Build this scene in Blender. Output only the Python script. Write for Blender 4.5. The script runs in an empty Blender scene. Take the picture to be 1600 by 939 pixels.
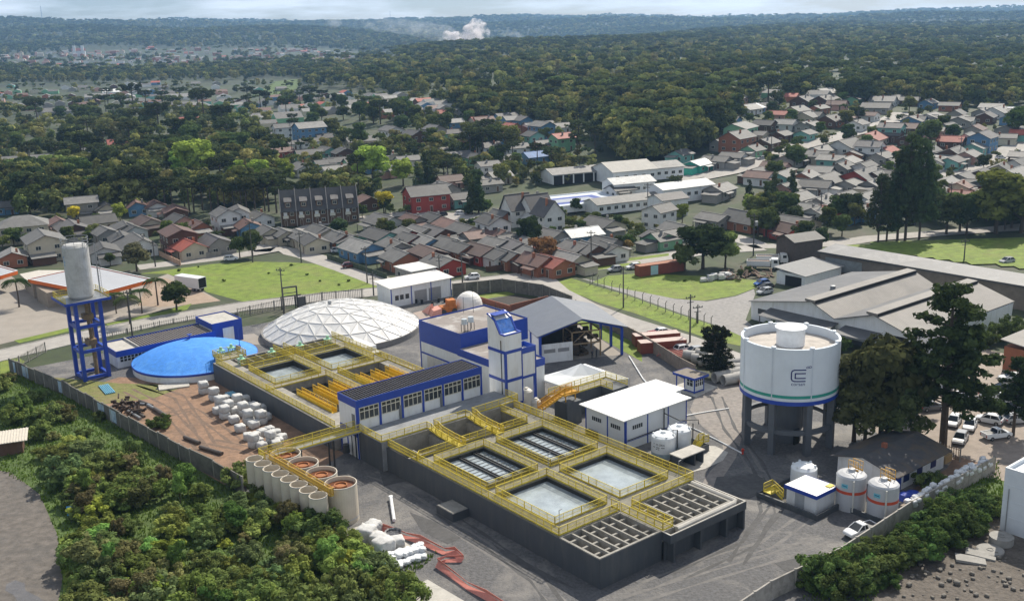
import bpy, math, random
import numpy as np
from mathutils import Vector, Matrix
R = math.radians
SC = bpy.context.scene
COL = SC.collection
# ------------------------------------------------------------------ camera, light, exposure
F_PX, W_PX, H_PX, CAM_H = 1635.5, 1600.0, 939.0, 60.0
PITCH, ROLL = R(14.609), R(-1.726)
fw = np.array([0, math.cos(PITCH), -math.sin(PITCH)])
u0 = np.array([0, math.sin(PITCH), math.cos(PITCH)])
r0 = np.array([1.0, 0, 0])
rx = r0*math.cos(ROLL) + u0*math.sin(ROLL)
up = -r0*math.sin(ROLL) + u0*math.cos(ROLL)
cd = bpy.data.cameras.new('camera'); cam = bpy.data.objects.new('camera', cd); COL.objects.link(cam)
cd.sensor_width = 36.0; cd.lens = 36.0*F_PX/W_PX; cd.clip_start = 1.0; cd.clip_end = 40000.0
mw = Matrix.Identity(4)
for i in range(3):
    mw[i][0], mw[i][1], mw[i][2] = rx[i], up[i], -fw[i]
mw[2][3] = CAM_H
cam.matrix_world = mw; SC.camera = cam
SUN_AZ, SUN_EL = R(29), R(46)
sd = bpy.data.lights.new('sun', 'SUN'); sun = bpy.data.objects.new('sun', sd); COL.objects.link(sun)
sd.energy = 5.0; sd.angle = R(0.55); sd.color = (1.0, 0.92, 0.79)
to_sun = Vector((math.sin(SUN_AZ)*math.cos(SUN_EL), math.cos(SUN_AZ)*math.cos(SUN_EL), math.sin(SUN_EL)))
sun.rotation_euler = to_sun.to_track_quat('Z', 'Y').to_euler()
wd = bpy.data.worlds.new('World'); SC.world = wd; wd.use_nodes = True
nt = wd.node_tree; nt.nodes.clear()
def N(nt, t, **k):
    n = nt.nodes.new(t)
    for a, v in k.items(): setattr(n, a, v)
    return n
sky = N(nt, 'ShaderNodeTexSky', sky_type='NISHITA', sun_disc=False, sun_elevation=SUN_EL, sun_rotation=SUN_AZ, altitude=800, air_density=1.0, dust_density=1.2, ozone_density=1.6)
tc = N(nt, 'ShaderNodeTexCoord'); mp = N(nt, 'ShaderNodeMapping'); mp.inputs['Scale'].default_value = (1.0, 1.0, 7.0); mp.inputs['Location'].default_value = (0.3, 0.1, 0.0)
ns = N(nt, 'ShaderNodeTexNoise'); ns.inputs['Scale'].default_value = 4.2; ns.inputs['Detail'].default_value = 8; ns.inputs['Roughness'].default_value = 0.55
rp = N(nt, 'ShaderNodeValToRGB'); rp.color_ramp.elements[0].position = 0.47; rp.color_ramp.elements[1].position = 0.60
mx = N(nt, 'ShaderNodeMix', data_type='RGBA'); mx.inputs[7].default_value = (14.5, 14.7, 14.9, 1)
bg = N(nt, 'ShaderNodeBackground'); bg.inputs[1].default_value = 0.072
ow = N(nt, 'ShaderNodeOutputWorld'); L = nt.links.new
L(tc.outputs['Generated'], mp.inputs['Vector']); L(mp.outputs[0], ns.inputs['Vector']); L(ns.outputs[0], rp.inputs[0]); L(rp.outputs[0], mx.inputs[0])
L(sky.outputs[0], mx.inputs[6]); L(mx.outputs[2], bg.inputs[0]); L(bg.outputs[0], ow.inputs[0])
vs = SC.view_settings; vs.view_transform = 'Standard'; vs.look = 'None'; vs.exposure = 0.24; vs.gamma = 1.0; vs.use_curve_mapping = False
cy = SC.cycles
cy.max_bounces = 5; cy.diffuse_bounces = 2; cy.glossy_bounces = 2; cy.transmission_bounces = 3; cy.transparent_max_bounces = 12; cy.volume_bounces = 2
cy.use_denoising = True; cy.sample_clamp_indirect = 4.0; cy.volume_step_rate = 4.0; cy.volume_max_steps = 64
try: cy.denoiser = 'OPENIMAGEDENOISE'
except Exception: pass
random.seed(7); RNG = np.random.default_rng(11)
# ------------------------------------------------------------------ terrain and picture-to-ground helpers
TD = np.array([0, 325, 400, 490, 650, 900, 1300, 1800, 2600, 3600, 4800, 6200, 7600], float)
TS = np.array([-.5, -.25, 0, .25, .5])
TZ = np.array([[0, 0, 0, 0, 2, 4, 8, 12, 18, 64, 112, 132, 142],
               [0, 0, 2, 4, 6, 7, 8, 10, 18, 54, 96, 108, 118],
               [0, 0, 4, 10, 18, 20, 23, 27, 2, 8, 44, 74, 80],
               [0, 0, 5, 12, 18, 18, 20, 24, 28, 34, 44, 54, 58],
               [0, 0, 5, 12, 15, 13, 12, 12, 14, 20, 28, 32, 36]], float)
def T(x, y):
    x = np.asarray(x, float); y = np.asarray(y, float)
    d = np.hypot(x, np.maximum(y, 1)); s = np.clip(x/np.maximum(y, 1), -.5, .5)
    i = np.clip(np.searchsorted(TD, d)-1, 0, len(TD)-2); t = np.clip((d-TD[i])/(TD[i+1]-TD[i]), 0, 1)
    j = np.clip(np.searchsorted(TS, s)-1, 0, 3); u = np.clip((s-TS[j])/(TS[j+1]-TS[j]), 0, 1); u = u*u*(3-2*u)
    za = TZ[j, i]*(1-t)+TZ[j, i+1]*t; zb = TZ[j+1, i]*(1-t)+TZ[j+1, i+1]*t
    a = np.clip((d-1300)/2500, 0, 1)
    z = za*(1-u)+zb*u + a*((14+14*np.clip((d-2600)/2200, 0, 1))*np.sin(x/420+1.3*np.sin(y/520))*np.cos(y/380+.7) + 8*np.sin(x/150+2)*np.sin(y/210))
    return z
def ray(px, py): return fw*F_PX + rx*(px-W_PX/2) - up*(py-H_PX/2)
_ts = np.concatenate([np.linspace(60, 900, 600), np.geomspace(902, 9000, 500)])
def at(px, py, dz=0.0):
    d = ray(px, py); d = d/np.linalg.norm(d)
    P = d[None, :]*_ts[:, None]; zz = P[:, 2]+CAM_H-T(P[:, 0], P[:, 1])-dz
    k = np.argmax(zz < 0)
    if zz[k] >= 0: k = len(_ts)-1
    if k == 0: t = _ts[0]
    else: t = _ts[k-1]+(_ts[k]-_ts[k-1])*zz[k-1]/(zz[k-1]-zz[k]+1e-9)
    p = d*t; return Vector((p[0], p[1], p[2]+CAM_H))
def project(P):
    d = np.asarray(P, float)-np.array([0, 0, CAM_H]); k = d@fw
    return W_PX/2+F_PX*(d@rx)/k, H_PX/2-F_PX*(d@up)/k
PA = R(38.458); PO = Vector((8.7146, 103.2825, 0))          # plant axes: p to the far right, q to the far left
cP, sP = math.cos(PA), math.sin(PA)
def pw(p, q, z=0.0): return Vector((PO.x+p*cP-q*sP, PO.y+p*sP+q*cP, z))
def wp(v): dx, dy = v[0]-PO.x, v[1]-PO.y; return (dx*cP+dy*sP, -dx*sP+dy*cP)
# ------------------------------------------------------------------ materials
MATS = {}
def M(name, col, rough=.85, metal=0.0, var=.12, scale=1.2, dirt=0.0, dirtcol=(.12, .10, .08), dscale=.25, bump=0.0, bscale=None, objcol=False, rnd=0.0, spec=None, world=False, stretch=None, wave=None):
    if name in MATS: return MATS[name]
    m = bpy.data.materials.new(name); m.use_nodes = True; nt = m.node_tree; L = nt.links.new
    b = nt.nodes['Principled BSDF']; b.inputs['Roughness'].default_value = rough; b.inputs['Metallic'].default_value = metal
    if spec is not None: b.inputs['Specular IOR Level'].default_value = spec
    if world: vec = N(nt, 'ShaderNodeNewGeometry').outputs['Position']
    else: vec = N(nt, 'ShaderNodeTexCoord').outputs['Object']
    if stretch:
        mpn = N(nt, 'ShaderNodeMapping'); mpn.inputs['Scale'].default_value = stretch; L(vec, mpn.inputs[0]); vec = mpn.outputs[0]
    n1 = N(nt, 'ShaderNodeTexNoise'); n1.inputs['Scale'].default_value = scale; n1.inputs['Detail'].default_value = 6; n1.inputs['Roughness'].default_value = .65; L(vec, n1.inputs['Vector'])
    mr = N(nt, 'ShaderNodeMapRange'); mr.inputs[1].default_value = .25; mr.inputs[2].default_value = .75; mr.inputs[3].default_value = 1-var; mr.inputs[4].default_value = 1+var; L(n1.outputs[0], mr.inputs[0])
    if objcol:
        oi = N(nt, 'ShaderNodeObjectInfo'); base = oi.outputs['Color']
    else:
        rgb = N(nt, 'ShaderNodeRGB'); rgb.outputs[0].default_value = (*col, 1); base = rgb.outputs[0]
    fac = mr.outputs[0]
    if rnd:
        oi2 = N(nt, 'ShaderNodeObjectInfo'); m2 = N(nt, 'ShaderNodeMapRange'); m2.inputs[3].default_value = 1-rnd; m2.inputs[4].default_value = 1+rnd; L(oi2.outputs['Random'], m2.inputs[0])
        mm = N(nt, 'ShaderNodeMath', operation='MULTIPLY'); L(fac, mm.inputs[0]); L(m2.outputs[0], mm.inputs[1]); fac = mm.outputs[0]
    if wave:
        wv = N(nt, 'ShaderNodeTexWave', bands_direction=wave[0]); wv.inputs['Scale'].default_value = wave[1]; wv.inputs['Distortion'].default_value = .0; L(vec, wv.inputs['Vector'])
        m3 = N(nt, 'ShaderNodeMapRange'); m3.inputs[3].default_value = 1-wave[2]; m3.inputs[4].default_value = 1.0; L(wv.outputs['Fac'], m3.inputs[0])
        mm = N(nt, 'ShaderNodeMath', operation='MULTIPLY'); L(fac, mm.inputs[0]); L(m3.outputs[0], mm.inputs[1]); fac = mm.outputs[0]
    vm = N(nt, 'ShaderNodeVectorMath', operation='SCALE'); L(base, vm.inputs[0]); L(fac, vm.inputs['Scale']); out = vm.outputs[0]
    if dirt:
        n2 = N(nt, 'ShaderNodeTexNoise'); n2.inputs['Scale'].default_value = dscale; n2.inputs['Detail'].default_value = 7; n2.inputs['Roughness'].default_value = .7; n2.inputs['Distortion'].default_value = .6; L(vec, n2.inputs['Vector'])
        r2 = N(nt, 'ShaderNodeMapRange'); r2.inputs[1].default_value = .48; r2.inputs[2].default_value = .68; r2.inputs[4].default_value = dirt; L(n2.outputs[0], r2.inputs[0])
        mxn = N(nt, 'ShaderNodeMix', data_type='RGBA'); L(r2.outputs[0], mxn.inputs[0]); L(out, mxn.inputs[6]); mxn.inputs[7].default_value = (*dirtcol, 1); out = mxn.outputs[2]
    L(out, b.inputs['Base Color'])
    if bump:
        n3 = N(nt, 'ShaderNodeTexNoise'); n3.inputs['Scale'].default_value = bscale or scale*3; n3.inputs['Detail'].default_value = 5; L(vec, n3.inputs['Vector'])
        bn = N(nt, 'ShaderNodeBump'); bn.inputs['Strength'].default_value = 1.0; bn.inputs['Distance'].default_value = bump; L(n3.outputs[0], bn.inputs['Height']); L(bn.outputs[0], b.inputs['Normal'])
    MATS[name] = m; return m
def leaf_mat(name, scale=.9):
    m = bpy.data.materials.new(name); m.use_nodes = True; nt = m.node_tree; nt.nodes.clear(); L = nt.links.new
    oi = N(nt, 'ShaderNodeObjectInfo'); tcn = N(nt, 'ShaderNodeTexCoord'); n1 = N(nt, 'ShaderNodeTexNoise'); n1.inputs['Scale'].default_value = scale; n1.inputs['Detail'].default_value = 4
    L(tcn.outputs['Object'], n1.inputs[0]); hs = N(nt, 'ShaderNodeHueSaturation'); L(oi.outputs['Color'], hs.inputs['Color'])
    mr = N(nt, 'ShaderNodeMapRange'); mr.inputs[1].default_value = .25; mr.inputs[2].default_value = .75; mr.inputs[3].default_value = .5; mr.inputs[4].default_value = 1.7; L(n1.outputs[0], mr.inputs[0]); m5 = N(nt, 'ShaderNodeMapRange'); m5.inputs[3].default_value = .68; m5.inputs[4].default_value = 1.4; m6 = N(nt, 'ShaderNodeMath', operation='MULTIPLY'); wn = N(nt, 'ShaderNodeTexWhiteNoise', noise_dimensions='1D'); L(oi.outputs['Random'], wn.inputs['W']); L(wn.outputs['Value'], m5.inputs[0]); L(mr.outputs[0], m6.inputs[0]); L(m5.outputs[0], m6.inputs[1]); L(m6.outputs[0], hs.inputs['Value'])
    m2 = N(nt, 'ShaderNodeMapRange'); m2.inputs[3].default_value = .475; m2.inputs[4].default_value = .525; L(oi.outputs['Random'], m2.inputs[0]); L(m2.outputs[0], hs.inputs['Hue'])
    d = N(nt, 'ShaderNodeBsdfDiffuse'); t = N(nt, 'ShaderNodeBsdfTranslucent'); mxs = N(nt, 'ShaderNodeMixShader'); mxs.inputs[0].default_value = .28; o = N(nt, 'ShaderNodeOutputMaterial')
    L(hs.outputs[0], d.inputs[0]); L(hs.outputs[0], t.inputs[0]); L(d.outputs[0], mxs.inputs[1]); L(t.outputs[0], mxs.inputs[2]); L(mxs.outputs[0], o.inputs[0])
    MATS[name] = m; return m
LEAF = leaf_mat('leaf'); BARK = M('bark', (.075, .055, .04), var=.3, scale=3)
GREY = M('dark_grey_paint', (.062, .070, .080), rough=.6, var=.14, scale=.9, dirt=.5, dirtcol=(.115, .115, .112), dscale=.8, stretch=(1, 1, .18))
CONC = M('concrete', (.29, .275, .245), var=.22, scale=1.5, dirt=.55, dirtcol=(.12, .115, .10), dscale=.5)
CONCD = M('wet_concrete', (.09, .085, .075), var=.3, scale=1, dirt=.5, dirtcol=(.03, .03, .025), dscale=.5)
SLAB = M('pale_slab', (.46, .44, .40), var=.15, scale=1.2, dirt=.4, dirtcol=(.2, .19, .17), dscale=.6)
WHITE = M('white_paint', (.75, .77, .78), rough=.5, var=.05, scale=.8, dirt=.42, dirtcol=(.50, .48, .43), dscale=.9, stretch=(1, 1, .22))
WROOF = M('white_sheet_roof', (.82, .82, .80), rough=.45, var=.04, scale=.5, dirt=.15, dirtcol=(.5, .48, .44), dscale=.2)
BLUE = M('blue_paint', (.010, .052, .36), rough=.45, var=.12, scale=.8, dirt=.15, dirtcol=(.03, .08, .3), dscale=.4)
YEL = M('yellow_paint', (.66, .53, .05), rough=.55, var=.22, scale=1.1, dirt=.5, dirtcol=(.40, .30, .07), dscale=.9)
ORAY = M('amber_paint', (.62, .33, .02), rough=.5, var=.12, scale=2)
DARK = M('dark_metal', (.035, .037, .04), rough=.5, var=.2)
STEEL = M('grey_steel', (.30, .31, .32), rough=.45, metal=.4, var=.1)
GLASS = M('window_glass', (.035, .042, .05), rough=.12, var=.3, scale=.7)
FRAME = M('pale_frame', (.60, .58, .50), rough=.5, var=.05)
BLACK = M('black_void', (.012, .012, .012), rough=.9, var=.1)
ASPH = M('weathered_asphalt', (.345, .325, .30), var=.16, scale=.5, dirt=.45, dirtcol=(.21, .20, .185), dscale=.12, bump=.01, bscale=6, world=True)
GRAVEL = M('gravel', (.098, .097, .100), var=.5, scale=2.4, dirt=.9, dirtcol=(.25, .235, .215), dscale=.10, bump=.12, bscale=4, world=True)
DIRT = M('brown_dirt', (.235, .142, .088), var=.5, scale=.6, dirt=.6, dirtcol=(.15, .105, .075), dscale=.16, bump=.08, bscale=2, world=True)
PAVE = M('pale_paving', (.29, .26, .225), var=.14, scale=.3, dirt=.5, dirtcol=(.3, .26, .22), dscale=.1, world=True)
GRASS = M('lawn', (.135, .195, .014), var=.5, scale=.45, dirt=.6, dirtcol=(.19, .195, .045), dscale=.09, bump=.12, bscale=3, world=True)
GRASSD = M('rough_grass', (.062, .105, .018), var=.5, scale=.5, dirt=.6, dirtcol=(.105, .150, .025), dscale=.16, bump=.2, bscale=2, world=True)
RUBBLE = M('rubble_ground', (.095, .080, .066), var=.6, scale=1.8, dirt=.55, dirtcol=(.20, .175, .15), dscale=.22, bump=.2, bscale=2.2, world=True)
def water(name, col, rough=.06):
    m = M(name, col, rough=rough, var=.35, scale=.45, spec=.9)
    nt = m.node_tree; b = nt.nodes['Principled BSDF']; b.inputs['IOR'].default_value = 1.5
    n = N(nt, 'ShaderNodeTexNoise'); n.inputs['Scale'].default_value = 2.6; n.inputs['Detail'].default_value = 4; g = N(nt, 'ShaderNodeTexCoord'); nt.links.new(g.outputs['Object'], n.inputs[0])
    bn = N(nt, 'ShaderNodeBump'); bn.inputs['Distance'].default_value = .03; nt.links.new(n.outputs[0], bn.inputs['Height']); nt.links.new(bn.outputs[0], b.inputs['Normal']); return m
WATER = water('basin_water', (.33, .38, .41))
# ------------------------------------------------------------------ mesh helpers
class MB:
    def __init__(s): s.v, s.f, s.m = [], [], []
    def add(s, vs, fs, mi=0):
        o = len(s.v); s.v += [tuple(v) for v in vs]
        for f in fs: s.f.append([o+i for i in f]); s.m.append(mi)
        return s
    def box(s, x0, x1, y0, y1, z0, z1, mi=0):
        return s.hexa([(x0, y0, z0), (x1, y0, z0), (x1, y1, z0), (x0, y1, z0), (x0, y0, z1), (x1, y0, z1), (x1, y1, z1), (x0, y1, z1)], mi)
    def hexa(s, p, mi=0): return s.add(p, [(3, 2, 1, 0), (4, 5, 6, 7), (0, 1, 5, 4), (1, 2, 6, 5), (2, 3, 7, 6), (3, 0, 4, 7)], mi)
    def quad(s, a, b, c, d, mi=0): return s.add([a, b, c, d], [(0, 1, 2, 3)], mi)
    def bar(s, a, b, w=.06, h=None, mi=0):
        a, b = Vector(a), Vector(b); d = b-a
        if d.length < 1e-6: return s
        h = w if h is None else h
        d.normalize(); u = Vector((0, 0, 1)) if abs(d.z) < .95 else Vector((1, 0, 0)); sd_ = d.cross(u).normalized()*w/2; u2 = sd_.cross(d).normalized()*h/2
        p = [a-sd_-u2, a+sd_-u2, a+sd_+u2, a-sd_+u2, b-sd_-u2, b+sd_-u2, b+sd_+u2, b-sd_+u2]
        return s.add(p, [(0, 1, 2, 3), (7, 6, 5, 4), (1, 0, 4, 5), (2, 1, 5, 6), (3, 2, 6, 7), (0, 3, 7, 4)], mi)
    def prism(s, poly, z0, z1, mi=0):
        n = len(poly); A = sum(poly[i][0]*poly[(i+1) % n][1]-poly[(i+1) % n][0]*poly[i][1] for i in range(n))
        if A < 0: poly = poly[::-1]
        vs = [(x, y, z0) for x, y in poly]+[(x, y, z1) for x, y in poly]
        return s.add(vs, [tuple(range(n-1, -1, -1)), tuple(range(n, 2*n))]+[(i, (i+1) % n, n+(i+1) % n, n+i) for i in range(n)], mi)
    def tube(s, path, r, n=8, mi=0, cap=True):
        path = [Vector(p) for p in path]; rs = r if isinstance(r, (list, tuple)) else [r]*len(path); rings = []
        for i, p in enumerate(path):
            d = (path[min(i+1, len(path)-1)]-path[max(i-1, 0)]).normalized(); u = Vector((0, 0, 1)) if abs(d.z) < .9 else Vector((1, 0, 0))
            a = d.cross(u).normalized(); b = a.cross(d).normalized()
            rings.append([p+(a*math.cos(2*math.pi*k/n)+b*math.sin(2*math.pi*k/n))*rs[i] for k in range(n)])
        vs = [v for rg in rings for v in rg]; fs = []
        for i in range(len(path)-1):
            for k in range(n): fs.append((i*n+k, (i+1)*n+k, (i+1)*n+(k+1) % n, i*n+(k+1) % n))
        if cap: fs += [tuple(range(n)), tuple(range(len(vs)-1, len(vs)-1-n, -1))]
        return s.add(vs, fs, mi)
    def lathe(s, prof, n=32, c=(0, 0), mi=0, a0=0.0, a1=2*math.pi):
        full = abs(a1-a0-2*math.pi) < 1e-6; m = n if full else n+1; vs = []
        for r, z in prof:
            for k in range(m):
                a = a0+(a1-a0)*k/n; vs.append((c[0]+r*math.cos(a), c[1]+r*math.sin(a), z))
        fs = []
        for i in range(len(prof)-1):
            for k in range(n): k2 = (k+1) % m; fs.append((i*m+k, i*m+k2, (i+1)*m+k2, (i+1)*m+k))
        return s.add(vs, fs, mi)
    def build(s, name, mats, parent=None, smooth=False, off=None, label=None, kind=None):
        mats = mats if isinstance(mats, (list, tuple)) else [mats]
        me = bpy.data.meshes.new(name)
        if off is None: off = OFF.get(parent.name, (0, 0, 0)) if parent else (0, 0, 0)
        ox, oy, oz = off
        me.from_pydata([(x-ox, y-oy, z-oz) for x, y, z in s.v], [], s.f)
        for mm in mats: me.materials.append(mm)
        me.polygons.foreach_set('material_index', s.m)
        if smooth: me.polygons.foreach_set('use_smooth', [True]*len(s.f))
        me.update(); return link(name, me, parent, label, kind)
OFF = {}
def link(name, me, parent=None, label=None, kind=None):
    o = bpy.data.objects.new(name, me); COL.objects.link(o)
    if parent: o.parent = parent
    if label: o['label'] = label
    if kind: o['kind'] = kind
    return o
def tag(o, label, cat, group=None, kind=None):
    o['label'] = label; o['category'] = cat
    if group: o['group'] = group
    if kind: o['kind'] = kind
    return o
def thing(name, label, cat, loc=(0, 0, 0), rz=0.0, group=None, off=None):
    o = bpy.data.objects.new(name, None); COL.objects.link(o); o.location = loc; o.rotation_euler = (0, 0, rz); o.empty_display_size = .5
    OFF[o.name] = off or (0, 0, 0); return tag(o, label, cat, group)
def pthing(name, label, cat, p, q, z=0.0, group=None): return thing(name, label, cat, pw(p, q, z), PA, group, off=(p, q, z))
def psolo(mb, name, mats, label, cat, p, q, z=0.0, group=None, smooth=False, kind=None):
    o = mb.build(name, mats, None, smooth, off=(p, q, z)); o.location = pw(p, q, z); o.rotation_euler = (0, 0, PA)
    return tag(o, label, cat, group, kind) if label else o
def dup(o, parent=None, loc=None, rz=None, sc=None, label=None, group=None, col=None):
    c = o.copy(); COL.objects.link(c)
    if parent: c.parent = parent
    if loc is not None: c.location = loc
    if rz is not None: c.rotation_euler = (c.rotation_euler[0], c.rotation_euler[1], rz)
    if sc is not None: c.scale = sc if isinstance(sc, (tuple, list, Vector)) else (sc, sc, sc)
    if label: c['label'] = label
    if group: c['group'] = group
    for ch in o.children:
        k = dup(ch, c)
        if col is not None and ch.get('tint'): k.color = (*col, 1)
    return c
def struct(mb, name, mats, smooth=False):
    o = mb.build(name, mats, None, smooth); o['kind'] = 'structure'; return o
# ------------------------------------------------------------------ ground
def terrain():
    az = np.linspace(R(-62), R(62), 190); ds = np.concatenate([[20], np.linspace(50, 320, 12), np.arange(325, 1000, 12), np.geomspace(1010, 7600, 95)])
    A, D = np.meshgrid(az, ds); X, Y = D*np.sin(A), D*np.cos(A); Z = T(X, Y)
    n, m = X.shape; V = np.stack([X, Y, Z], -1).reshape(-1, 3).tolist()
    mb = MB(); mb.v = V
    for i in range(n-1):
        for j in range(m-1): a = i*m+j; mb.f.append((a, a+1, a+m+1, a+m)); mb.m.append(0)
    mt = M('terrain_ground', (.036, .052, .016), var=.5, scale=.12, dirt=.75, dirtcol=(.098, .085, .066), dscale=.05, world=True)
    o = struct(mb, 'terrain', mt, True)
    nt = mt.node_tree; b = nt.nodes['Principled BSDF']; src = b.inputs['Base Color'].links[0].from_socket
    g = N(nt, 'ShaderNodeNewGeometry'); ln = N(nt, 'ShaderNodeVectorMath', operation='LENGTH'); nt.links.new(g.outputs['Position'], ln.inputs[0])
    r = N(nt, 'ShaderNodeMapRange'); r.inputs[1].default_value = 800; r.inputs[2].default_value = 1100; nt.links.new(ln.outputs['Value'], r.inputs[0])
    n2 = N(nt, 'ShaderNodeTexNoise'); n2.inputs['Scale'].default_value = .012; n2.inputs['Detail'].default_value = 9; n2.inputs['Roughness'].default_value = .75; nt.links.new(g.outputs['Position'], n2.inputs[0])
    cr = N(nt, 'ShaderNodeValToRGB'); cr.color_ramp.elements[0].color = (.010, .018, .008, 1); cr.color_ramp.elements[1].color = (.055, .075, .025, 1); cr.color_ramp.elements[0].position = .35; cr.color_ramp.elements[1].position = .7; nt.links.new(n2.outputs[0], cr.inputs[0])
    m2 = N(nt, 'ShaderNodeMix', data_type='RGBA'); nt.links.new(r.outputs[0], m2.inputs[0]); nt.links.new(src, m2.inputs[6]); nt.links.new(cr.outputs[0], m2.inputs[7]); nt.links.new(m2.outputs[2], b.inputs['Base Color'])
    return o
terrain()
def inside(x, y, poly):
    c = False; n = len(poly); j = n-1
    for i in range(n):
        xi, yi = poly[i][0], poly[i][1]; xj, yj = poly[j][0], poly[j][1]
        if (yi > y) != (yj > y) and x < (xj-xi)*(y-yi)/(yj-yi)+xi: c = not c
        j = i
    return c
def sheet(name, px, z, mat, drape=None):
    P = [at(*p) for p in px]; mb = MB()
    if drape is None: mb.add([(p.x, p.y, z) for p in P], [tuple(range(len(P)))])
    else:
        poly = [(p.x, p.y) for p in P]; xs = [p[0] for p in poly]; ys = [p[1] for p in poly]; st = drape; idx = {}
        nx = int((max(xs)-min(xs))/st)+2; ny = int((max(ys)-min(ys))/st)+2
        def vid(i, j):
            if (i, j) not in idx:
                x, y = min(xs)+i*st, min(ys)+j*st; idx[(i, j)] = len(mb.v); mb.v.append((x, y, float(T(x, y))+z))
            return idx[(i, j)]
        for i in range(nx):
            for j in range(ny):
                if inside(min(xs)+(i+.5)*st, min(ys)+(j+.5)*st, poly): mb.f.append([vid(i, j), vid(i+1, j), vid(i+1, j+1), vid(i, j+1)]); mb.m.append(0)
    o = struct(mb, name, mat)
    if mb.f and o.data.polygons[0].normal.z < 0: o.data.flip_normals()
    return o
def resample(P, st):
    out = [P[0]]
    for a, b in zip(P, P[1:]):
        n = max(1, int((b-a).length/st)); out += [a.lerp(b, k/n) for k in range(1, n+1)]
    return out
def road(name, px, w, z=.03, mat=ASPH, kerb=False):
    P = resample([at(*p) for p in px], 5); mb, kb = MB(), MB(); Lf, Rt = [], []
    for i, p in enumerate(P):
        d = (P[min(i+1, len(P)-1)]-P[max(i-1, 0)]); d.z = 0; d.normalize(); nrm = Vector((-d.y, d.x, 0))
        zo = z + (.25 if p.length > 300 else 0)
        for s, lst in ((1, Lf), (-1, Rt)):
            q = p+nrm*s*w/2; lst.append(Vector((q.x, q.y, float(T(q.x, q.y))+zo)))
    n = len(P); mb.add(Lf+Rt, [(i, n+i, n+i+1, i+1) for i in range(n-1)]); o = struct(mb, name, mat)
    if kerb:
        for lst in (Lf, Rt):
            for a, b in zip(lst, lst[1:]): kb.bar(a+Vector((0, 0, .04)), b+Vector((0, 0, .04)), .16, .16)
        struct(kb, 'kerb', SLAB)
    return o
# main sheets, picture polygons laid on the ground
def psheet(name, pts, z, mat):
    mb = MB(); mb.add([tuple(pw(p, q, z)) for p, q in pts], [tuple(range(len(pts)))]); o = struct(mb, name, mat)
    if o.data.polygons[0].normal.z < 0: o.data.flip_normals()
    return o
psheet('yard_gravel', [(-18.8, 50), (-17, 34), (-18.5, 20), (-22, -20), (10, -40), (24, -14.7), (40, -13.2), (62, -13.2), (75, 5), (61, 40), (68, 60), (76, 88), (72, 116), (40, 126), (14, 129), (-28, 131), (-24.7, 109.9), (-22.6, 86.8), (-20.3, 64.1)], .012, GRAVEL)
psheet('bare_soil', [(-19.5, 55), (-14, 47), (-1.5, 53), (-2, 98), (2, 101), (-6, 103), (-14, 113), (-24, 110)], .02, DIRT)
psheet('dry_grass_patch', [(-27.4, 128), (-15, 109), (-10, 103.5), (-8, 99), (-13.5, 97), (-23.2, 101), (-24.5, 111)], .028, M('dry_grass', (.15, .16, .04), var=.4, scale=1.2, dirt=.6, dirtcol=(.24, .17, .1), dscale=.2, world=True, bump=.1, bscale=3))
sheet('access_lane', [(1078, 640), (1090, 612), (1135, 596), (1168, 598), (1168, 640), (1160, 680), (1150, 715), (1120, 760), (1085, 775), (1110, 735), (1132, 715), (1128, 690), (1096, 665)], .016, M('lane_gravel', (.235, .21, .19), var=.35, scale=1.5, dirt=.5, dirtcol=(.14, .135, .13), dscale=.14, world=True, bump=.04, bscale=4))
psheet('concrete_apron', [(46, 66), (61.5, 58.5), (70, 80), (54, 86)], .03, PAVE)
psheet('concrete_pad', [(11, 103), (24, 92.5), (28, 92), (28.5, 79), (24, 78), (23, 99)], .024, SLAB)
psheet('yard_concrete', [(44, 96), (46, 82), (60, 82), (66, 100), (64, 112), (50, 112)], .022, M('pink_concrete', (.36, .29, .25), var=.2, scale=.6, dirt=.5, dirtcol=(.2, .17, .15), dscale=.2, world=True))
psheet('gate_concrete', [(8, 126), (17, 122), (16, 112), (10, 118)], .026, PAVE)
psheet('wall_grass_strip', [(61, 53), (67.6, 59.6), (75.5, 87.5), (72.5, 88), (65.5, 68)], .03, GRASS)
psheet('house_yard', [(44, -13), (62, -13), (62, -7), (57, -8.5), (46, -9)], .03, DIRT)
psheet('parking_ground', [(58, -13), (62, -25), (110, -20), (112, 22), (84, 24), (62, 6), (58.5, -1)], .022, M('parking_dirt', (.29, .24, .20), var=.25, scale=.8, dirt=.5, dirtcol=(.19, .16, .13), dscale=.15, world=True, bump=.05, bscale=3))
sheet('verge_ground', [(0, 586), (20, 575), (110, 618), (200, 668), (330, 745), (430, 800), (560, 860), (700, 960), (700, 1040), (60, 1040), (96, 905), (88, 835), (60, 770), (20, 740), (0, 735)], .006, GRASSD)
sheet('track_gravel', [(-160, 735), (0, 735), (18, 738), (62, 772), (90, 836), (98, 905), (70, 1040), (-300, 1040)], .010, M('track', (.125, .11, .096), var=.5, scale=.9, dirt=.7, dirtcol=(.085, .08, .075), dscale=.15, bump=.05, bscale=4, world=True))
sheet('track_verge', [(92, 842), (100, 838), (122, 880), (118, 939), (120, 1000), (96, 1000), (99, 905)], .016, GRASS)
sheet('puddle_water', [(10, 912), (24, 906), (38, 911), (40, 922), (60, 932), (70, 941), (30, 945), (22, 930), (8, 922)], .018, water('puddle', (.13, .12, .11), .15))
sheet('rubble_ground', [(1240, 1040), (1390, 905), (1420, 880), (1480, 860), (1560, 800), (1700, 760), (1900, 900), (1700, 1040)], .014, RUBBLE)
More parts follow.
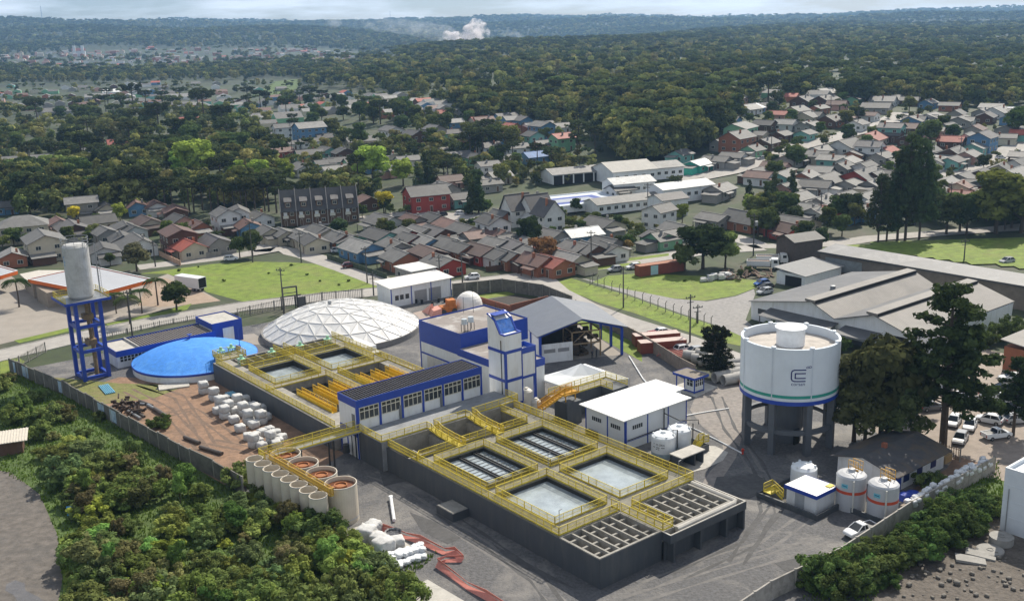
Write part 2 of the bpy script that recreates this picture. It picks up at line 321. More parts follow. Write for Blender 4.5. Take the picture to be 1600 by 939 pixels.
sheet('hedge_ground', [(1150, 1040), (1330, 850), (1400, 812), (1570, 712), (1640, 690), (1750, 740), (1700, 764), (1560, 806), (1480, 866), (1420, 886), (1390, 912), (1280, 1040)], .008, GRASSD)
sheet('park_lawn', [(216, 428), (262, 428), (280, 434), (312, 447), (322, 456), (352, 464), (380, 472), (470, 462), (560, 453), (598, 447), (560, 433), (500, 413), (452, 410), (400, 409), (330, 413)], .02, GRASS)
sheet('street_grass', [(22, 532), (108, 512), (112, 517), (30, 536)], .02, GRASS)
sheet('street_verge', [(166, 506), (250, 488), (300, 474), (292, 484), (240, 497), (170, 511)], .02, GRASS)
sheet('street_verge', [(0, 566), (24, 556), (40, 565), (22, 576), (0, 590)], .02, GRASS)
sheet('station_forecourt', [(0, 420), (60, 460), (110, 458), (230, 440), (262, 428), (290, 440), (322, 458), (345, 470), (300, 474), (166, 505), (108, 512), (0, 538), (-160, 580), (-160, 440)], .014, PAVE)
sheet('dirt_lot', [(232, 440), (258, 434), (318, 458), (345, 470), (300, 476), (250, 480), (215, 478)], .018, M('lot_dirt', (.33, .25, .185), var=.2, scale=.8, dirt=.4, dirtcol=(.24, .18, .13), dscale=.2, world=True))
sheet('fence_grass', [(868, 442), (893, 435), (930, 447), (985, 463), (1058, 490), (1130, 513), (1165, 528), (1170, 543), (1120, 533), (1058, 513), (990, 489), (938, 474), (890, 455)], .024, GRASS)
sheet('yard_grass', [(925, 441), (950, 431), (1000, 427), (1060, 430), (1120, 432), (1200, 440), (1175, 452), (1148, 462), (1100, 470), (1050, 466), (1000, 456), (950, 447)], .024, GRASS)
sheet('island_grass', [(890, 423), (950, 415), (1000, 409), (1002, 414), (950, 421), (905, 425)], .045, GRASS)
sheet('sidewalk_grass', [(870, 417), (940, 408), (1045, 396), (1045, 400), (960, 411), (880, 420)], .045, GRASS)
sheet('gravel_yard', [(905, 434), (935, 440), (1000, 456), (1055, 467), (1105, 471), (1150, 463), (1178, 452), (1180, 460), (1165, 500), (1330, 640), (1165, 540), (1130, 512), (1058, 488), (985, 461)], .018, M('pale_gravel', (.25, .24, .23), var=.3, scale=1.2, dirt=.4, dirtcol=(.33, .31, .29), dscale=.12, world=True, bump=.04, bscale=4))
sheet('meadow', [(1285, 391), (1340, 383), (1420, 378), (1500, 374), (1640, 370), (1640, 425), (1580, 419), (1480, 408), (1400, 397)], .3, GRASS, drape=3)
sheet('town_green', [(395, 150), (430, 128), (470, 124), (466, 140), (430, 150)], .4, GRASSD, drape=6)
road('front_street', [(-120, 582), (0, 556), (110, 530), (240, 503), (380, 479), (500, 465), (600, 455), (700, 447), (780, 437), (850, 429), (930, 417), (1040, 401), (1100, 393), (1190, 387)], 8.2, .034, kerb=True)
road('side_street', [(838, 436), (860, 456), (905, 480), (960, 501), (1060, 533), (1120, 556), (1165, 573), (1230, 596)], 9.0, .038)
road('corner_street', [(216, 418), (300, 408), (400, 396), (440, 390), (480, 399), (540, 419), (600, 441), (640, 452)], 7.0, .030)
road('townhouse_street', [(405, 395), (440, 370), (500, 351), (560, 343), (640, 334), (740, 340), (800, 330)], 6.5, .03)
road('school_street', [(1142, 371), (1165, 376), (1190, 385), (1300, 381), (1360, 374), (1490, 364), (1640, 352)], 7.0, .034)
road('hill_street', [(1060, 284), (1086, 279), (1180, 260), (1247, 230), (1337, 207), (1379, 196), (1412, 177)], 11.0, .05)
road('east_street', [(1640, 212), (1600, 226), (1532, 256), (1469, 276), (1400, 300), (1330, 312), (1270, 300)], 10.5, .05)
road('cross_street', [(1180, 262), (1150, 240), (1130, 222), (1120, 210)], 6, .05)
road('mid_street', [(560, 225), (610, 235), (680, 236), (740, 226)], 6, .05)
for pl in ([(640, 345), (740, 330), (760, 345), (660, 362)], [(1240, 320), (1330, 300), (1390, 300), (1300, 330)], [(1440, 300), (1530, 262), (1560, 270), (1500, 310)]): sheet('paved_court', pl, .28, ASPH, drape=4)

# tyre tracks worn into the gravel, puddles and patches
TRK = M('packed_track', (.150, .143, .137), var=.35, scale=1.4, dirt=.6, dirtcol=(.11, .108, .108), dscale=.35, world=True); TRD = M('damp_track', (.068, .067, .068), var=.35, scale=1.4, dirt=.6, dirtcol=(.12, .118, .116), dscale=.3, world=True)
def track(px, w, z, mat, gap=1.7):
    P = resample([at(*p) for p in px], 2)
    for s in (-1, 1):
        V = []
        for i, p in enumerate(P):
            d = P[min(i+1, len(P)-1)]-P[max(i-1, 0)]; d.z = 0; d.normalize(); nr = Vector((-d.y, d.x, 0)); c = p+nr*s*gap/2; ww = w*(.75+.35*math.sin(i*1.7+s)); V.append((c+nr*ww/2, c-nr*ww/2))
        mb = MB(); mb.add([(v.x, v.y, z) for ab in V for v in ab], [(2*i, 2*i+1, 2*i+3, 2*i+2) for i in range(len(V)-1)]); o = struct(mb, 'tyre_track', mat)
        if o.data.polygons[0].normal.z < 0: o.data.flip_normals()
for k, (pts, m_) in enumerate((([(640, 790), (720, 830), (800, 880), (870, 939), (920, 1000)], TRK), ([(690, 800), (760, 846), (840, 905), (880, 960)], TRD), ([(1010, 915), (1100, 880), (1200, 850), (1270, 800), (1230, 760), (1180, 735), (1160, 700)], TRK), ([(980, 939), (1090, 905), (1210, 870), (1290, 840)], TRK), ([(1150, 880), (1200, 800), (1190, 750), (1130, 760)], TRD), ([(1060, 900), (1170, 850), (1215, 790), (1180, 720), (1140, 670), (1120, 620)], TRD), ([(580, 740), (640, 760), (700, 800)], TRK))): track(pts, .55, .0165+.0015*k, m_)
for k, (pts, m_) in enumerate((([(330, 690), (380, 700), (440, 720)], M('soil_track', (.15, .10, .07), var=.4, scale=1.5, world=True)), ([(250, 650), (300, 640), (330, 660), (370, 690)], None), ([(220, 600), (280, 620), (300, 650), (330, 700)], None), ([(200, 610), (260, 640), (330, 715)], None))): track(pts, .6, .026+.001*k, m_ or MATS['soil_track'])
for k, pl in enumerate(([(640, 800), (680, 815), (720, 840), (700, 850), (660, 830)], [(770, 850), (850, 893), (900, 920), (860, 905), (800, 880)], [(1120, 745), (1180, 740), (1210, 760), (1170, 780), (1110, 775)], [(1210, 880), (1250, 870), (1262, 880), (1230, 893)], [(590, 725), (640, 750), (600, 760)])): sheet('damp_patch', pl, .0315+.002*k, TRD)
# ================================================================== the treatment plant, in plant coordinates (p, q, z)
def rail_mesh(pts, z=3.7, h=1.1, closed=False, mb=None, gap=.19):
    mb = mb or MB(); pts = [Vector((p[0], p[1], p[2] if len(p) > 2 else z)) for p in pts]
    if closed: pts = pts+[pts[0]]
    for a, b in zip(pts, pts[1:]):
        n = max(1, round((b-a).length/1.35)); H = Vector((0, 0, 1))
        mb.bar(a+H*h, b+H*h, .06); mb.bar(a+H*h*.55, b+H*h*.55, .045); mb.bar(a+H*.11, b+H*.11, .03, .2)
        for i in range(n+1): p = a.lerp(b, i/n); mb.bar(p, p+H*h, .06)
        k = max(1, int((b-a).length/gap))
        for i in range(k): p = a.lerp(b, (i+.5)/k); mb.bar(p+H*.1, p+H*h, .035)
    return mb
def rails(parent, runs, z=3.7, mat=None, name='railing'):
    for r in runs: rail_mesh(r, z).build(name, mat or YEL, parent)
def ring(p0, q0, p1, q1): return [(p0, q0), (p1, q0), (p1, q1), (p0, q1), (p0, q0)]
# ---- front basin block
tk = pthing('settling_basin', 'large dark grey basin block with four open water tanks in the foreground', 'treatment basin', 0, 0)
w = MB()
w.box(.02, 1.75, 6.8, 36, 0, 3.7); w.box(9.95, 12.35, 6.8, 36, 0, 3.7); w.box(20.7, 23.1, 6.8, 36, 0, 3.7); w.box(20.2, 23.1, 36, 43.3, 0, 3.7)
for a, b in ((6.8, 9.4), (20.4, 22.4), (33.9, 36)):
    w.box(1.75, 9.95, a, b, 0, 3.695); w.box(12.35, 20.7, a, b, 0, 3.695)
w.build('walkway_slab', [M('stained_deck', (.20, .19, .155), var=.25, scale=1.5, dirt=.6, dirtcol=(.11, .105, .085), dscale=.5)], tk)
g = MB(); g.box(-.03, .02, 0.0, 43.3, 0, 3.55); g.box(0, 9.75, -.05, 0, 0, 3.6); g.box(9.75, 23.12, -.36, -.32, 0, 2.55); g.box(23.1, 23.14, -1.2, 43.3, 0, 3.5)
g.box(9.75, 23.1, -1.45, -1.4, 2.6, 3.6); g.box(9.72, 9.75, -1.4, -.05, 2.6, 3.6); g.box(23.1, 23.15, -1.4, -1.2, 2.6, 3.6); g.box(9.75, 23.1, -1.4, -.2, 2.55, 2.6)
for p in (10.3, 14.9, 19.5, 22.7): g.box(p, p+.28, -1.38, -.22, 0, 2.55)
g.build('outer_wall', [GREY], tk)
c = MB()   # filter grids at the front
def grid(p0, p1, q0, q1, ncol):
    c.box(p0-.3, p1+.3, q0-.3, q0, 0, 3.7); c.box(p0-.3, p1+.3, q1, q1+.2, 0, 3.69); c.box(p0-.3, p0, q0, q1, 0, 3.695); c.box(p1, p1+.3, q0, q1, 0, 3.695)
    st = (p1-p0)/ncol
    for i in range(1, ncol): c.box(p0+i*st-.11, p0+i*st+.11, q0, q1, .8, 3.66)
    for i in range(ncol):
        for t in (.2, .52, .84): qq = q0+(q1-q0)*t; c.box(p0+i*st+(.11 if i else 0), p0+(i+1)*st-(.11 if i < ncol-1 else 0), qq-.14, qq+.14, .8, 3.38)
grid(.3, 9.45, .3, 6.5, 6); grid(12.0, 21.4, .0, 6.5, 6); c.box(9.75, 11.7, -.2, 6.8, 2.4, 3.62)
c.build('filter_walls', CONC, tk)
ch = MB(); ch.box(9.75, 23.1, -1.4, -1.25, 2.6, 3.66); ch.box(22.9, 23.1, -1.25, 6.8, 2.6, 3.66); ch.box(9.75, 9.95, -1.25, -.2, 2.6, 3.65); ch.tube([(11.6, -.62, 3.5), (21.6, -.62, 3.5), (22.3, -.4, 3.5), (22.3, 6.6, 3.5)], .36, 10)
ch.build('overflow_channel', SLAB, tk)
f = MB(); f.box(.3, 9.45, .3, 6.5, 0, .7); f.box(12, 21.4, 0, 6.5, 0, .7); f.build('filter_floor', M('filter_sand', (.06, .035, .02), var=.4, scale=2), tk)
wt = MB()
for p0, p1 in ((1.75, 9.95), (12.35, 20.7)):
    for q0, q1 in ((9.4, 20.4), (22.4, 33.9)): wt.box(p0, p1, q0, q1, .2, 3.0)
wt.build('water_surface', WATER, tk)
dk = MB()
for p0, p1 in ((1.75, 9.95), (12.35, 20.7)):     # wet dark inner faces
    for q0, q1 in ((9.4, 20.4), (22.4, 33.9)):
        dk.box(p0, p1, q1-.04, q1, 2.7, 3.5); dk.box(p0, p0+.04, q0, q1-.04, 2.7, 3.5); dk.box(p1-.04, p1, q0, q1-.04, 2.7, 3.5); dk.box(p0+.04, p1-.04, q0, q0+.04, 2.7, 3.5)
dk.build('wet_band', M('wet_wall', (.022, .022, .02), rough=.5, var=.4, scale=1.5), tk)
for p0, p1 in ((1.75, 9.95), (12.35, 20.7)):
    b = MB()
    for t in (.2, .5, .8):
        pc = p0+(p1-p0)*t; b.box(pc-.28, pc-.14, 24.2, 33.8, 3.0, 3.3); b.box(pc+.14, pc+.28, 24.2, 33.8, 3.0, 3.3)
    b.box(p0+.05, p1-.05, 23.9, 24.18, 2.7, 3.35); b.build('collector_beam', DARK, tk)
    l = MB()
    for i in range(9): l.box(p0+.1, p1-.1, 24.9+i*.95, 24.96+i*.95, 3.0, 3.1)
    l.build('launder', STEEL, tk)
pit = MB()    # inlet pits at the back
pit.box(.02, .35, 36, 43.3, 0, 3.3); pit.box(6.9, 8.3, 36, 43.3, 0, 3.68); pit.box(13.7, 15.4, 36, 43.3, 0, 3.68); pit.box(.35, 20.2, 43.0, 43.3, 0, 4.35)
for a, b in ((.35, 6.9), (8.3, 13.7), (15.4, 20.2)):
    pit.box(a, b, 39.4, 39.65, 0, 2.7); m_ = (a+b)/2; pit.box(m_-.12, m_+.12, 39.65, 43.0, 0, 2.4); pit.box(a, b, 36, 39.4, 0, .6); pit.box(a, b, 39.65, 43, 0, .62)
pit.build('inlet_pit_wall', CONC, tk)
pf = MB()
for a, b in ((.35, 6.9), (8.3, 13.7), (15.4, 20.2)): pf.box(a+.01, b-.01, 36.01, 39.39, .7, 1.1); pf.box(a+.01, b-.01, 39.66, 42.99, .7, 1.08)
pf.build('pit_water', M('pit_water', (.012, .012, .011), rough=.25, var=.2), tk)
pl = MB(); pl.box(-.78, 24.0, 43.3, 49.42, 0, 4.4); pl.build('service_deck', M('deck_concrete', (.25, .26, .27), var=.25, scale=.8, dirt=.6, dirtcol=(.14, .15, .16), dscale=.3), tk)
pg = MB(); pg.box(-.82, -.78, 43.3, 49.4, 0, 4.3); pg.build('outer_wall', GREY, tk)
for pc in (7.6, 14.5):     # stepped walkway with railings each side
    s = MB(); s.hexa([(pc-.55, 38.3, 3.70), (pc+.55, 38.3, 3.70), (pc+.55, 43.4, 4.30), (pc-.55, 43.4, 4.30), (pc-.55, 38.3, 3.82), (pc+.55, 38.3, 3.82), (pc+.55, 43.4, 4.42), (pc-.55, 43.4, 4.42)])
    s.box(pc-.55, pc+.55, 36, 38.3, 3.70, 3.82)
    for i in range(6): s.box(pc-.5, pc+.5, 40.2+i*.28, 40.46+i*.28, 3.9+.05*i, 4.08+.06*i)
    s.build('gangway', YEL, tk)
    rails(tk, [[(pc+d, 36, 3.75), (pc+d, 38.4, 3.8), (pc+d, 41.2, 4.0), (pc+d, 42.2, 4.4), (pc+d, 43.4, 4.4)] for d in (-.6, .6)])
rails(tk, [ring(1.65, 9.3, 10.05, 20.5), ring(12.25, 9.3, 20.8, 20.5), ring(1.65, 22.3, 10.05, 34.0), ring(12.25, 22.3, 20.8, 34.0),
           [(.2, 6.95), (.2, 36)], [(22.95, 6.95), (22.95, 43.2)], [(.2, 6.95), (9.5, 6.95)], [(12, 6.95), (22.95, 6.95)],
           [(9.85, -.1), (9.85, 6.6)], [(11.55, -.1), (11.55, 6.6)], [(9.85, -.1), (11.55, -.1)], [(9.9, 6.9), (9.9, 8.4)],
           [(.3, 35.9), (1.0, 36.6), (6.9, 36.6)], [(8.4, 35.9), (8.4, 36.8), (13.8, 36.8), (13.8, 35.9)], [(15.2, 35.9), (15.2, 36.8), (20.2, 36.8)], [(.2, 36), (.2, 43.2)],
           [(20.3, 36.8), (20.3, 43.2)]])
rails(tk, [[(-.7, 49.3), (-.7, 43.4), (7, 43.4)], [(8.2, 43.4), (13.9, 43.4)], [(15.1, 43.4), (23.9, 43.4), (23.9, 46.4)]], 4.4)
for p, q in ((1.2, 8), (21.6, 8.2), (11, 21.3), (10.8, 34.5), (21.5, 34.5)):   # slim lamp posts on the walkways
    lp_ = MB(); lp_.tube([(p, q, 3.7), (p, q, 6.2)], .04, 6); lp_.bar((p, q, 6.2), (p+.4, q, 6.25), .1, .06); lp_.build('lamp_post', STEEL, tk)
# ---- back basin block
bk = pthing('flocculation_basin', 'dark grey basin block with yellow walkways beside the faceted white dome', 'treatment basin', 10, 76)
g = MB(); g.box(-2.05, -2, 54.8, 98, 0, 3.42); g.box(-2, 22.3, 98, 98.05, 0, 3.42); g.box(22.3, 22.35, 54.8, 98, 0, 3.42); g.build('outer_wall', GREY, bk)
c = MB(); c.box(-2, 1.1, 54.8, 97.7, 0, 3.5); c.box(9.4, 11.8, 54.8, 93.0, 0, 3.5); c.box(20, 22.3, 54.8, 97.7, 0, 3.5); c.box(-2, 22.3, 97.7, 98, 0, 3.5)
for a, b in ((1.1, 9.4), (11.8, 20)):
    c.box(a, b, 77.6, 79.6, 0, 3.49); c.box(a, b, 89.4, 90.6, 0, 3.49); c.box(a, b, 54.8, 60.5, 0, 3.49)
c.box(1.1, 20, 93.0, 93.3, 0, 3.48)
for p in range(2, 20, 2): c.box(p-.08, p+.08, 93.3, 97.7, 2.9, 3.4)
c.build('walkway_slab', CONC, bk)
wt = MB()
for a, b in ((1.1, 9.4), (11.8, 20)): wt.box(a, b, 79.6, 89.4, .2, 2.5)
wt.build('water_surface', WATER, bk)
wt = MB(); wt.box(1.1, 20, 93.3, 97.7, .2, 1.6); wt.box(1.1, 9.4, 60.5, 77.6, .2, 2.2); wt.box(11.8, 20, 60.5, 77.6, .2, 2.2); wt.box(1.1, 9.4, 90.6, 93.0, .2, 2.2); wt.box(11.8, 20, 90.6, 93.0, .2, 2.2); wt.build('channel_water', M('dark_channel', (.02, .022, .022), rough=.2, var=.3), bk)
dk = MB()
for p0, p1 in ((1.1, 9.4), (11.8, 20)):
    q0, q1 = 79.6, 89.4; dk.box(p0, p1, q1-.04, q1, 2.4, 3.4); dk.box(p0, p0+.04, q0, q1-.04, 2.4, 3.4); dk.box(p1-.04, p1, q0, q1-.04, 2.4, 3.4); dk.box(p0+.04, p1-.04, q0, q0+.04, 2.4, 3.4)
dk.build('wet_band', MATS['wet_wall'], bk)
rails(bk, [ring(.95, 79.4, 9.55, 89.6), ring(11.65, 79.4, 20.15, 89.6), [(-1.6, 55), (-1.6, 97.6)], [(21.9, 55), (21.9, 97.6)], [(-1.6, 77.5), (9.4, 77.5)], [(11.8, 77.5), (21.9, 77.5)],
           [(1, 92.8), (20, 92.8)], [(9.5, 60), (9.5, 77.5)], [(11.7, 60), (11.7, 77.5)], [(9.6, 89.8), (9.6, 97.5)], [(11.6, 89.8), (11.6, 97.5)]], 3.5)
for p in (1.2, 4.1, 7.0, 12.2, 15.1, 18.0):    # yellow plate rows across the channels
    b = MB(); b.box(p, p+1.0, 61, 72.3, 3.2, 3.35); rail_mesh([(p+.04, 61), (p+.04, 72.3)], 3.35, 1.15, mb=b, gap=.2); rail_mesh([(p+.96, 61), (p+.96, 72.3)], 3.35, 1.15, mb=b, gap=.2)
    b.box(p+.02, p+.05, 61, 72.3, 3.35, 3.9); b.box(p+.95, p+.98, 61, 72.3, 3.35, 3.9); b.build('plate_walkway', M('bright_yellow', (.72, .47, .02), rough=.5, var=.1), bk)
GRN = M('pale_green_paint', (.33, .58, .42), rough=.5)
for p in (1.5, 7.4, 13.1, 18.8):
    b = MB()
    for dx in (-.5, .4):
        for dy in (-.5, .4): b.box(p+dx, p+dx+.1, 93.6+dy, 93.6+dy+.1, 3.5, 4.5)
    b.box(p-.6, p+.6, 93.0, 94.2, 4.5, 4.62); b.lathe([(.0, 5.3), (.28, 5.25), (.3, 4.62)], 10, (p, 93.6)); b.build('mixer_motor', GRN, bk)
for p, q in ((1, 101.2), (3.2, 101.6)):
    b = MB()
    for dx in (-.5, .4):
        for dy in (-.5, .4): b.box(p+dx, p+dx+.1, q+dy, q+dy+.1, 0, 4.4)
    b.box(p-.6, p+.6, q-.6, q+.6, 4.4, 4.55); b.lathe([(.0, 5.2), (.28, 5.15), (.3, 4.55)], 10, (p, q)); b.build('mixer_motor', GRN, bk)
b = MB(); b.box(-.2, 4.5, 100.4, 102.3, 3.3, 3.45); b.box(-.2, 4.5, 98.0, 100.4, 3.32, 3.42)
for p in (0, 4.3):
    for q in (100.6, 102.1): b.box(p-.08, p+.08, q-.08, q+.08, 0, 3.3)
b.build('inlet_platform', CONC, bk); rails(bk, [ring(-.2, 98.2, 4.5, 102.3)], 3.45)
# ---- window building
wb = pthing('control_building', 'long blue and white building with a row of wide windows and a dark ribbed roof', 'building', 10.3, 52)
b = MB(); b.box(-.9, 21.6, 49.5, 54.6, 0, 8.72); b.build('wall', WHITE, wb)
b = MB(); b.box(-.98, 21.68, 49.4, 49.5, 7.85, 9.0); b.box(-.98, -.9, 49.5, 54.6, 7.85, 9.0); b.box(21.6, 21.68, 49.5, 54.6, 7.85, 9.0); b.box(-.98, 21.68, 54.6, 54.7, 7.85, 9.0)
for p in (-.92, 2.8, 6.65, 10.35, 14.0, 17.65, 21.3): b.box(p, p+.34, 49.38, 49.5, 4.4, 7.85)
b.box(-.96, -.9, 49.42, 54.6, 3.3, 4.35); b.box(-.96, -.9, 49.4, 49.75, 0, 7.85); b.box(-.96, -.9, 54.2, 54.6, 0, 3.3); b.box(-.96, -.9, 52.4, 52.7, 0, 3.3); b.build('blue_trim', BLUE, wb)
DROOF = M('dark_ribbed_roof', (.045, .04, .045), rough=.5, var=.2, scale=.7, dirt=.3, dirtcol=(.08, .075, .08), dscale=.5)
b = MB(); b.box(-.9, 21.6, 49.5, 54.6, 8.72, 8.8)
for i in range(46): p = -.75+i*.485; b.box(p, p+.16, 49.52, 54.58, 8.8, 8.94)
for q in (50.8, 52.1, 53.4): b.box(-.88, 21.58, q, q+.05, 8.8, 8.965)
b.build('roof', DROOF, wb)
for i, p in enumerate((-.58, 3.14, 6.99, 10.69, 14.34, 17.99)):
    fr = MB(); x0, x1 = p+.12, p+3.3
    for x in np.linspace(x0, x1, 5): fr.box(x-.05, x+.05, 49.40, 49.49, 5.9, 7.75)
    for z in (5.9, 7.15, 7.75): fr.box(x0, x1, 49.41, 49.488, z-.06, z+.06)
    wf = fr.build('window', FRAME, wb); gl = MB(); gl.box(x0, x1, 49.46, 49.497, 5.9, 7.75); k = gl.build('pane', GLASS, wf, off=OFF[wb.name])
for p in (6.2, 13.6):
    b = MB(); b.box(p, p+.42, 49.36, 49.49, 4.42, 6.5); b.build('door', M('steel_door', (.16, .17, .18), rough=.5), wb)
b = MB(); b.box(-.97, -.92, 50.1, 50.9, 4.6, 6.7); b.build('door', MATS['steel_door'], wb)
b = MB(); b.tube([(-1.15, 49.9, 0), (-1.15, 49.9, 4.4)], .12, 8); b.tube([(-1.15, 51.0, 0), (-1.15, 51.0, 4.2)], .08, 8); b.lathe([(0, 1.9), (.5, 1.85), (.55, .6), (0, .6)], 12, (-1.7, 51.9)); b.build('drain_pipes', DARK, wb)
# ---- elevator tower
et = pthing('stair_tower', 'tall white tower with blue bands and a sloping blue top', 'tower', 26, 48.8)
P0, P1, Q0, Q1 = 24.3, 27.6, 46.7, 51.0
b = MB(); prof = [(Q0, 0), (Q1, 0), (Q1, 16.6), (50.7, 16.6), (49.2, 15.9), (47.9, 13.95), (Q0, 13.9)]
n = len(prof); b.add([(P0, q, z) for q, z in prof]+[(P1, q, z) for q, z in prof], [tuple(range(n-1, -1, -1)), tuple(range(n, 2*n))]+[(i, (i+1) % n, n+(i+1) % n, n+i) for i in range(n)]); b.build('wall', WHITE, et)
BL2 = M('pale_blue_sheet', (.045, .16, .52), rough=.3, var=.45, scale=1.6, dirt=.3, dirtcol=(.35, .45, .6), dscale=1.2)
b = MB(); b.hexa([(P0+.25, 47.95, 13.9), (P1-.25, 47.95, 13.9), (P1-.25, 49.15, 15.75), (P0+.25, 49.15, 15.75), (P0+.25, 47.86, 14.05), (P1-.25, 47.86, 14.05), (P1-.25, 49.1, 15.95), (P0+.25, 49.1, 15.95)]); b.build('sloping_roof', BL2, et)
b = MB()
for p in (P0-.06, P1-.2):
    for a_, c_ in zip([(Q0, 13.9), (47.9, 13.95), (49.2, 15.9), (50.7, 16.6)], [(47.9, 13.95), (49.2, 15.9), (50.7, 16.6), (Q1+.05, 16.6)]): b.bar((p+.13, a_[0], a_[1]+.08), (p+.13, c_[0], c_[1]+.08), .3, .24)
b.box(P0, P1, Q0-.06, Q0+.2, 13.9, 14.1); b.box(P0+.2, P1-.2, 49.3, Q1, 16.62, 16.7)
for z in (10.95, 6.3): b.box(P0-.06, P1+.05, Q0-.06, Q0, z, z+.5); b.box(P0-.06, P0, Q0, Q1, z, z+.5)
b.box(P0-.05, P1+.05, Q0-.05, Q0, 2.2, 2.65); b.box(P0-.05, P1+.05, Q0-.05, Q0, 0, .5); b.box(P0-.07, P0+.28, Q0-.07, Q0, 0, 10.95); b.box(P0-.07, P0, Q0, Q0+.28, 0, 10.95); b.box(P1-.1, P1+.1, Q0-.07, Q0, 2.6, 10.95); b.build('blue_trim', BLUE, et)
b = MB(); b.box(P0-.03, P0-.005, 47.6, 47.85, 1, 13.0); b.build('window_strip', GLASS, et)
b = MB(); b.box(P1, 30.4, Q0+.05, 49.6, 6.4, 10.4); b.build('side_wall', WHITE, et)
b = MB(); b.box(P1, 30.5, Q0-.02, Q0+.05, 10.3, 11.25); b.box(30.4, 30.5, Q0+.05, 49.6, 10.3, 11.25); b.box(P1, 30.4, 49.6, 49.7, 10.3, 11.25); b.box(P1, 30.5, Q0-.02, Q0+.05, 6.2, 6.6); b.box(30.1, 30.5, Q0-.02, Q0+.35, 0, 6.2); b.box(30.3, 30.5, Q0-.03, Q0+.05, 6.2, 10.3); b.box(P1, 28, 49.2, 49.6, 0, 6.4); b.build('side_frame', BLUE, et)
b = MB(); b.tube([(26, 50.9, 16.6), (26, 50.9, 18.3)], .04, 6); b.build('lightning_rod', DARK, et)
for p, q, h, r in ((29.1, 47.6, 4.2, .95), (29.9, 46.3, 2.6, .8), (28.6, 48.9, 3.4, .8)):
    b = MB(); b.lathe([(0, h), (.3, h), (.34, h-.12), (r*.7, h-.3), (r, h-.6), (r, 0)], 24, (p, q)); psolo(b, 'plastic_tank', M('cream_plastic', (.72, .69, .62), rough=.45, var=.05), {4.2: 'tall cream plastic tank at the foot of the white tower', 2.6: 'short cream plastic tank in front of the tall one by the white tower', 3.4: 'cream plastic tank half hidden behind the tall one under the tower'}[h], 'tank', p, q, smooth=False)
# ---- blue block
bb = pthing('filter_house', 'blue topped flat roofed block behind the white tower', 'building', 36.8, 72)
b = MB(); b.box(29.4, 44.3, 65.6, 78.3, 0, 8.9); b.box(28.6, 36, 51.2, 65.6, 0, 6.6); b.build('wall', WHITE, bb)
b = MB(); b.box(29.34, 44.36, 65.52, 65.6, 5.3, 9.25); b.box(29.34, 29.4, 65.6, 78.36, 5.3, 9.25); b.box(44.3, 44.36, 65.6, 78.36, 5.3, 9.25); b.box(29.4, 44.3, 78.3, 78.36, 5.3, 9.25)
b.box(28.52, 36.08, 51.12, 51.2, 5.6, 6.9); b.box(28.52, 28.6, 51.2, 65.52, 5.6, 6.9); b.box(36, 36.08, 51.2, 65.52, 5.6, 6.9)
b.box(29.33, 29.4, 65.6, 65.9, 0, 5.3); b.box(29.33, 29.4, 78, 78.3, 0, 5.3); b.box(29.33, 29.4, 65.6, 78.3, 3.1, 3.4); b.build('blue_trim', BLUE, bb)
b = MB(); b.box(29.4, 44.3, 65.6, 78.3, 8.9, 9.0); b.box(28.6, 36, 51.2, 65.52, 6.6, 6.66); b.build('roof', M('stained_flat_roof', (.24, .21, .19), var=.15, scale=.8, dirt=.9, dirtcol=(.55, .54, .52), dscale=.13), bb)
for q in (69.2, 71.6, 74): b = MB(); b.box(29.34, 29.4, q, q+2.2, 0, 3.1); b.build('door_panel', M('cream_door', (.62, .60, .54), rough=.5), bb)
b = MB()
for p, q in ((31.2, 66.8), (32.9, 67.2)): b.lathe([(0, 11.4), (.5, 11.35), (.55, 10.4), (0, 10.4)], 14, (p, q))
b.build('roof_tank', M('pale_plastic', (.5, .55, .58), rough=.4), bb)
b = MB()
for p, q in ((31.2, 66.8), (32.9, 67.2)):
    for dx in (-.4, .4):
        for dy in (-.4, .4): b.bar((p+dx, q+dy, 9), (p+dx, q+dy, 10.4), .08)
b.build('tank_stand', DARK, bb)
b = MB(); b.tube([(40, 76, 9), (40, 76, 14)], .04, 6); b.tube([(38.5, 77, 9), (38.5, 77, 12)], .04, 6); b.build('antenna', DARK, bb)
# ---- open gabled shed, turned against the plant grid
SA = PA+math.atan2(-.384, .923); so = pw(61.4, 58.7)
sh = thing('open_shed', 'open steel shed with a low gabled grey roof on blue posts beside the curving road', 'shed', so, SA)   # local x to the right, y away; right front post at 0,0
SROOF = M('blue_grey_sheet', (.165, .18, .21), rough=.5, var=.1, scale=.6, dirt=.3, dirtcol=(.23, .24, .25), dscale=.15, wave=('Y', 1.6, .2))
def slab(mb, a, b, c, d, t=.12): mb.hexa([(*a[:2], a[2]-t), (*b[:2], b[2]-t), (*c[:2], c[2]-t), (*d[:2], d[2]-t), a, b, c, d])
b = MB(); slab(b, (.9, -1, 5.6), (.9, 17.3, 5.6), (-8, 17.3, 8.1), (-8, -1, 8.1)); slab(b, (-16.9, -1, 5.6), (-8, -1, 8.1), (-8, 17.3, 8.1), (-16.9, 17.3, 5.6)); b.build('roof', SROOF, sh)
for x in (0, -16):
    for y in (0, 5.5, 11, 16.5): b = MB(); b.box(x-.22, x+.22, y-.22, y+.22, 0, 5.3); b.build('post', BLUE, sh)
b = MB()
for x in (0, -16): b.box(x-.12, x+.12, -.2, 16.7, 5.0, 5.4)
for y in (-.1, 5.5, 11, 16.5):
    b.bar((0, y, 5.35), (-8, y, 7.75), .18, .4); b.bar((-16, y, 5.35), (-8, y, 7.75), .18, .4)
b.build('blue_truss', BLUE, sh)
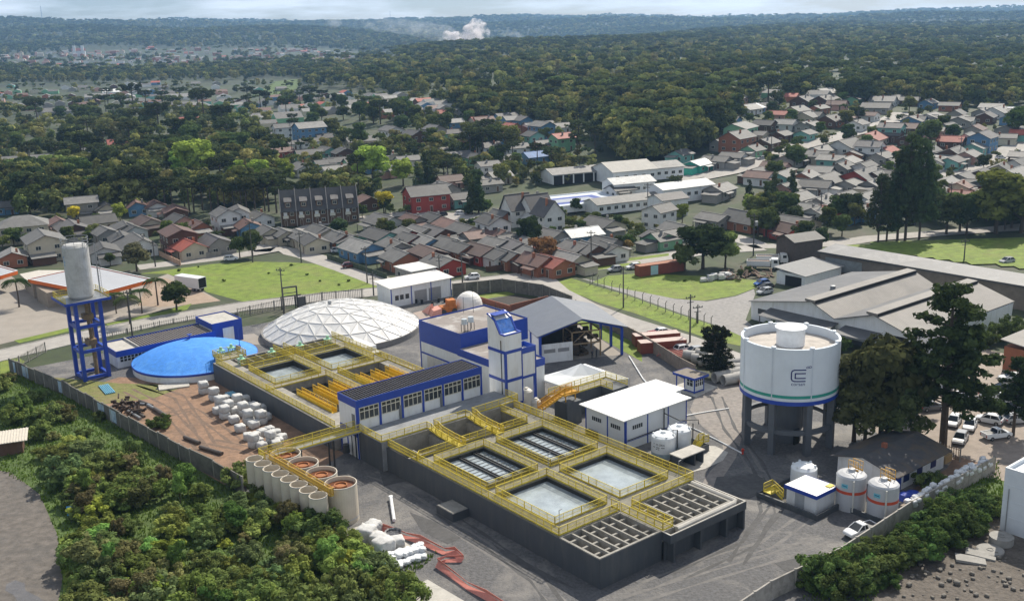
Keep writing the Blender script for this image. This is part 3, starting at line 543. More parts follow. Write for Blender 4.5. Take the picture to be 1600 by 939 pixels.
b = MB(); b.box(-15.6, -9.6, .3, .45, 0, 3.6); b.box(-16, -15.6, .5, 12, 0, 4.6); b.build('panel_wall', WHITE, sh); b = MB(); b.box(-15.5, -5.0, 10.5, 10.8, 0, 5.0); b.build('shade_backing', M('dark_backing', (.055, .05, .045), var=.4, scale=1), sh)  # dark panel added behind the machinery to darken the bright shed interior
for x in (-15.2, -12.5): b = MB(); b.box(x, x+2.2, .25, .3, 1.9, 2.6); b.build('window', STEEL, sh)
WOOD = M('weathered_timber', (.30, .22, .13), var=.25, scale=2)
def local_at(o, x, y, z=0): c_, s_ = math.cos(o.rotation_euler[2]), math.sin(o.rotation_euler[2]); return Vector((o.location.x+x*c_-y*s_, o.location.y+x*s_+y*c_, z))
tf = thing('machine_scaffold', 'brown timber frame full of machinery standing under the open gabled shed', 'frame', local_at(sh, -6.6, 1.2), SA)
b = MB()
for x in (-2.8, 2.8):
    for y in (0, 5): b.box(x-.12, x+.12, y-.12, y+.12, 0, 5.1)
for z in (2.7, 5.0):
    for y in (0, 5): b.box(-2.8, 2.8, y-.1, y+.1, z-.12, z+.12)
    for x in (-2.8, 2.8): b.box(x-.1, x+.1, 0, 5, z-.14, z+.1)
b.bar((-2.8, 0, 2.8), (0, 0, 5.0), .12); b.bar((2.8, 0, 2.8), (0, 0, 5.0), .12); b.build('posts', WOOD, tf)
b = MB()
for i in range(34): x, y, z = random.uniform(-2.3, 2.3), random.uniform(.8, 6.6), random.uniform(0, 3.8); b.box(x-.5, x+.5, y-.4, y+.4, z, z+random.uniform(.4, 1.1))
b.build('machinery', M('rusty_machinery', (.075, .05, .03), var=.6, scale=1.5, metal=.2), tf)
# ---- white tent
tt = pthing('event_tent', 'white peaked canopy tent in front of the open shed', 'tent', 41, 47.5)
C4 = [(35.7, 52.9), (35.9, 46.3), (46.5, 41.9), (46.6, 52.8)]; b = MB(); pk = (41, 47.7, 5.5)
for i in range(4):
    a_, c_ = C4[i], C4[(i+1) % 4]; m_ = ((a_[0]+c_[0])/2, (a_[1]+c_[1])/2)
    b.add([(*a_, 3.0), (*m_, 2.95), (*c_, 3.0), (pk[0]+(c_[0]-pk[0])*.5, pk[1]+(c_[1]-pk[1])*.5, 4.0), (pk[0]+(m_[0]-pk[0])*.5, pk[1]+(m_[1]-pk[1])*.5, 3.85), (pk[0]+(a_[0]-pk[0])*.5, pk[1]+(a_[1]-pk[1])*.5, 4.0), pk], [(0, 1, 4, 5), (1, 2, 3, 4), (5, 4, 6), (4, 3, 6)])
    b.quad((*a_, 2.7), (*c_, 2.7), (*c_, 3.0), (*a_, 3.0))
b.build('canopy', M('tent_fabric', (.78, .80, .80), rough=.5, var=.04, scale=.8), tt)
for a_ in C4: b = MB(); b.tube([(*a_, 0), (*a_, 3.0)], .05, 6); b.build('pole', STEEL, tt)
# ---- small dark tank with amber stair
dt = pthing('sludge_tank', 'narrow dark grey tank with yellow gangway and amber stair between tent and white shed', 'treatment basin', 36, 42)
b = MB(); b.box(29.6, 32.6, 38.4, 41.4, 0, 3.7); b.box(32.6, 42.6, 40.9, 43.5, 0, 3.7); b.box(39.2, 42.6, 38.2, 40.9, 0, 3.7); b.build('wall', GREY, dt)
b = MB(); b.box(29.8, 42.4, 41.0, 43.4, 3.7, 3.78); b.build('deck', CONC, dt)
rails(dt, [[(32.6, 41.0), (39.2, 41.0), (39.2, 38.3)], [(30, 43.3), (42.5, 43.3)], [(42.5, 43.3), (42.5, 38.3)]], 3.75)
b = MB()
for i in range(9): x = 29.7-i*.62; b.box(x-.35, x, 38.9, 40.0, 3.75-.0*i-(.0 if i < 1 else .0)-i*.0+.35-.12*0, 3.85+.35) if False else b.box(25.2+i*.5, 25.75+i*.5, 38.9, 40.0, 3.75+i*.16, 3.87+i*.16)
b.hexa([(25, 38.85, 3.7), (29.7, 38.85, 5.1), (29.7, 38.95, 5.1), (25, 38.95, 3.7), (25, 38.85, 4.0), (29.7, 38.85, 5.4), (29.7, 38.95, 5.4), (25, 38.95, 4.0)]); b.hexa([(25, 39.95, 3.7), (29.7, 39.95, 5.1), (29.7, 40.05, 5.1), (25, 40.05, 3.7), (25, 39.95, 4.0), (29.7, 39.95, 5.4), (29.7, 40.05, 5.4), (25, 40.05, 4.0)])
b.box(29.3, 32.4, 38.6, 40.4, 4.9, 5.05); rail_mesh([(25, 38.9, 3.8), (29.6, 38.9, 5.1), (32.3, 38.7, 5.0)], mb=b); rail_mesh([(25, 40.0, 3.8), (29.6, 40.0, 5.1), (32.3, 40.3, 5.0)], mb=b)
b.box(30.0, 30.15, 39.2, 39.35, 3.7, 4.9); b.box(32.0, 32.15, 39.2, 39.35, 3.7, 4.9); b.build('stair', ORAY, dt)
# ---- white shed
ws = pthing('chemical_shed', 'white panel shed with bright white flat roof beside the front basin', 'shed', 36, 30)
b = MB(); b.box(29.4, 42.4, 25.6, 34.0, 0, 4.9); b.box(42.4, 44.6, 28.7, 34.0, 0, 4.9); b.build('wall', M('white_panel', (.72, .75, .78), rough=.45, var=.04, scale=.5), ws)
b = MB(); b.hexa([(28.5, 25.0, 4.85), (42.9, 25.0, 4.85), (42.9, 34.5, 4.95), (28.5, 34.5, 4.95), (28.5, 25.0, 5.0), (42.9, 25.0, 5.0), (42.9, 34.5, 5.1), (28.5, 34.5, 5.1)]); b.box(42.9, 45.1, 28.4, 34.5, 4.92, 5.06); b.build('roof', WROOF, ws)
b = MB()
for p in (29.33, 33.9, 38.3, 42.3): b.box(p, p+.16 if p > 30 else p+.3, 25.52, 25.6, 0, 4.85)
for q in (25.6, 29.2, 33.85): b.box(29.32, 29.4, q, q+.16, 0, 4.85)
b.box(29.4, 42.4, 25.55, 25.6, 1.25, 1.33); b.build('blue_trim', BLUE, ws)
for q in (26.6, 30.6): b = MB(); b.box(29.35, 29.4, q, q+2.0, 2.9, 3.5); w_ = b.build('window', GLASS, ws); b = MB(); [b.box(29.34, 29.36, q+i*.4-.03, q+i*.4+.03, 2.9, 3.5) for i in range(6)]; b.build('window_bar', WHITE, w_, off=OFF[ws.name])
b = MB(); b.box(30.8, 32.9, 25.55, 25.6, 2.9, 3.5); w_ = b.build('window', GLASS, ws); b = MB(); [b.box(30.8+i*.42-.03, 30.8+i*.42+.03, 25.53, 25.56, 2.9, 3.5) for i in range(6)]; b.build('window_bar', WHITE, w_, off=OFF[ws.name])
b = MB(); b.tube([(37.2, 25.3, 0), (37.2, 25.3, 4.6)], .09, 8); b.tube([(37.2, 25.3, 3.9), (37.2, 22.2, 3.6), (39.5, 20.6, 3.6), (39.5, 20.6, 2.9)], .08, 8); b.tube([(29.6, 25.35, 1.6), (36.5, 25.35, 1.6), (36.6, 20.6, 2.9)], .08, 8); b.build('pipe', DARK, ws)
b = MB(); b.box(28.6, 29.3, 31.2, 33.2, 0, 1.3); psolo(b, 'generator_box', BLACK, 'small black box against the left wall of the white shed', 'box', 29, 32)
PLW = M('white_plastic', (.74, .77, .79), rough=.4, var=.06, scale=.8)
def text_mesh(txt, size):
    cu = bpy.data.curves.new('t', 'FONT'); cu.body = txt; cu.size = size; cu.align_x = 'CENTER'; o = bpy.data.objects.new('t', cu); COL.objects.link(o)
    dg = bpy.context.evaluated_depsgraph_get(); me = bpy.data.meshes.new_from_object(o.evaluated_get(dg)); vs = [tuple(v.co) for v in me.vertices]; fs = [tuple(p.vertices) for p in me.polygons]
    bpy.data.objects.remove(o); bpy.data.curves.remove(cu); bpy.data.meshes.remove(me); return vs, fs
def wrap_text(mb, txt, size, c, r, ang, z, mi=0):
    vs, fs = text_mesh(txt, size); mb.add([(c[0]+r*math.cos(ang+x/r), c[1]+r*math.sin(ang+x/r), z+y) for x, y, _ in vs], fs, mi)
def wrap_patch(mb, c, r, ang, z, w_, h, mi=0, slant=0.0):
    for i in range(6): x0, x1 = -w_/2+w_*i/6, -w_/2+w_*(i+1)/6; mb.add([(c[0]+r*math.cos(ang+x/r), c[1]+r*math.sin(ang+x/r), z+y+slant*x) for x, y in ((x0, -h/2), (x1, -h/2), (x1, h/2), (x0, h/2))], [(0, 1, 2, 3)], mi)
for k, (p, q) in enumerate(((31.4, 20.0), (34.9, 20.2))):
    t = pthing('chemical_tank', ['white plastic tank with small dark lettering nearer the front basin', 'white plastic tank behind the lettered one beside the white shed'][k], 'tank', p, q)
    b = MB(); r, h = 1.72, 4.1; b.lathe([(0, h), (.4, h), (.42, h-.15), (r*.75, h-.3), (r-.06, h-.55), (r, h-.75), (r, .45), (r, 0)], 36, (p, q)); b.build('shell', PLW, t, smooth=False)
    b = MB(); b.lathe([(r+.012, 0), (r+.012, 1.3)], 36, (p, q)); b.build('liquid_level', M('pale_blue_plastic', (.36, .45, .49), rough=.4), t)
    b = MB(); b.lathe([(0, h+.12), (.3, h+.1), (.34, h-.02)], 14, (p, q)); [b.box(p+1.45*math.cos(a)-.1, p+1.45*math.cos(a)+.1, q+1.45*math.sin(a)-.1, q+1.45*math.sin(a)+.1, h-.55, h-.25) for a in np.linspace(0, 6.28, 7)[:6]]; b.build('lid', PLW, t)
    if k == 0:
        b = MB(); wrap_text(b, 'T  M ORA', .42, (p, q), r+.02, R(-160), 2.55); [wrap_patch(b, (p, q), r+.02, R(-160)+x/r, 2.28+dz, w_, .09) for x, w_, dz in ((-.75, .4, 0), (-.1, .5, 0), (.62, .5, 0), (-.3, .25, -.25), (0, .2, -.27))]; b.build('lettering', DARK, t)
    b = MB(); b.tube([(p+1.0, q-.9, h-.5), (p+1.0, q-.9, h+.25), (p+1.45, q-1.3, h+.25), (p+1.45, q-1.3, 1.6)], .09, 8); b.build('fill_pipe', DARK, t)
bd = pthing('tank_bund', 'low dark bund wall around the two white tanks, with a flat pump cover', 'bund', 34, 18)
b = MB(); b.box(29.2, 29.4, 17.6, 22.2, 0, 1.1); b.box(29.4, 38.2, 17.4, 17.6, 0, 1.1); b.box(38.0, 38.2, 17.6, 22.2, 0, 1.1); b.build('wall', GREY, bd)
b = MB(); b.box(29.9, 30.1, 15.2, 17.3, 0, 1.9); b.box(34.3, 34.5, 15.2, 17.3, 0, 1.9); b.box(32.6, 32.8, 15.2, 17.3, 0, 1.9); b.box(29.9, 34.5, 17.1, 17.3, 0, 1.9); b.build('pump_cover_wall', GREY, bd)
b = MB(); b.box(29.8, 34.6, 15.0, 17.4, 1.9, 2.05); b.build('pump_cover_top', SLAB, bd)
b = MB(); b.hexa([(36.2, 17.8, .2), (37.4, 17.8, 1.3), (37.4, 18.7, 1.3), (36.2, 18.7, .2), (36.2, 17.8, .35), (37.4, 17.8, 1.45), (37.4, 18.7, 1.45), (36.2, 18.7, .35)]); rail_mesh([(36.2, 17.8, .3), (37.4, 17.8, 1.4), (38.6, 17.8, 1.2)], mb=b); rail_mesh([(36.2, 18.7, .3), (37.4, 18.7, 1.4), (38.6, 18.7, 1.2)], mb=b); b.build('stair', YEL, bd)
psheet('bund_paving', [(29, 14.4), (33, 13.6), (37, 13.8), (39.8, 15.2), (40.2, 18), (38.3, 20), (38.3, 17.3), (29, 17.3)], .05, SLAB)
# ---- kiosk
kk = pthing('guard_kiosk', 'small blue and white guard kiosk with a flat brown roof near the concrete pipes', 'kiosk', 56, 36)
b = MB(); b.box(54.9, 57.2, 35.0, 37.2, .12, 2.7); b.build('wall', WHITE, kk)
b = MB(); b.box(54.2, 57.7, 34.4, 39.2, 2.85, 2.95); b.build('roof', M('brown_roof', (.20, .17, .14), var=.2, scale=2), kk)
b = MB(); b.box(54.15, 57.75, 34.35, 34.4, 2.6, 3.0); b.box(54.15, 54.2, 34.4, 39.2, 2.6, 3.0); b.box(57.7, 57.75, 34.4, 39.2, 2.6, 3.0); b.box(54.2, 57.7, 39.2, 39.25, 2.6, 3.0)
for p, q in ((54.83, 34.93), (57.12, 34.93), (54.83, 37.1), (54.83, 38.9)): b.box(p, p+.15, q, q+.15, 0, 2.62)
b.box(54.86, 57.24, 34.96, 35, .12, .35); b.box(54.86, 54.9, 35, 37.2, .12, .35); b.build('blue_trim', BLUE, kk)
for a_ in ((55.15, 55.95), (56.2, 57.0)):
    fr = MB(); fr.box(a_[0], a_[1], 34.95, 35.0, 1.2, 2.4); w_ = fr.build('window', GLASS, kk); fr = MB(); m_ = sum(a_)/2; fr.box(m_-.04, m_+.04, 34.93, 34.96, 1.2, 2.4); fr.box(a_[0], a_[1], 34.935, 34.955, 1.85, 1.92); fr.build('frame', WHITE, w_, off=OFF[kk.name])
fr = MB(); fr.box(54.85, 54.9, 35.4, 36.6, 1.2, 2.4); w_ = fr.build('window', GLASS, kk); fr = MB(); fr.box(54.83, 54.86, 35.96, 36.04, 1.2, 2.4); fr.box(54.835, 54.855, 35.4, 36.6, 1.85, 1.92); fr.build('frame', WHITE, w_, off=OFF[kk.name])
psheet('kiosk_paving', [(53.8, 33.6), (60.2, 34.5), (60.6, 40), (53.8, 40)], .05, SLAB)
# ---- elevated water tank
wtk = pthing('elevated_water_tank', 'large white cylindrical tank with green and blue bands on dark grey columns', 'water tank', 50, 12.7)
CT, RT = (50, 12.7), 7.0; Z0, Z1 = 7.7, 15.9
TW = M('tank_white', (.66, .72, .78), rough=.45, var=.05, scale=.5, dirt=.2, dirtcol=(.5, .54, .58), dscale=.3)
b = MB(); b.lathe([(RT-.02, Z0), (RT, Z0+.02), (RT, Z1), (RT-.35, Z1), (RT-.35, 14.6), (0, 14.8)], 72, CT); b.lathe([(0, Z0), (RT-.02, Z0)], 72, CT); b.build('drum', TW, wtk)
b = MB(); b.lathe([(RT-.36, 14.62), (5.9, 14.63), (0, 14.85)], 48, CT); b.build('drum_roof', M('tank_roof', (.46, .42, .38), var=.2, scale=.7, dirt=.6, dirtcol=(.2, .18, .16), dscale=.25), wtk)
b = MB(); b.lathe([(RT-.345, 14.6), (RT-.345, 15.35)], 72, CT); b.build('stained_ring', M('stained_ring', (.16, .14, .13), var=.4, scale=1), wtk)
for nm, z0, z1, m_ in (('green_band', 8.75, 9.2, M('green_band', (.02, .30, .24), rough=.45)), ('blue_band', 7.7, 8.3, BLUE)):
    b = MB(); b.lathe([(RT+.015, z0), (RT+.015, z1)], 72, CT); b.build(nm, m_, wtk)
b = MB()
for k in range(8): a = k*math.pi/4+.3; b.lathe([(RT+.03, Z0+.6), (RT+.03, Z1)], 2, CT, a0=a-.012, a1=a+.012)
b.build('wall_seam', M('seam_grey', (.55, .61, .68), rough=.5), wtk)
for k in range(8):
    a = k*math.pi/4+.3; x, y = CT[0]+6.75*math.cos(a), CT[1]+6.75*math.sin(a); b = MB(); b.lathe([(.34, Z1-.05), (.34, Z1+.22), (0, Z1+.32)], 12, (x, y)); b.build('rim_knob', TW, wtk)
b = MB(); b.lathe([(2.0, 14.8), (2.0, 17.2), (0, 17.2)], 32, (49.6, 12.4)); b.add([(49.6+2.25*math.cos(t), 12.4+2.25*math.sin(t), 17.2+.05) for t in np.linspace(0, 2*math.pi, 33)[:-1]]+[(49.6+2.25*math.cos(t), 12.4+2.25*math.sin(t), 17.42) for t in np.linspace(0, 2*math.pi, 33)[:-1]], [tuple(range(31, -1, -1)), tuple(range(32, 64))]+[(i, (i+1) % 32, 32+(i+1) % 32, 32+i) for i in range(32)]); b.build('roof_hatch_house', M('hatch_white', (.78, .80, .82), rough=.45), wtk)
COLM = M('column_grey', (.10, .11, .125), rough=.6, var=.1, scale=.6)
for k in range(8):
    a = k*math.pi/4+.3; x, y = 6.35*math.cos(a), 6.35*math.sin(a); ca, sa = math.cos(a), math.sin(a); b = MB()
    pts = [(CT[0]+x+ca*u-sa*v, CT[1]+y+sa*u+ca*v) for u, v in ((-.5, -.42), (.5, -.42), (.5, .42), (-.5, .42))]; b.prism(pts, 0, Z0); b.build('column', COLM, wtk)
b = MB(); b.lathe([(6.05, 3.1), (6.6, 3.1), (6.6, 3.75), (6.05, 3.75), (6.05, 3.1)], 48, CT); b.build('ring_beam', COLM, wtk)
b = MB(); b.lathe([(2.0, 0), (2.0, Z0)], 24, CT); b.build('core_shaft', COLM, wtk)
b = MB(); b.box(48.9, 50.0, 10.5, 10.72, 0, 2.3); b.build('shaft_door', BLACK, wtk)
# emblem on the drum, wrapped round it
LA = math.radians(-134); b = MB()
def strip(pts, wd_):
    sub_ = []
    for (xa, ya), (xb, yb) in zip(pts, pts[1:]): k_ = max(1, int(math.hypot(xb-xa, yb-ya)/.12)); sub_ += [(xa+(xb-xa)*i/k_, ya+(yb-ya)*i/k_) for i in range(k_)]
    pts = sub_+[pts[-1]]
    for (x0, y0), (x1, y1) in zip(pts, pts[1:]):
        dx, dy = x1-x0, y1-y0; l = math.hypot(dx, dy); nx, ny = -dy/l*wd_/2, dx/l*wd_/2; ex, ey = dx/l*wd_*.3, dy/l*wd_*.3
        q4 = [(x0+nx-ex, y0+ny-ey), (x0-nx-ex, y0-ny-ey), (x1-nx+ex, y1-ny+ey), (x1+nx+ex, y1+ny+ey)]
        b.add([(CT[0]+(RT+.03)*math.cos(LA+x/RT), CT[1]+(RT+.03)*math.sin(LA+x/RT), 12.2+y) for x, y in q4], [(0, 1, 2, 3)])
strip([(1.05, .82), (-.5, .82), (-.78, .7), (-.9, .45), (-.9, -.45), (-.78, -.7), (-.5, -.82), (1.0, -.82)], .17)
strip([(1.0, .32), (-.38, .32), (-.38, -.38), (1.0, -.38)], .17)
strip([(1.1+.2+.2*math.cos(t)*(1.0), 1.17+.13*math.sin(t)) for t in np.linspace(0, 6.28, 13)], .07); strip([(1.65+.2*math.cos(t), 1.2+.13*math.sin(t)) for t in np.linspace(0, 6.28, 13)], .07)
wrap_text(b, 'corsan', .72, CT, RT+.02, LA+.05/RT, 10.75); b.build('emblem', M('emblem_navy', (.012, .02, .16), rough=.5), wtk)
b = MB(); b.tube([(44.6, 29.5, .12), (43.2, 27.6, .12), (42.8, 23.5, .12), (41.8, 18.2, .12), (40.8, 13.5, .12)], .11, 8); b.tube([(44.6, 29.5, .12), (49.5, 28, .12), (53.5, 26.5, .12)], .11, 8); psolo(b, 'white_pipe', WHITE, 'white pipe lying on the gravel beside the big water tank', 'pipe', 43, 22)
b = MB(); b.lathe([(.14, 0), (.14, .7), (.22, .7), (.22, .8), (0, .95)], 10, (40.8, 13.4)); b.tube([(40.5, 13.4, .55), (41.1, 13.4, .55)], .08, 6); psolo(b, 'hydrant', M('red_paint', (.5, .04, .02), rough=.5), 'red hydrant at the end of the white pipe', 'hydrant', 40.8, 13.4)
b = MB(); b.tube([(61.4, 56.8, .15), (54, 46, .15), (51.5, 41.5, .15)], .13, 8); psolo(b, 'white_pipe', WHITE, 'straight white pipe running from the open shed towards the white shed', 'pipe', 56, 49)
# ---- faceted white dome
dm = pthing('geodesic_dome', 'wide low white faceted dome beside the back basin', 'dome', 31.3, 110.5)
DC, DR, ZB, ZT = (31.3, 110.5), 16.3, 1.0, 6.1
rows = [(0.0, 1), (.20, 6), (.40, 12), (.61, 18), (.81, 24), (1.0, 30)]; Rs = (DR**2+(ZT-ZB)**2)/(2*(ZT-ZB)); b = MB(); ids = []
for t, n in rows:
    r_ = DR*t; z = ZT-Rs+math.sqrt(Rs*Rs-r_*r_); ids.append([len(b.v)+k for k in range(n)]); b.v += [(DC[0]+r_*math.cos(2*math.pi*(k+(.5 if n == 12 or n == 24 else 0))/n), DC[1]+r_*math.sin(2*math.pi*(k+(.5 if n == 12 or n == 24 else 0))/n), z) for k in range(n)]
rib = MB()
def stitch(A, B):
    i = j = 0; na, nb = len(A), len(B)
    ang = lambda v: math.atan2(b.v[v][1]-DC[1], b.v[v][0]-DC[0]) % (2*math.pi)
    A = sorted(A, key=ang); B = sorted(B, key=ang); fs = []
    if na == 1: return [(A[0], B[k], B[(k+1) % nb]) for k in range(nb)]
    while i < na or j < nb:
        aa = ang(A[i % na])+(2*math.pi if i >= na else 0); a2 = ang(A[(i+1) % na])+(2*math.pi if i+1 >= na else 0); b2 = ang(B[(j+1) % nb])+(2*math.pi if j+1 >= nb else 0)
        if j < nb and (i >= na or b2 <= a2): fs.append((A[i % na], B[j % nb], B[(j+1) % nb])); j += 1
        else: fs.append((A[i % na], B[j % nb], A[(i+1) % na])); i += 1
    return fs
es = set()
for A, B in zip(ids, ids[1:]):
    for f_ in stitch(A, B):
        v0, v1, v2 = (Vector(b.v[k]) for k in f_); c_ = (v0+v1+v2)/3+Vector((0, 0, -.11)); nrm = (v1-v0).cross(v2-v0)
        f_ = f_ if nrm.z > 0 else f_[::-1]; k = len(b.v); b.v.append(tuple(c_))
        for m_ in range(3): b.f.append([f_[m_], f_[(m_+1) % 3], k]); b.m.append(0)
        for m_ in range(3): es.add(tuple(sorted((f_[m_], f_[(m_+1) % 3]))))
b.build('shell', M('dome_white', (.64, .635, .625), rough=.5, var=.05, scale=.5, dirt=.3, dirtcol=(.56, .54, .5), dscale=.25), dm)
for i_, j_ in es: rib.bar(Vector(b.v[i_])+Vector((0, 0, .03)), Vector(b.v[j_])+Vector((0, 0, .03)), .13, .07)
rib.build('ribs', M('dome_rib', (.54, .535, .52), rough=.5), dm)
b = MB(); b.lathe([(DR+.05, .0), (DR+.05, 1.15), (DR-.3, 1.15)], 64, DC); b.build('base_ring', M('ring_grey', (.22, .21, .2)), dm)  # one even grey around the foot of the dome
b = MB(); b.lathe([(0, 6.6), (.35, 6.55), (.4, 6.05)], 12, (29.6, 111.8)); b.build('vent', STEEL, dm)
# ---- blue shallow dome
bd_ = pthing('blue_dome_tank', 'shallow bright blue dome roofed reservoir beside the tall tower', 'reservoir', -.3, 110.5)
BC, BR = (-.3, 110.5), 11.5; prof = [(BR, 1.25), (BR+.02, 1.5)]; Rb = (BR**2+2.7**2)/5.4
for t in np.linspace(1, 0, 12): prof.append((BR*t, 4.2-Rb+math.sqrt(Rb*Rb-(BR*t)**2)))
b = MB(); b.lathe(prof, 72, BC); b.build('roof', M('bright_blue_coating', (.045, .24, .70), rough=.8, var=.2, scale=1.4, dirt=.45, dirtcol=(.13, .40, .80), dscale=.5, bump=.04, bscale=5), bd_, smooth=True)
b = MB(); b.lathe([(BR-.1, 0), (BR-.1, 1.3)], 72, BC); b.build('wall', WHITE, bd_)
b = MB(); b.lathe([(BR+.03, 1.15), (BR+.06, 1.5), (BR-.05, 1.56)], 72, BC); b.tube([(-11.4, 112.4, 1.62), (-6, 113.4, 3.2), (.2, 114.2, 4.1)], .09, 6); b.lathe([(.0, 5.0), (.5, 4.9), (.12, 4.75), (.12, 4.0)], 12, (.4, 114.3)); b.lathe([(0, 3.5), (.5, 3.45), (.5, 2.9)], 14, (6.1, 105.2)); b.tube([(6.4, 105.2, 3.2), (6.4, 105.2, 6.6)], .06, 6); b.build('vent', BLUE, bd_)
# ---- tall blue tower with a grey silo
st = pthing('silo_tower', 'tall blue steel tower carrying an upright grey silo beside the left boundary wall', 'tower', -17.4, 117.2)
for p in (-19.5, -15.2):
    for q in (114.9, 119.5): b = MB(); b.box(p-.32, p+.32, q-.32, q+.32, 0, 14.8); b.build('leg', BLUE, st)
b = MB()
for z in (.2, 5.2, 9.8, 14.3):
    for q in (114.9, 119.5): b.box(-19.2, -15.5, q-.25, q+.25, z, z+.55)
    for p in (-19.5, -15.2): b.box(p-.25, p+.25, 115.2, 119.2, z, z+.55)
b.build('cross_beam', BLUE, st)
b = MB(); b.box(-21.6, -13.6, 113.2, 121.0, 14.8, 15.05); b.build('platform', STEEL, st); b = MB()
b.box(-21.65, -13.55, 113.1, 113.2, 14.7, 15.15); b.box(-21.7, -21.6, 113.1, 121.1, 14.7, 15.15); b.box(-13.6, -13.5, 113.2, 121, 14.7, 15.15); b.build('platform_edge', BLUE, st)
rail_mesh([(-21.4, 113.4), (-21.4, 120.8), (-13.8, 120.8), (-13.8, 113.4)], 15.05, 1.1, gap=.6).build('railing', YEL, st)
SILO = M('silo_grey', (.50, .50, .49), rough=.6, var=.15, scale=.6, dirt=.7, dirtcol=(.30, .29, .27), dscale=.5)
b = MB(); b.lathe([(1.9, 15.05), (2.25, 15.5), (2.25, 24.4), (1.9, 24.8), (0, 25.1)], 32, (-17.5, 117.2)); b.build('silo', SILO, st); b = MB(); [wrap_patch(b, (-17.5, 117.2), 2.265, R(-172)+dx/2.25, 21.9+dz, w_, .28) for dx, dz, w_ in ((0, .9, .5), (0, .4, .35), (.1, 0, .55), (0, -.5, .4))]; b.build('faded_mark', M('faded_blue_mark', (.22, .36, .52), var=.4, scale=3), st)
b = MB()
for z in (25.0, 25.5, 26.0): b.lathe([(2.3, z), (2.36, z), (2.36, z+.07), (2.3, z+.07), (2.3, z)], 32, (-17.5, 117.2))
for k in range(10): a = k*.628; b.tube([(-17.5+2.33*math.cos(a), 117.2+2.33*math.sin(a), 24.3), (-17.5+2.33*math.cos(a), 117.2+2.33*math.sin(a), 26.0)], .04, 5)
b.build('top_rail', STEEL, st)
b = MB(); b.tube([(-15.9, 116.2, 24.6), (-14.6, 115.6, 24.8), (-14.6, 115.6, 16)], .12, 8); [b.bar((-14.8, 115.2, z), (-14.3, 115.2, z), .04) for z in np.arange(15.2, 24, .45)]; b.tube([(-14.8, 115.2, 15), (-14.8, 115.2, 24.4)], .035, 5); b.tube([(-14.3, 115.2, 15), (-14.3, 115.2, 24.4)], .035, 5); b.build('ladder', STEEL, st)
RUST = M('rusty_pipe', (.22, .15, .08), var=.4, scale=2, dirt=.4, dirtcol=(.35, .28, .12), dscale=1)
b = MB(); b.tube([(-17.0, 116.8, 15), (-17.0, 116.8, 11.2), (-16.8, 116.6, 6.2), (-16.8, 116.6, .3)], .34, 10); b.tube([(-16.3, 117.4, 14), (-16.3, 117.4, .3)], .16, 8)
for z in (11, 6.2): b.box(-17.9, -16.2, 115.9, 117.7, z, z+1.0)
b.build('discharge_pipe', RUST, st)
# ---- long low blue building with ribbed roof
lb = pthing('pump_house', 'long low blue and white building with a ribbed dark roof behind the blue dome', 'building', 0, 122)
b = MB(); b.box(-12.4, 7.2, 118.3, 126.4, 0, 2.9); b.box(7.2, 13.4, 119.6, 127.6, 0, 4.2); b.build('wall', WHITE, lb)
b = MB(); b.box(-12.5, 7.2, 118.2, 118.3, 2.2, 3.35); b.box(-12.5, -12.4, 118.3, 126.4, 2.2, 3.35); b.box(-12.5, 7.2, 126.4, 126.5, 2.2, 3.35); b.box(7.1, 13.5, 119.5, 119.6, 0, 4.5); b.box(13.4, 13.5, 119.6, 127.6, 0, 4.5); b.box(7.1, 7.2, 119.6, 127.6, 3.3, 4.5); b.box(7.1, 13.5, 127.6, 127.7, 3, 4.5); b.build('blue_trim', BLUE, lb)
b = MB(); b.box(-8.0, 7.1, 118.4, 126.3, 2.92, 3.0); [b.box(-7.8+i*.55, -7.56+i*.55, 118.5, 126.2, 3.0, 3.2) for i in range(27)]; b.build('ribbed_roof', M('ribbed_brown_roof', (.17, .15, .14), rough=.6, var=.2), lb)
b = MB(); b.box(-12.3, -8.2, 118.4, 126.3, 2.92, 3.1); b.box(7.3, 13.3, 119.7, 127.5, 4.2, 4.3); b.box(-8.2, -8.0, 118.3, 126.4, 2.92, 3.5); b.build('flat_roof', SLAB, lb)
b = MB(); b.box(9.3, 11.6, 119.42, 119.5, .2, 3.2); b.build('door', WHITE, lb)
b = MB(); [b.box(-11.8+i*.7, -11.3+i*.7, 118.14, 118.2, 1.2, 1.6) for i in range(9)]; [b.box(-11.8+i*.7, -11.3+i*.7, 118.14, 118.2, 1.75, 2.15) for i in range(9)]; b.build('vent_block', BLACK, lb)
# ---- small white shed by the road
rs = pthing('workshop_shed', 'small white panel shed with a mono pitch roof beside the road', 'shed', 56.5, 121)
b = MB(); b.add([(p, q, z) for p, q, z in ((48.9, 118.9, 0), (64.6, 118.0, 0), (64.8, 124.2, 0), (49.1, 125.1, 0), (48.9, 118.9, 4.4), (64.6, 118, 4.4), (64.8, 124.2, 4.9), (49.1, 125.1, 4.9))], [(3, 2, 1, 0), (4, 5, 6, 7), (0, 1, 5, 4), (1, 2, 6, 5), (2, 3, 7, 6), (3, 0, 4, 7)]); b.build('wall', WHITE, rs)
b = MB(); slab(b, (48.3, 118.2, 4.55), (65.2, 117.3, 4.55), (65.4, 124.8, 5.1), (48.5, 125.7, 5.1)); b.build('roof', M('cream_roof', (.66, .64, .6), rough=.5, var=.1), rs)
b = MB()
for t in (0, .33, .66, 1): p = 48.9+15.7*t; q = 118.9-.9*t; b.box(p-.1, p+.1, q-.08, q+.05, 0, 4.45)
b.build('blue_trim', BLUE, rs)
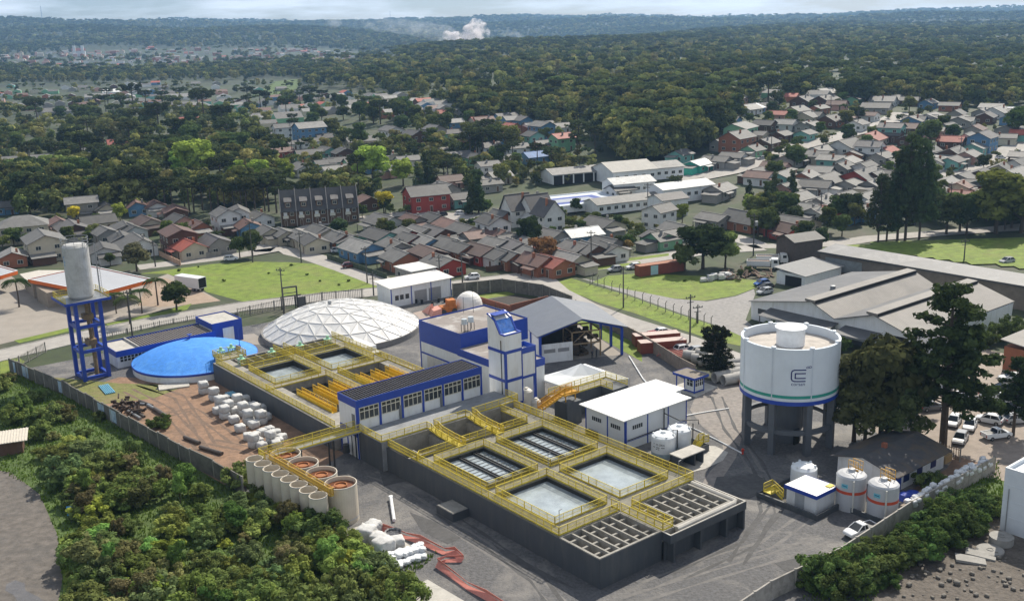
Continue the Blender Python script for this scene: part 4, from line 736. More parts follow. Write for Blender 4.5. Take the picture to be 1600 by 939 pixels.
for t, w_, z0, z1 in ((.06, .9, 1.5, 2.6), (.14, .9, 1.5, 2.6), (.23, .9, 1.5, 2.6), (.38, 3.2, .1, 2.9), (.62, 3.2, .1, 2.9)): p = 48.9+15.7*t; q = 118.9-.9*t; b = MB(); b.hexa([(p, q-.06, z0), (p+w_, q-.06-w_*.057, z0), (p+w_, q+.02-w_*.057, z0), (p, q+.02, z0), (p, q-.06, z1), (p+w_, q-.06-w_*.057, z1), (p+w_, q+.02-w_*.057, z1), (p, q+.02, z1)]); b.build('shutter' if w_ > 2 else 'window', STEEL if w_ > 2 else GLASS, rs)
# ---- rows of beige tanks by the shrubs
BEI = M('beige_fibreglass', (.60, .54, .44), rough=.6, var=.08, scale=.8, dirt=.35, dirtcol=(.48, .42, .33), dscale=.6); RIMM = M('tank_rim', (.62, .57, .50), rough=.6)
RW = M('rusty_water', (.16, .055, .02), rough=.3, var=.5, scale=1.3)
def open_tank(name, label, p, q, r, h, group, big):
    t = pthing(name, label, 'tank', p, q, 0, group); b = MB(); b.lathe([(r, 0), (r, h), (r-.1, h), (r-.1, h-2.0 if not big else h-.9)], 40, (p, q)); b.build('shell', BEI, t)
    b = MB(); b.lathe([(r-.11, h-.55), (0, h-.55)] if big else [(r-.11, h-1.9), (0, h-1.9)], 32, (p, q)); b.build('water' if big else 'tank_floor', RW if big else M('dim_beige', (.26, .22, .18), var=.2), t)
    if big: b = MB(); b.lathe([(.85, h-.6), (.85, h-.25), (.72, h-.25), (.72, h-.45), (0, h-.45)], 24, (p, q)); b.bar((p-1.9, q, h-.3), (p-.8, q, h-.35), .5, .1); b.build('feed_well', M('rust_orange', (.33, .13, .05), var=.4, scale=2), t)
    b = MB(); b.lathe([(r+.01, .55), (r+.015, .75)], 40, (p, q)); b.lathe([(r+.012, h-.12), (r+.03, h-.06), (r+.012, h)], 40, (p, q)); b.build('band', M('pale_band', (.5, .5, .49)), t)
    return t
ordn = ['first', 'second', 'third', 'fourth', 'fifth', 'sixth', 'seventh', 'eighth', 'ninth', 'tenth']
for k in range(8): open_tank('small_open_tank', f'slim beige open tank, {ordn[k]} of eight counting from the end nearest the camera', -16.35-.11*k, 33.0+2.31*k, 1.15, 5.0, 'slim beige tanks beside the shrubs', False)
for k in range(4): open_tank('large_open_tank', f'wide beige tank of rusty water, {ordn[k]} of four counting from the end nearest the camera', -12.5-.26*k, 34.2+4.5*k, 2.05, 5.1, 'wide beige tanks beside the shrubs', True)
gw = pthing('tank_gangway', 'yellow gangway running between the beige tanks and up to the blue and white building', 'gangway', -12, 48)
b = MB(); b.hexa([(-15.15, 32.0, 4.6), (-14.75, 32.0, 4.6), (-15.4, 48.4, 4.6), (-16.0, 48.4, 4.6), (-15.15, 32, 4.72), (-14.75, 32, 4.72), (-15.4, 48.4, 4.72), (-16.0, 48.4, 4.72)]); b.box(-16.0, -.95, 48.4, 50.2, 4.5, 4.7); b.build('deck', STEEL, gw)
m_ = ORAY; rails(gw, [[(-15.15, 32), (-15.95, 48.3)], [(-14.72, 32), (-15.3, 48.3)], [(-15.15, 32), (-14.72, 32)]], 4.7, M('ochre_paint', (.55, .36, .05), rough=.5, var=.1)); rails(gw, [[(-15.3, 48.4), (-.95, 48.4)], [(-16, 50.2), (-.95, 50.2)], [(-16, 48.4), (-16, 50.2)]], 4.7)
b = MB()
for p in (-15.8, -10.5, -5.5):
    for q in (48.6, 50.0): b.box(p-.1, p+.1, q-.1, q+.1, 0, 4.5)
b.build('support_post', DARK, gw)
psheet('tank_pad', [(-18.2, 31.2), (-10.0, 31.2), (-10.0, 21.4), (-18.4, 21.4)], .03, SLAB)
b = MB()
for q in (23.5, 27.2): [b.box(p, p+1.5, q, q+.9, .035, .05) for p in (-17.4, -14.9)]
b.box(-16.6, -16.2, 21.4, 31, .035, .055); b.build('drain_slots', BLACK)['kind'] = 'structure'
psheet('concrete_pad', [(-19.0, 13.8), (-13.0, 14.5), (-12.2, 1), (-19, 1)], .03, SLAB)
# ================================================================== boundary walls, right-hand buildings, loose objects, vehicles
BWALL = M('stained_block_wall', (.14, .132, .115), var=.3, scale=1.2, dirt=.75, dirtcol=(.055, .055, .042), dscale=.4)
def panel_wall(name, label, pts, h, n, parent_q, mat=BWALL, t=.18, step=0.0, post=True, cat='wall'):
    o = thing(name, label, cat, pts[0]); OFF[o.name] = tuple(pts[0]); mb, pb = MB(), MB(); P = resample(pts, n)
    for i, (a, b) in enumerate(zip(P, P[1:])):
        hh = h+step*math.sin(i*2.3); d = (b-a).normalized()*.1; mb.bar(a+Vector((0, 0, hh/2))+d, b+Vector((0, 0, hh/2))-d, t, hh)
        pb.bar(a, a+Vector((0, 0, hh+.08)), .26)
    pb.bar(P[-1], P[-1]+Vector((0, 0, h+.08)), .26); mb.build('panel', mat, o); pb.build('post', CONC if mat is BWALL else mat, o); return o
lw = panel_wall('boundary_wall', 'long dark stained concrete wall above the overgrown bank', [pw(*p) for p in ((-28.2, 131), (-24.7, 109.9), (-22.6, 86.8), (-20.3, 64.1), (-19.4, 58), (-18.8, 50))], 2.6, 3.2, 0, step=.12)
for p0, q0, p1, q1 in ((-27.3, 125.6, -26.9, 123.2), (-25.05, 112.3, -24.75, 110.2), (-23.4, 95.0, -23.15, 92.6), (-22.95, 90.5, -22.72, 88.2), (-27.95, 129.2, -27.8, 128.4)):
    a, c = pw(p0, q0), pw(p1, q1); d = (c-a).normalized(); nr = Vector((d.y, -d.x, 0))*.12; nr = nr if nr.dot(-a) > 0 else -nr; b = MB()
    b.hexa([tuple(a+nr+Vector((0, 0, .3))), tuple(c+nr+Vector((0, 0, .3))), tuple(c+nr*.9+Vector((0, 0, .3))), tuple(a+nr*.9+Vector((0, 0, .3))), tuple(a+nr+Vector((0, 0, 2.35))), tuple(c+nr+Vector((0, 0, 2.35))), tuple(c+nr*.9+Vector((0, 0, 2.35))), tuple(a+nr*.9+Vector((0, 0, 2.35)))])
    b.build('painted_panel', M('faded_sign_paint', (.42, .52, .60), var=.3, scale=1.5, dirt=.8, dirtcol=(.06, .20, .42), dscale=.7, rough=.6), lw)
panel_wall('boundary_wall', 'long pale weathered concrete wall between the gravel yard and the green hedge on the right', [pw(*p) for p in ((-6, -15.2), (12, -13.7), (23.9, -14.3), (40.1, -13.2), (60.4, -13.3))], 2.3, 3.0, 0, mat=M('pale_block_wall', (.34, .32, .29), var=.25, scale=1.2, dirt=.75, dirtcol=(.13, .12, .10), dscale=.5))
panel_wall('boundary_wall', 'brown concrete wall between the kiosk and the stacked pipes along the road', [pw(*p) for p in ((61.0, 40.3), (62.4, 45.2), (68.2, 60.3), (76.4, 88)) ], 2.4, 3.2, 0, mat=M('brown_block_wall', (.26, .21, .17), var=.25, scale=1.2, dirt=.6, dirtcol=(.14, .12, .10), dscale=.4))
panel_wall('boundary_wall', 'grey concrete wall behind the workshop shed and the excavated pit by the road', [pw(*p) for p in ((64.8, 117.6), (76, 113.2), (79, 102), (76.6, 89.5))], 3.0, 3.0, 0)
def grate_fence(name, label, pts, h=2.0, gap=.32, mat=DARK):
    o = thing(name, label, 'fence', pts[0]); OFF[o.name] = tuple(pts[0]); b, pb = MB(), MB(); H = Vector((0, 0, 1))
    for a, c in zip(pts, pts[1:]):
        n = int((c-a).length/gap)
        for i in range(n): p = a.lerp(c, i/n); b.bar(p+H*.15, p+H*h, .07)
        b.bar(a+H*.3, c+H*.3, .06); b.bar(a+H*(h-.25), c+H*(h-.25), .06)
        for i in range(int((c-a).length/3)+1): p = a.lerp(c, min(1, i*3/(c-a).length)); pb.bar(p, p+H*(h+.1), .16)
    b.build('bars', mat, o); pb.build('post', CONC, o); return o
g0 = lambda x, y: at(x, y)
grate_fence('picket_fence', 'grey concrete picket fence by the road at the left end of the boundary wall', [pw(-28.2, 131), g0(73, 550)], 2.1, .45, mat=CONC)
grate_fence('picket_fence', 'low grey picket fence behind the long low blue building', [g0(130, 536), g0(200, 522), g0(250, 510), g0(310, 499)], 1.2, .45, mat=CONC)
grate_fence('picket_fence', 'dark metal grating fence by the road behind the faceted dome', [g0(372, 497), g0(445, 481), g0(505, 471), g0(570, 465)], 2.2, .4)
grate_fence('picket_fence', 'rusty bar fence between the house with the dark roof and the parked cars', [pw(60.5, 3.5), pw(60.4, -8.6)], 2.0, .35, mat=RUST)
panel_wall('gate_pillar', 'grey concrete pillars beside the dark frame near the road', [g0(367, 506), g0(374, 505)], 2.4, 1.5, 0)
gf = thing('hoist_frame', 'dark steel hoist frame standing by the grating fence near the road', 'frame', at(455, 486)); b = MB(); o0 = at(455, 486); OFF[gf.name] = tuple(o0)
X, Y, Z = Vector((.9, .42, 0)), Vector((-.42, .9, 0)), Vector((0, 0, 1))
for sx in (-1.6, 1.6): b.bar(o0+X*sx, o0+X*sx+Z*5.6, .3); b.bar(o0+X*sx+Y*2, o0+X*sx+Y*2+Z*3.0, .25)
b.bar(o0-X*1.6+Z*5.5, o0+X*1.6+Z*5.5, .3); b.bar(o0-X*1.6+Z*4.2, o0+X*1.6+Z*4.2, .14); b.bar(o0-X*1.6+Y*2+Z*3, o0+X*3+Y*2+Z*3, .2); b.bar(o0+X*1.6+Z*.4, o0+X*3.4+Z*.4, .2); b.bar(o0+X*3.4, o0+X*3.4+Z*3, .2); b.build('frame', DARK, gf)
b = MB(); c0 = o0+X*1.7; b.hexa([tuple(c0+v) for v in (Z*.3, X*1.6+Z*.3, X*1.6+Y*.1+Z*.3, Y*.1+Z*.3, Z*2.9, X*1.6+Z*2.9, X*1.6+Y*.1+Z*2.9, Y*.1+Z*2.9)]); b.build('mesh_panel', M('perforated_dark', (.10, .10, .10), var=.4, scale=6), gf)
# fence posts with bent tops along the gravel track
fp = [at(*p) for p in ((922, 446), (926, 443), (934, 446), (944, 450), (956, 455), (968, 460), (980, 465), (992, 469.5), (1004, 474), (1016, 478.5), (1028, 483), (1040, 487.5), (1052, 492), (1064, 496), (1076, 500), (1088, 504), (1100, 508), (1111, 512))]
pf_ = thing('post_fence', 'row of bent topped concrete posts with wire between the grass verge and gravel track', 'fence', fp[0]); OFF[pf_.name] = tuple(fp[0]); H = Vector((0, 0, 1))
for p in fp: b = MB(); b.bar(p, p+H*2.1, .14); b.bar(p+H*2.05, p+H*2.55+Vector((.3, -.1, 0)), .12); b.build('post', M('post_concrete', (.16, .15, .14), var=.2), pf_)
b = MB()
for a, c in zip(fp, fp[1:]):
    for z in (.5, 1.1, 1.7): b.bar(a+H*z, c+H*z, .025)
b.build('wire', STEEL, pf_)
# ---- warehouse with two gables, the big hall behind, the neighbours
wh = pthing('warehouse', 'white two gabled warehouse with weathered grey sheet roofs behind the big water tank', 'warehouse', 98, 38)
EV, RG, BQ = 4.0, 6.6, 133.0
fa = [(57.5, 3.9), (42.4, RG), (37.0, 4.2), (28.8, RG), (20.2, 3.9)]; pts = [(57.3, 0)]+[(q, z-.15) for q, z in fa]+[(20.4, 0)]; n = len(pts); b = MB()
b.add([(97.6, q, z) for q, z in pts]+[(BQ, q, z) for q, z in pts], [tuple(range(n)), tuple(range(2*n-1, n-1, -1))]+[(i, n+i, n+(i+1) % n, (i+1) % n) for i in range(n)]); b.build('wall', WHITE, wh)
OLDR = M('old_sheet_roof', (.205, .19, .175), rough=.65, var=.16, scale=.35, dirt=.8, dirtcol=(.115, .108, .10), dscale=.12, wave=('X', .55, .28)); OLDR2 = M('slate_sheet_roof', (.095, .098, .105), rough=.65, var=.12, scale=.4, dirt=.4, dirtcol=(.22, .215, .21), dscale=.12)
for i in range(4):
    (qa, za), (qb, zb) = fa[i], fa[i+1]; b = MB(); b.hexa([(96.8, qa, za), (BQ+.4, qa, za), (BQ+.4, qb, zb), (96.8, qb, zb), (96.8, qa, za+.14), (BQ+.4, qa, za+.14), (BQ+.4, qb, zb+.14), (96.8, qb, zb+.14)]); b.build('roof', OLDR2 if i % 2 == 0 else OLDR, wh)
for q in (42.4, 28.8):
    b = MB(); b.hexa([(96.7, q-.9, RG-.05), (BQ, q-.9, RG-.05), (BQ, q+1.3, RG+.1), (96.7, q+1.3, RG+.1), (96.7, q-.9, RG+.45), (BQ, q-.9, RG+.45), (BQ, q+1.3, RG+.55), (96.7, q+1.3, RG+.55)]); b.build('ridge_vent', OLDR, wh)
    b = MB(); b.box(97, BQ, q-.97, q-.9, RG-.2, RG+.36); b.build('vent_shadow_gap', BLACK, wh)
b = MB(); b.hexa([(93.6, 36.5, 2.5), (97.6, 36.5, 3.3), (97.6, 52.5, 3.3), (93.6, 52.5, 2.5), (93.6, 36.5, 2.6), (97.6, 36.5, 3.4), (97.6, 52.5, 3.4), (93.6, 52.5, 2.6)]); b.hexa([(93.6, 27.5, 2.5), (97.6, 27.5, 3.2), (97.6, 35, 3.2), (93.6, 35, 2.5), (93.6, 27.5, 2.6), (97.6, 27.5, 3.3), (97.6, 35, 3.3), (93.6, 35, 2.6)])
for q in (36.8, 44, 52.2, 27.8, 34.7): b.box(93.8, 93.95, q, q+.15, 0, 2.5)
b.build('canopy', OLDR2, wh)
for q0, q1, z1, m_ in ((37.2, 41.3, 3.1, M('pale_door', (.38, .42, .46))), (21.8, 26.2, 3.4, BLACK)): b = MB(); b.box(97.52, 97.6, q0, q1, 0, z1); b.build('door', m_, wh)
for q0, q1 in ((53.5, 55.6), (28, 31)): b = MB(); b.box(97.52, 97.6, q0, q1, 1.6, 2.7); b.build('window', GLASS, wh)
b = MB(); b.box(97.5, 97.6, 20.4, 36, 0, .8); b.build('plinth', GREY, wh)
b = MB(); b.lathe([(0, 6.9), (.55, 6.85), (.55, 5.6)], 12, (110, 46.5)); b.build('roof_vent', STEEL, wh)
hl = pthing('factory_hall', 'big long hall with flat grey sheet roof at the right edge', 'hall', 150, 40)
b = MB(); b.box(142, 148.2, -20, 72, 0, 5.2); b.build('wall', M('dark_side_wall', (.15, .13, .11), var=.25, scale=.6, dirt=.5, dirtcol=(.09, .08, .07), dscale=.2), hl)
b = MB(); b.hexa([(141.4, -20.5, 5.2), (148.8, -20.5, 6.0), (148.8, 72.6, 6.0), (141.4, 72.6, 5.2), (141.4, -20.5, 5.35), (148.8, -20.5, 6.15), (148.8, 72.6, 6.15), (141.4, 72.6, 5.35)]); b.build('roof', M('hall_roof', (.135, .138, .145), rough=.6, var=.2, scale=.3, dirt=.65, dirtcol=(.24, .24, .235), dscale=.13, wave=('Y', .5, .2)), hl)
b = MB(); b.box(141.35, 141.4, -20.5, 72.6, 4.95, 5.4); b.build('roof_edge', DARK, hl)
b = MB(); b.box(141.9, 142, 60.5, 70.5, 1.2, 4.2); b.build('patched_panel', M('patched_panel', (.19, .21, .22), var=.3, scale=.8), hl)
ga = thing('garage', 'small white garage with a pale sheet roof beside the warehouse', 'garage', at(1235, 447), PA); o0 = wp(at(1235, 447)); OFF[ga.name] = (*o0, 0); p, q = o0
b = MB(); b.box(p, p+14, q-4, q+4, 0, 3); b.build('wall', WHITE, ga); b = MB(); b.hexa([(p-.6, q-4.5, 2.95), (p+14.5, q-4.5, 2.95), (p+14.5, q+4.5, 3.9), (p-.6, q+4.5, 3.9), (p-.6, q-4.5, 3.07), (p+14.5, q-4.5, 3.07), (p+14.5, q+4.5, 4.02), (p-.6, q+4.5, 4.02)]); b.build('roof', M('pale_sheet', (.27, .27, .265), var=.12), ga)
b = MB(); b.box(p-.05, p, q-3, q+1.5, 0, 2.4); b.build('door', BLACK, ga)
# low dark-roofed house by the right wall
rh = pthing('caretaker_house', 'low white house with a dark needle covered roof and blue trim by the right wall', 'house', 50, -4)
b = MB(); pts = [(-8.0, 0), (-8.0, 2.7), (-3.6, 3.75), (.6, 2.7), (.6, 0)]; n = 5; b.add([(45.0, q, z) for q, z in pts]+[(57.0, q, z) for q, z in pts], [tuple(range(n-1, -1, -1)), tuple(range(n, 2*n))]+[(i, (i+1) % n, n+(i+1) % n, n+i) for i in range(n)]); b.build('wall', WHITE, rh)
b = MB(); slab(b, (44.2, -8.8, 2.6), (57.6, -8.8, 2.6), (57.6, -3.6, 3.9), (44.2, -3.6, 3.9)); slab(b, (57.6, 1.3, 2.65), (44.2, 1.3, 2.65), (44.2, -3.6, 3.9), (57.6, -3.6, 3.9)); b.build('roof', M('needle_roof', (.07, .07, .075), var=.25, scale=.8, dirt=.8, dirtcol=(.15, .105, .06), dscale=.22), rh)
for p in (47.0, 50.2, 53.6): b = MB(); b.box(p, p+1.3, -8.06, -8.0, .9, 2.2); b.build('window', M('navy_frame', (.01, .02, .12), rough=.4), rh)
b = MB(); b.box(45.0, 46.4, -8.05, -8.0, 0, 2.5); b.build('blue_door', BLUE, rh)
b = MB(); b.box(49.0, 49.6, -3.9, -3.3, 3.6, 4.5); b.build('chimney', M('brick_red', (.26, .09, .05), var=.2, scale=4), rh)
ew = pthing('block_building', 'tall plain white building cut by the right edge of the picture', 'building', 46, -23)
b = MB(); b.box(45.1, 62, -44, -21.9, 0, 7.6); b.box(45.1, 45.35, -44, -21.9, 7.6, 8.1); b.box(45.35, 62, -22.15, -21.9, 7.6, 8.1); [b.box(45.06, 45.1, -44, -21.9, z, z+.04) for z in (2, 4, 6)]; b.build('wall', M('plain_white_wall', (.66, .70, .74), rough=.6, var=.05, scale=.6, dirt=.25, dirtcol=(.5, .53, .56), dscale=.3), ew)
b = MB(); b.tube([(45.0, -22.6, .2), (45.0, -22.6, 5.6)], .06, 6); b.build('pipe', STEEL, ew)
kb = thing('brick_shed', 'red brick building with a grey roof at the right edge behind the tall pine', 'building', at(1590, 575), PA); p, q = wp(at(1566, 577)); OFF[kb.name] = (*wp(kb.location), 0)
b = MB(); b.box(p, p+16, q-9, q, 0, 4.2); b.build('wall', M('red_brick', (.33, .12, .06), var=.15, scale=3, wave=('Z', 2.2, .1)), kb); b = MB(); b.box(p-.06, p, q-6, q-3, 1, 2.6); b.build('window', GLASS, kb); b = MB(); b.hexa([(p-.6, q-9.5, 4.2), (p+16, q-9.5, 4.2), (p+16, q+.5, 5.4), (p-.6, q+.5, 5.4), (p-.6, q-9.5, 4.35), (p+16, q-9.5, 4.35), (p+16, q+.5, 5.55), (p-.6, q+.5, 5.55)]); b.build('roof', OLDR, kb)
hut = thing('corrugated_hut', 'small brown hut with a white corrugated roof by the gravel track on the left', 'hut', at(20, 705), R(20)); b = MB(); b.box(-1.6, 1.6, -1.4, 1.4, 0, 2.2); b.build('wall', M('brown_board', (.13, .07, .045), var=.2, scale=2), hut); b = MB(); b.hexa([(-2.4, -2.0, 2.1), (2.4, -2.0, 2.1), (2.4, 2.0, 2.7), (-2.4, 2.0, 2.7), (-2.4, -2.0, 2.18), (2.4, -2.0, 2.18), (2.4, 2.0, 2.78), (-2.4, 2.0, 2.78)]); [b.hexa([(-2.35+i*.4, -2.0, 2.18), (-2.2+i*.4, -2.0, 2.18), (-2.2+i*.4, 2.0, 2.78), (-2.35+i*.4, 2.0, 2.78), (-2.35+i*.4, -2.0, 2.24), (-2.2+i*.4, -2.0, 2.24), (-2.2+i*.4, 2.0, 2.84), (-2.35+i*.4, 2.0, 2.84)]) for i in range(12)]; b.build('roof', M('pale_corrugated', (.60, .55, .47), var=.1), hut)
sg = thing('roadside_sign', 'small blue sign with a white panel beside the gravel track', 'sign', at(112, 812)); b = MB(); b.tube([(0, 0, 0), (0, 0, 1.5)], .06, 6); b.build('pole', DARK, sg); b = MB(); b.box(-.45, .45, -.07, -.0, .6, 1.9); b.build('panel', M('sign_blue', (.03, .25, .62), rough=.5), sg); b = MB(); b.box(-.3, .3, -.09, -.07, 1.35, 1.75); b.build('label', WHITE, sg)
# petrol station canopies
gs = pthing('station_canopy', 'broad flat petrol station canopy with a grey roof and orange edge', 'canopy', 2, 178)
G = lambda *l: [wp(at(x, y, 4.6)) for x, y in l]; OR = M('orange_fascia', (.80, .16, .02), rough=.5)
def canopy(pts, par, zt=4.6, th=.9):
    b = MB(); b.prism(pts, zt-.12, zt); b.build('roof', M('station_roof', (.40, .41, .43), rough=.5, var=.06, scale=.3, dirt=.2, dirtcol=(.5, .5, .5), dscale=.1), par); b = MB(); b2 = MB()
    for i in range(len(pts)): a, c = pts[i], pts[(i+1) % len(pts)]; b.bar((*a, zt-th/2+.16), (*c, zt-th/2+.16), .2, th); b2.bar((*a, zt+.2), (*c, zt+.2), .24, .08)
    b.build('orange_fascia', OR, par); b2.build('white_edge', WHITE, par)
cp_ = G((44, 437), (155, 459), (237, 437), (140, 416)); canopy(cp_, gs); cx = sum(p[0] for p in cp_)/4; cy_ = sum(p[1] for p in cp_)/4
for a_ in cp_: p, q = cx+(a_[0]-cx)*.62, cy_+(a_[1]-cy_)*.62; b = MB(); b.box(p-.25, p+.25, q-.25, q+.25, 0, 4.5); b.build('column', CONC, gs)
b = MB(); b.box(cx-11, cx-3, cy_-2, cy_+7, 0, 3.6); b.build('shop', M('station_wall', (.30, .25, .2), var=.2), gs)
gs2 = pthing('station_canopy', 'second orange edged petrol station canopy cut by the left edge', 'canopy', *[wp(at(0, 425, 4.6))[i] for i in (0, 1)]); canopy(G((-90, 440), (0, 432), (27, 424), (-10, 414), (-90, 420)), gs2)
b = MB(); p, q = wp(at(-20, 440)); b.box(p-6, p+4, q, q+6, 0, 3.6); b.build('shop', MATS['station_wall'], gs2)
b = MB(); P_ = G((30, 424), (60, 418), (135, 418), (100, 432), (45, 437)); b.prism(P_, 3.6, 3.9); sh2 = psolo(b, 'station_shop_roof', M('shop_roof', (.50, .47, .42), var=.12), 'low cream roofed station shop between the two orange canopies', 'building', *P_[0], 0)
b = MB(); b.prism([(x+(cx-x)*.05, y+(cy_-y)*.05) for x, y in P_], 0, 3.6); b.build('wall', MATS['station_wall'], sh2, off=(*P_[0], 0))
# ---- containers
CORR = M('container_red', (.24, .055, .030), rough=.6, var=.2, scale=.8, dirt=.4, dirtcol=(.14, .07, .05), dscale=.5)
def container(label, loc, rz, Ln=12.0, roof=None, mat=CORR):
    t = thing('shipping_container', label, 'container', loc, rz); b = MB(); b.box(-Ln/2, Ln/2, -1.2, 1.2, .15, 2.65)
    for i in range(int(Ln/.3)): x = -Ln/2+.15+i*.3; b.box(x, x+.14, -1.235, -1.2, .3, 2.5); b.box(x, x+.14, 1.2, 1.235, .3, 2.5)
    b.build('shell', mat, t); b = MB()
    for x in (-Ln/2, Ln/2-.12):
        for y in (-1.24, 1.12): b.box(x, x+.12, y, y+.12, 0, 2.72)
    for z in (.1, 2.62): b.box(-Ln/2, Ln/2, -1.245, -1.2, z, z+.1); b.box(-Ln/2, Ln/2, 1.2, 1.245, z, z+.1)
    b.build('frame', mat, t)
    b = MB(); b.box(-Ln/2+.05, Ln/2-.05, -1.15, 1.15, 2.65, 2.7); b.build('roof', roof or M('container_roof', (.34, .16, .10), var=.25, scale=.7), t); return t
c1 = container('long rust red shipping container with a pale blue patch on the grass behind the fence', at(1031, 427), R(24), 13)
b = MB(); b.box(-3.4, -1.3, -1.29, -1.25, .2, 2.5); b.build('pale_panel', M('pale_blue_panel', (.38, .56, .62), rough=.5), c1)
PKR = M('pale_container_roof', (.52, .42, .38), var=.15, scale=.8)
for k, (px, py) in enumerate(((1034, 548), (1025, 537))): container(['pale roofed red container behind the brown wall, nearer the camera', 'pale roofed red container behind the brown wall, nearer the road'][k], at(px, py), R(10), 9, PKR).scale = (1, 1, .8)
b = MB(); p0 = wp(at(1063, 556)); rr = random.Random(3)
for i in range(22): b.tube([(p0[0]-4+rr.uniform(0, .6), p0[1]-2.5+i*.24, .25+.25*(i % 3)), (p0[0]+3.5+rr.uniform(-.4, .4), p0[1]-2.5+i*.24, .25+.25*(i % 3))], .14, 6)
psolo(b, 'pipe_stack', M('pinkish_pipe', (.42, .17, .14), var=.2), 'stack of long pinkish red pipes behind the brown wall', 'pipe stack', *p0)
PIPE = M('concrete_pipe', (.38, .37, .35), var=.2, scale=1.2, dirt=.4, dirtcol=(.2, .19, .17), dscale=.8)
def cpipe(px, py, rz, r=1.0, Ln=2.3, label='', z=0):
    o = at(px, py); b = MB(); n = 24; prof = [(r, 0), (r, Ln), (r-.14, Ln), (r-.14, 0), (r, 0)]; m_ = MB(); m_.lathe(prof, n); c_, s_ = math.cos(rz), math.sin(rz)
    b.add([((zz-Ln/2)*c_-x*s_, (zz-Ln/2)*s_+x*c_, y+r+z) for x, y, zz in m_.v], m_.f); t = b.build('concrete_pipe', PIPE, None, off=(0, 0, 0)); t.location = o; return tag(t, label, 'pipe', 'large concrete pipes stored near the kiosk')
for k, (px, py, rz) in enumerate(((1077, 563, -20), (1090, 568, -20), (1102, 573, -20), (1096, 560, -20), (1118, 572, -20))): cpipe(px, py, R(rz), .95, 2.2, 'grey concrete pipe section in the line of pipes behind the brown wall')
for k, (px, py, rz) in enumerate(((1128, 596, 22), (1142, 600, 22), (1150, 590, 22), (1136, 585, 22), (1158, 596, 22), (1128, 576, 10), (1146, 575, 10), (1155, 583, 14))): cpipe(px, py, R(rz), .95, 3.2, 'grey concrete pipe lying in the group between the dark tree and the water tank')
b = MB(); o0 = wp(at(1148, 600)); b.box(o0[0], o0[0]+3.5, o0[1]-1, o0[1]-.95, 0, 1.0); psolo(b, 'orange_mesh', M('orange_net', (.75, .14, .08), rough=.7), 'orange safety mesh in front of the concrete pipes', 'safety mesh', *o0)
# ---- loose objects in the yard
def rough_box(sx, sy, sz, seed, rnd=.12, r=.2, cuts=4):
    rg = random.Random(seed); bm_v = []; import bmesh
    bm = bmesh.new(); bmesh.ops.create_cube(bm, size=1.0); bmesh.ops.subdivide_edges(bm, edges=bm.edges[:], cuts=cuts, use_grid_fill=True)
    for v in bm.verts:
        l = v.co.copy(); m_ = max(abs(l.x), abs(l.y), abs(l.z)); s = l.normalized()*.5*1.25; v.co = l.lerp(s, r); v.co += Vector((rg.uniform(-1, 1), rg.uniform(-1, 1), rg.uniform(-1, 1)))*rnd*.5
        v.co = Vector((v.co.x*sx, v.co.y*sy, (v.co.z+.5)*sz))
        if v.co.z < 0.02: v.co.z = 0
    [setattr(f, 'smooth', True) for f in bm.faces]; me = bpy.data.meshes.new('bag'); bm.to_mesh(me); bm.free(); return me
BAG = M('woven_white', (.52, .52, .51), rough=.8, var=.2, scale=2.5, dirt=.6, dirtcol=(.27, .26, .25), dscale=1.2)
BAGM = [rough_box(1, 1, 1, k, .11, .36) for k in range(6)]; SACK = [rough_box(1, 1, 1, 40+k, .16, .6) for k in range(4)]
for m_ in BAGM: m_.materials.append(BAG)
for m_ in SACK: m_.materials.append(M('sack_white', (.66, .68, .70), rough=.7, var=.2, scale=2, dirt=.3, dirtcol=(.35, .42, .48), dscale=1))
CUBES = M('grey_woven', (.50, .50, .49), rough=.8, var=.15, scale=2.5, dirt=.4, dirtcol=(.3, .3, .29), dscale=1.2)
_bn = 0
def bag(me, loc, rz, s, name, label, cat, group):
    global _bn; _bn += 1
    o = bpy.data.objects.new(name, me); COL.objects.link(o); o.location = loc; o.rotation_euler = (0, 0, rz); o.scale = s; return tag(o, label, cat, group)
rr = random.Random(5)
spots = []
for px, py, n in ((335, 619, 2), (319, 609, 2), (345, 633, 2), (352, 622, 1), (358, 640, 2), (366, 654, 1), (372, 630, 2), (381, 643, 2), (389, 655, 2), (395, 633, 1), (401, 645, 2), (409, 656, 2), (386, 622, 1), (410, 637, 1), (352, 648, 2), (341, 640, 1), (376, 668, 1), (368, 640, 1), (397, 662, 1), (416, 650, 1)):
    spots.append((at(px, py+6), n))
for v, n in spots:
    for k in range(n): bag(rr.choice(BAGM), (v.x, v.y, k*1.12), PA+rr.uniform(-.15, .15), (1.5, 1.5, 1.15), 'bulk_bag', 'white woven bulk bag in the rows stacked beside the back basin wall', 'bulk bag', 'bulk bags stacked beside the back basin')
for px, py, n in ((388, 682, 1), (399, 681, 1), (410, 676, 1), (422, 672, 1), (432, 677, 1), (440, 684, 1), (397, 694, 2), (410, 697, 1), (424, 689, 2), (432, 694, 1), (404, 690, 1), (436, 690, 1)):
    v = at(px, py+5)
    for k in range(n): bag(rr.choice(BAGM), (v.x, v.y, k*1.05), PA+rr.uniform(-.4, .4), (1.35, 1.3, 1.15), 'bulk_bag', 'crumpled white bulk bag in the loose heap between the bag rows and the beige tanks', 'bulk bag', 'bulk bags heaped near the beige tanks')
ZB3 = lambda x, y: at(540+x/6.154, 790+y/6.154)
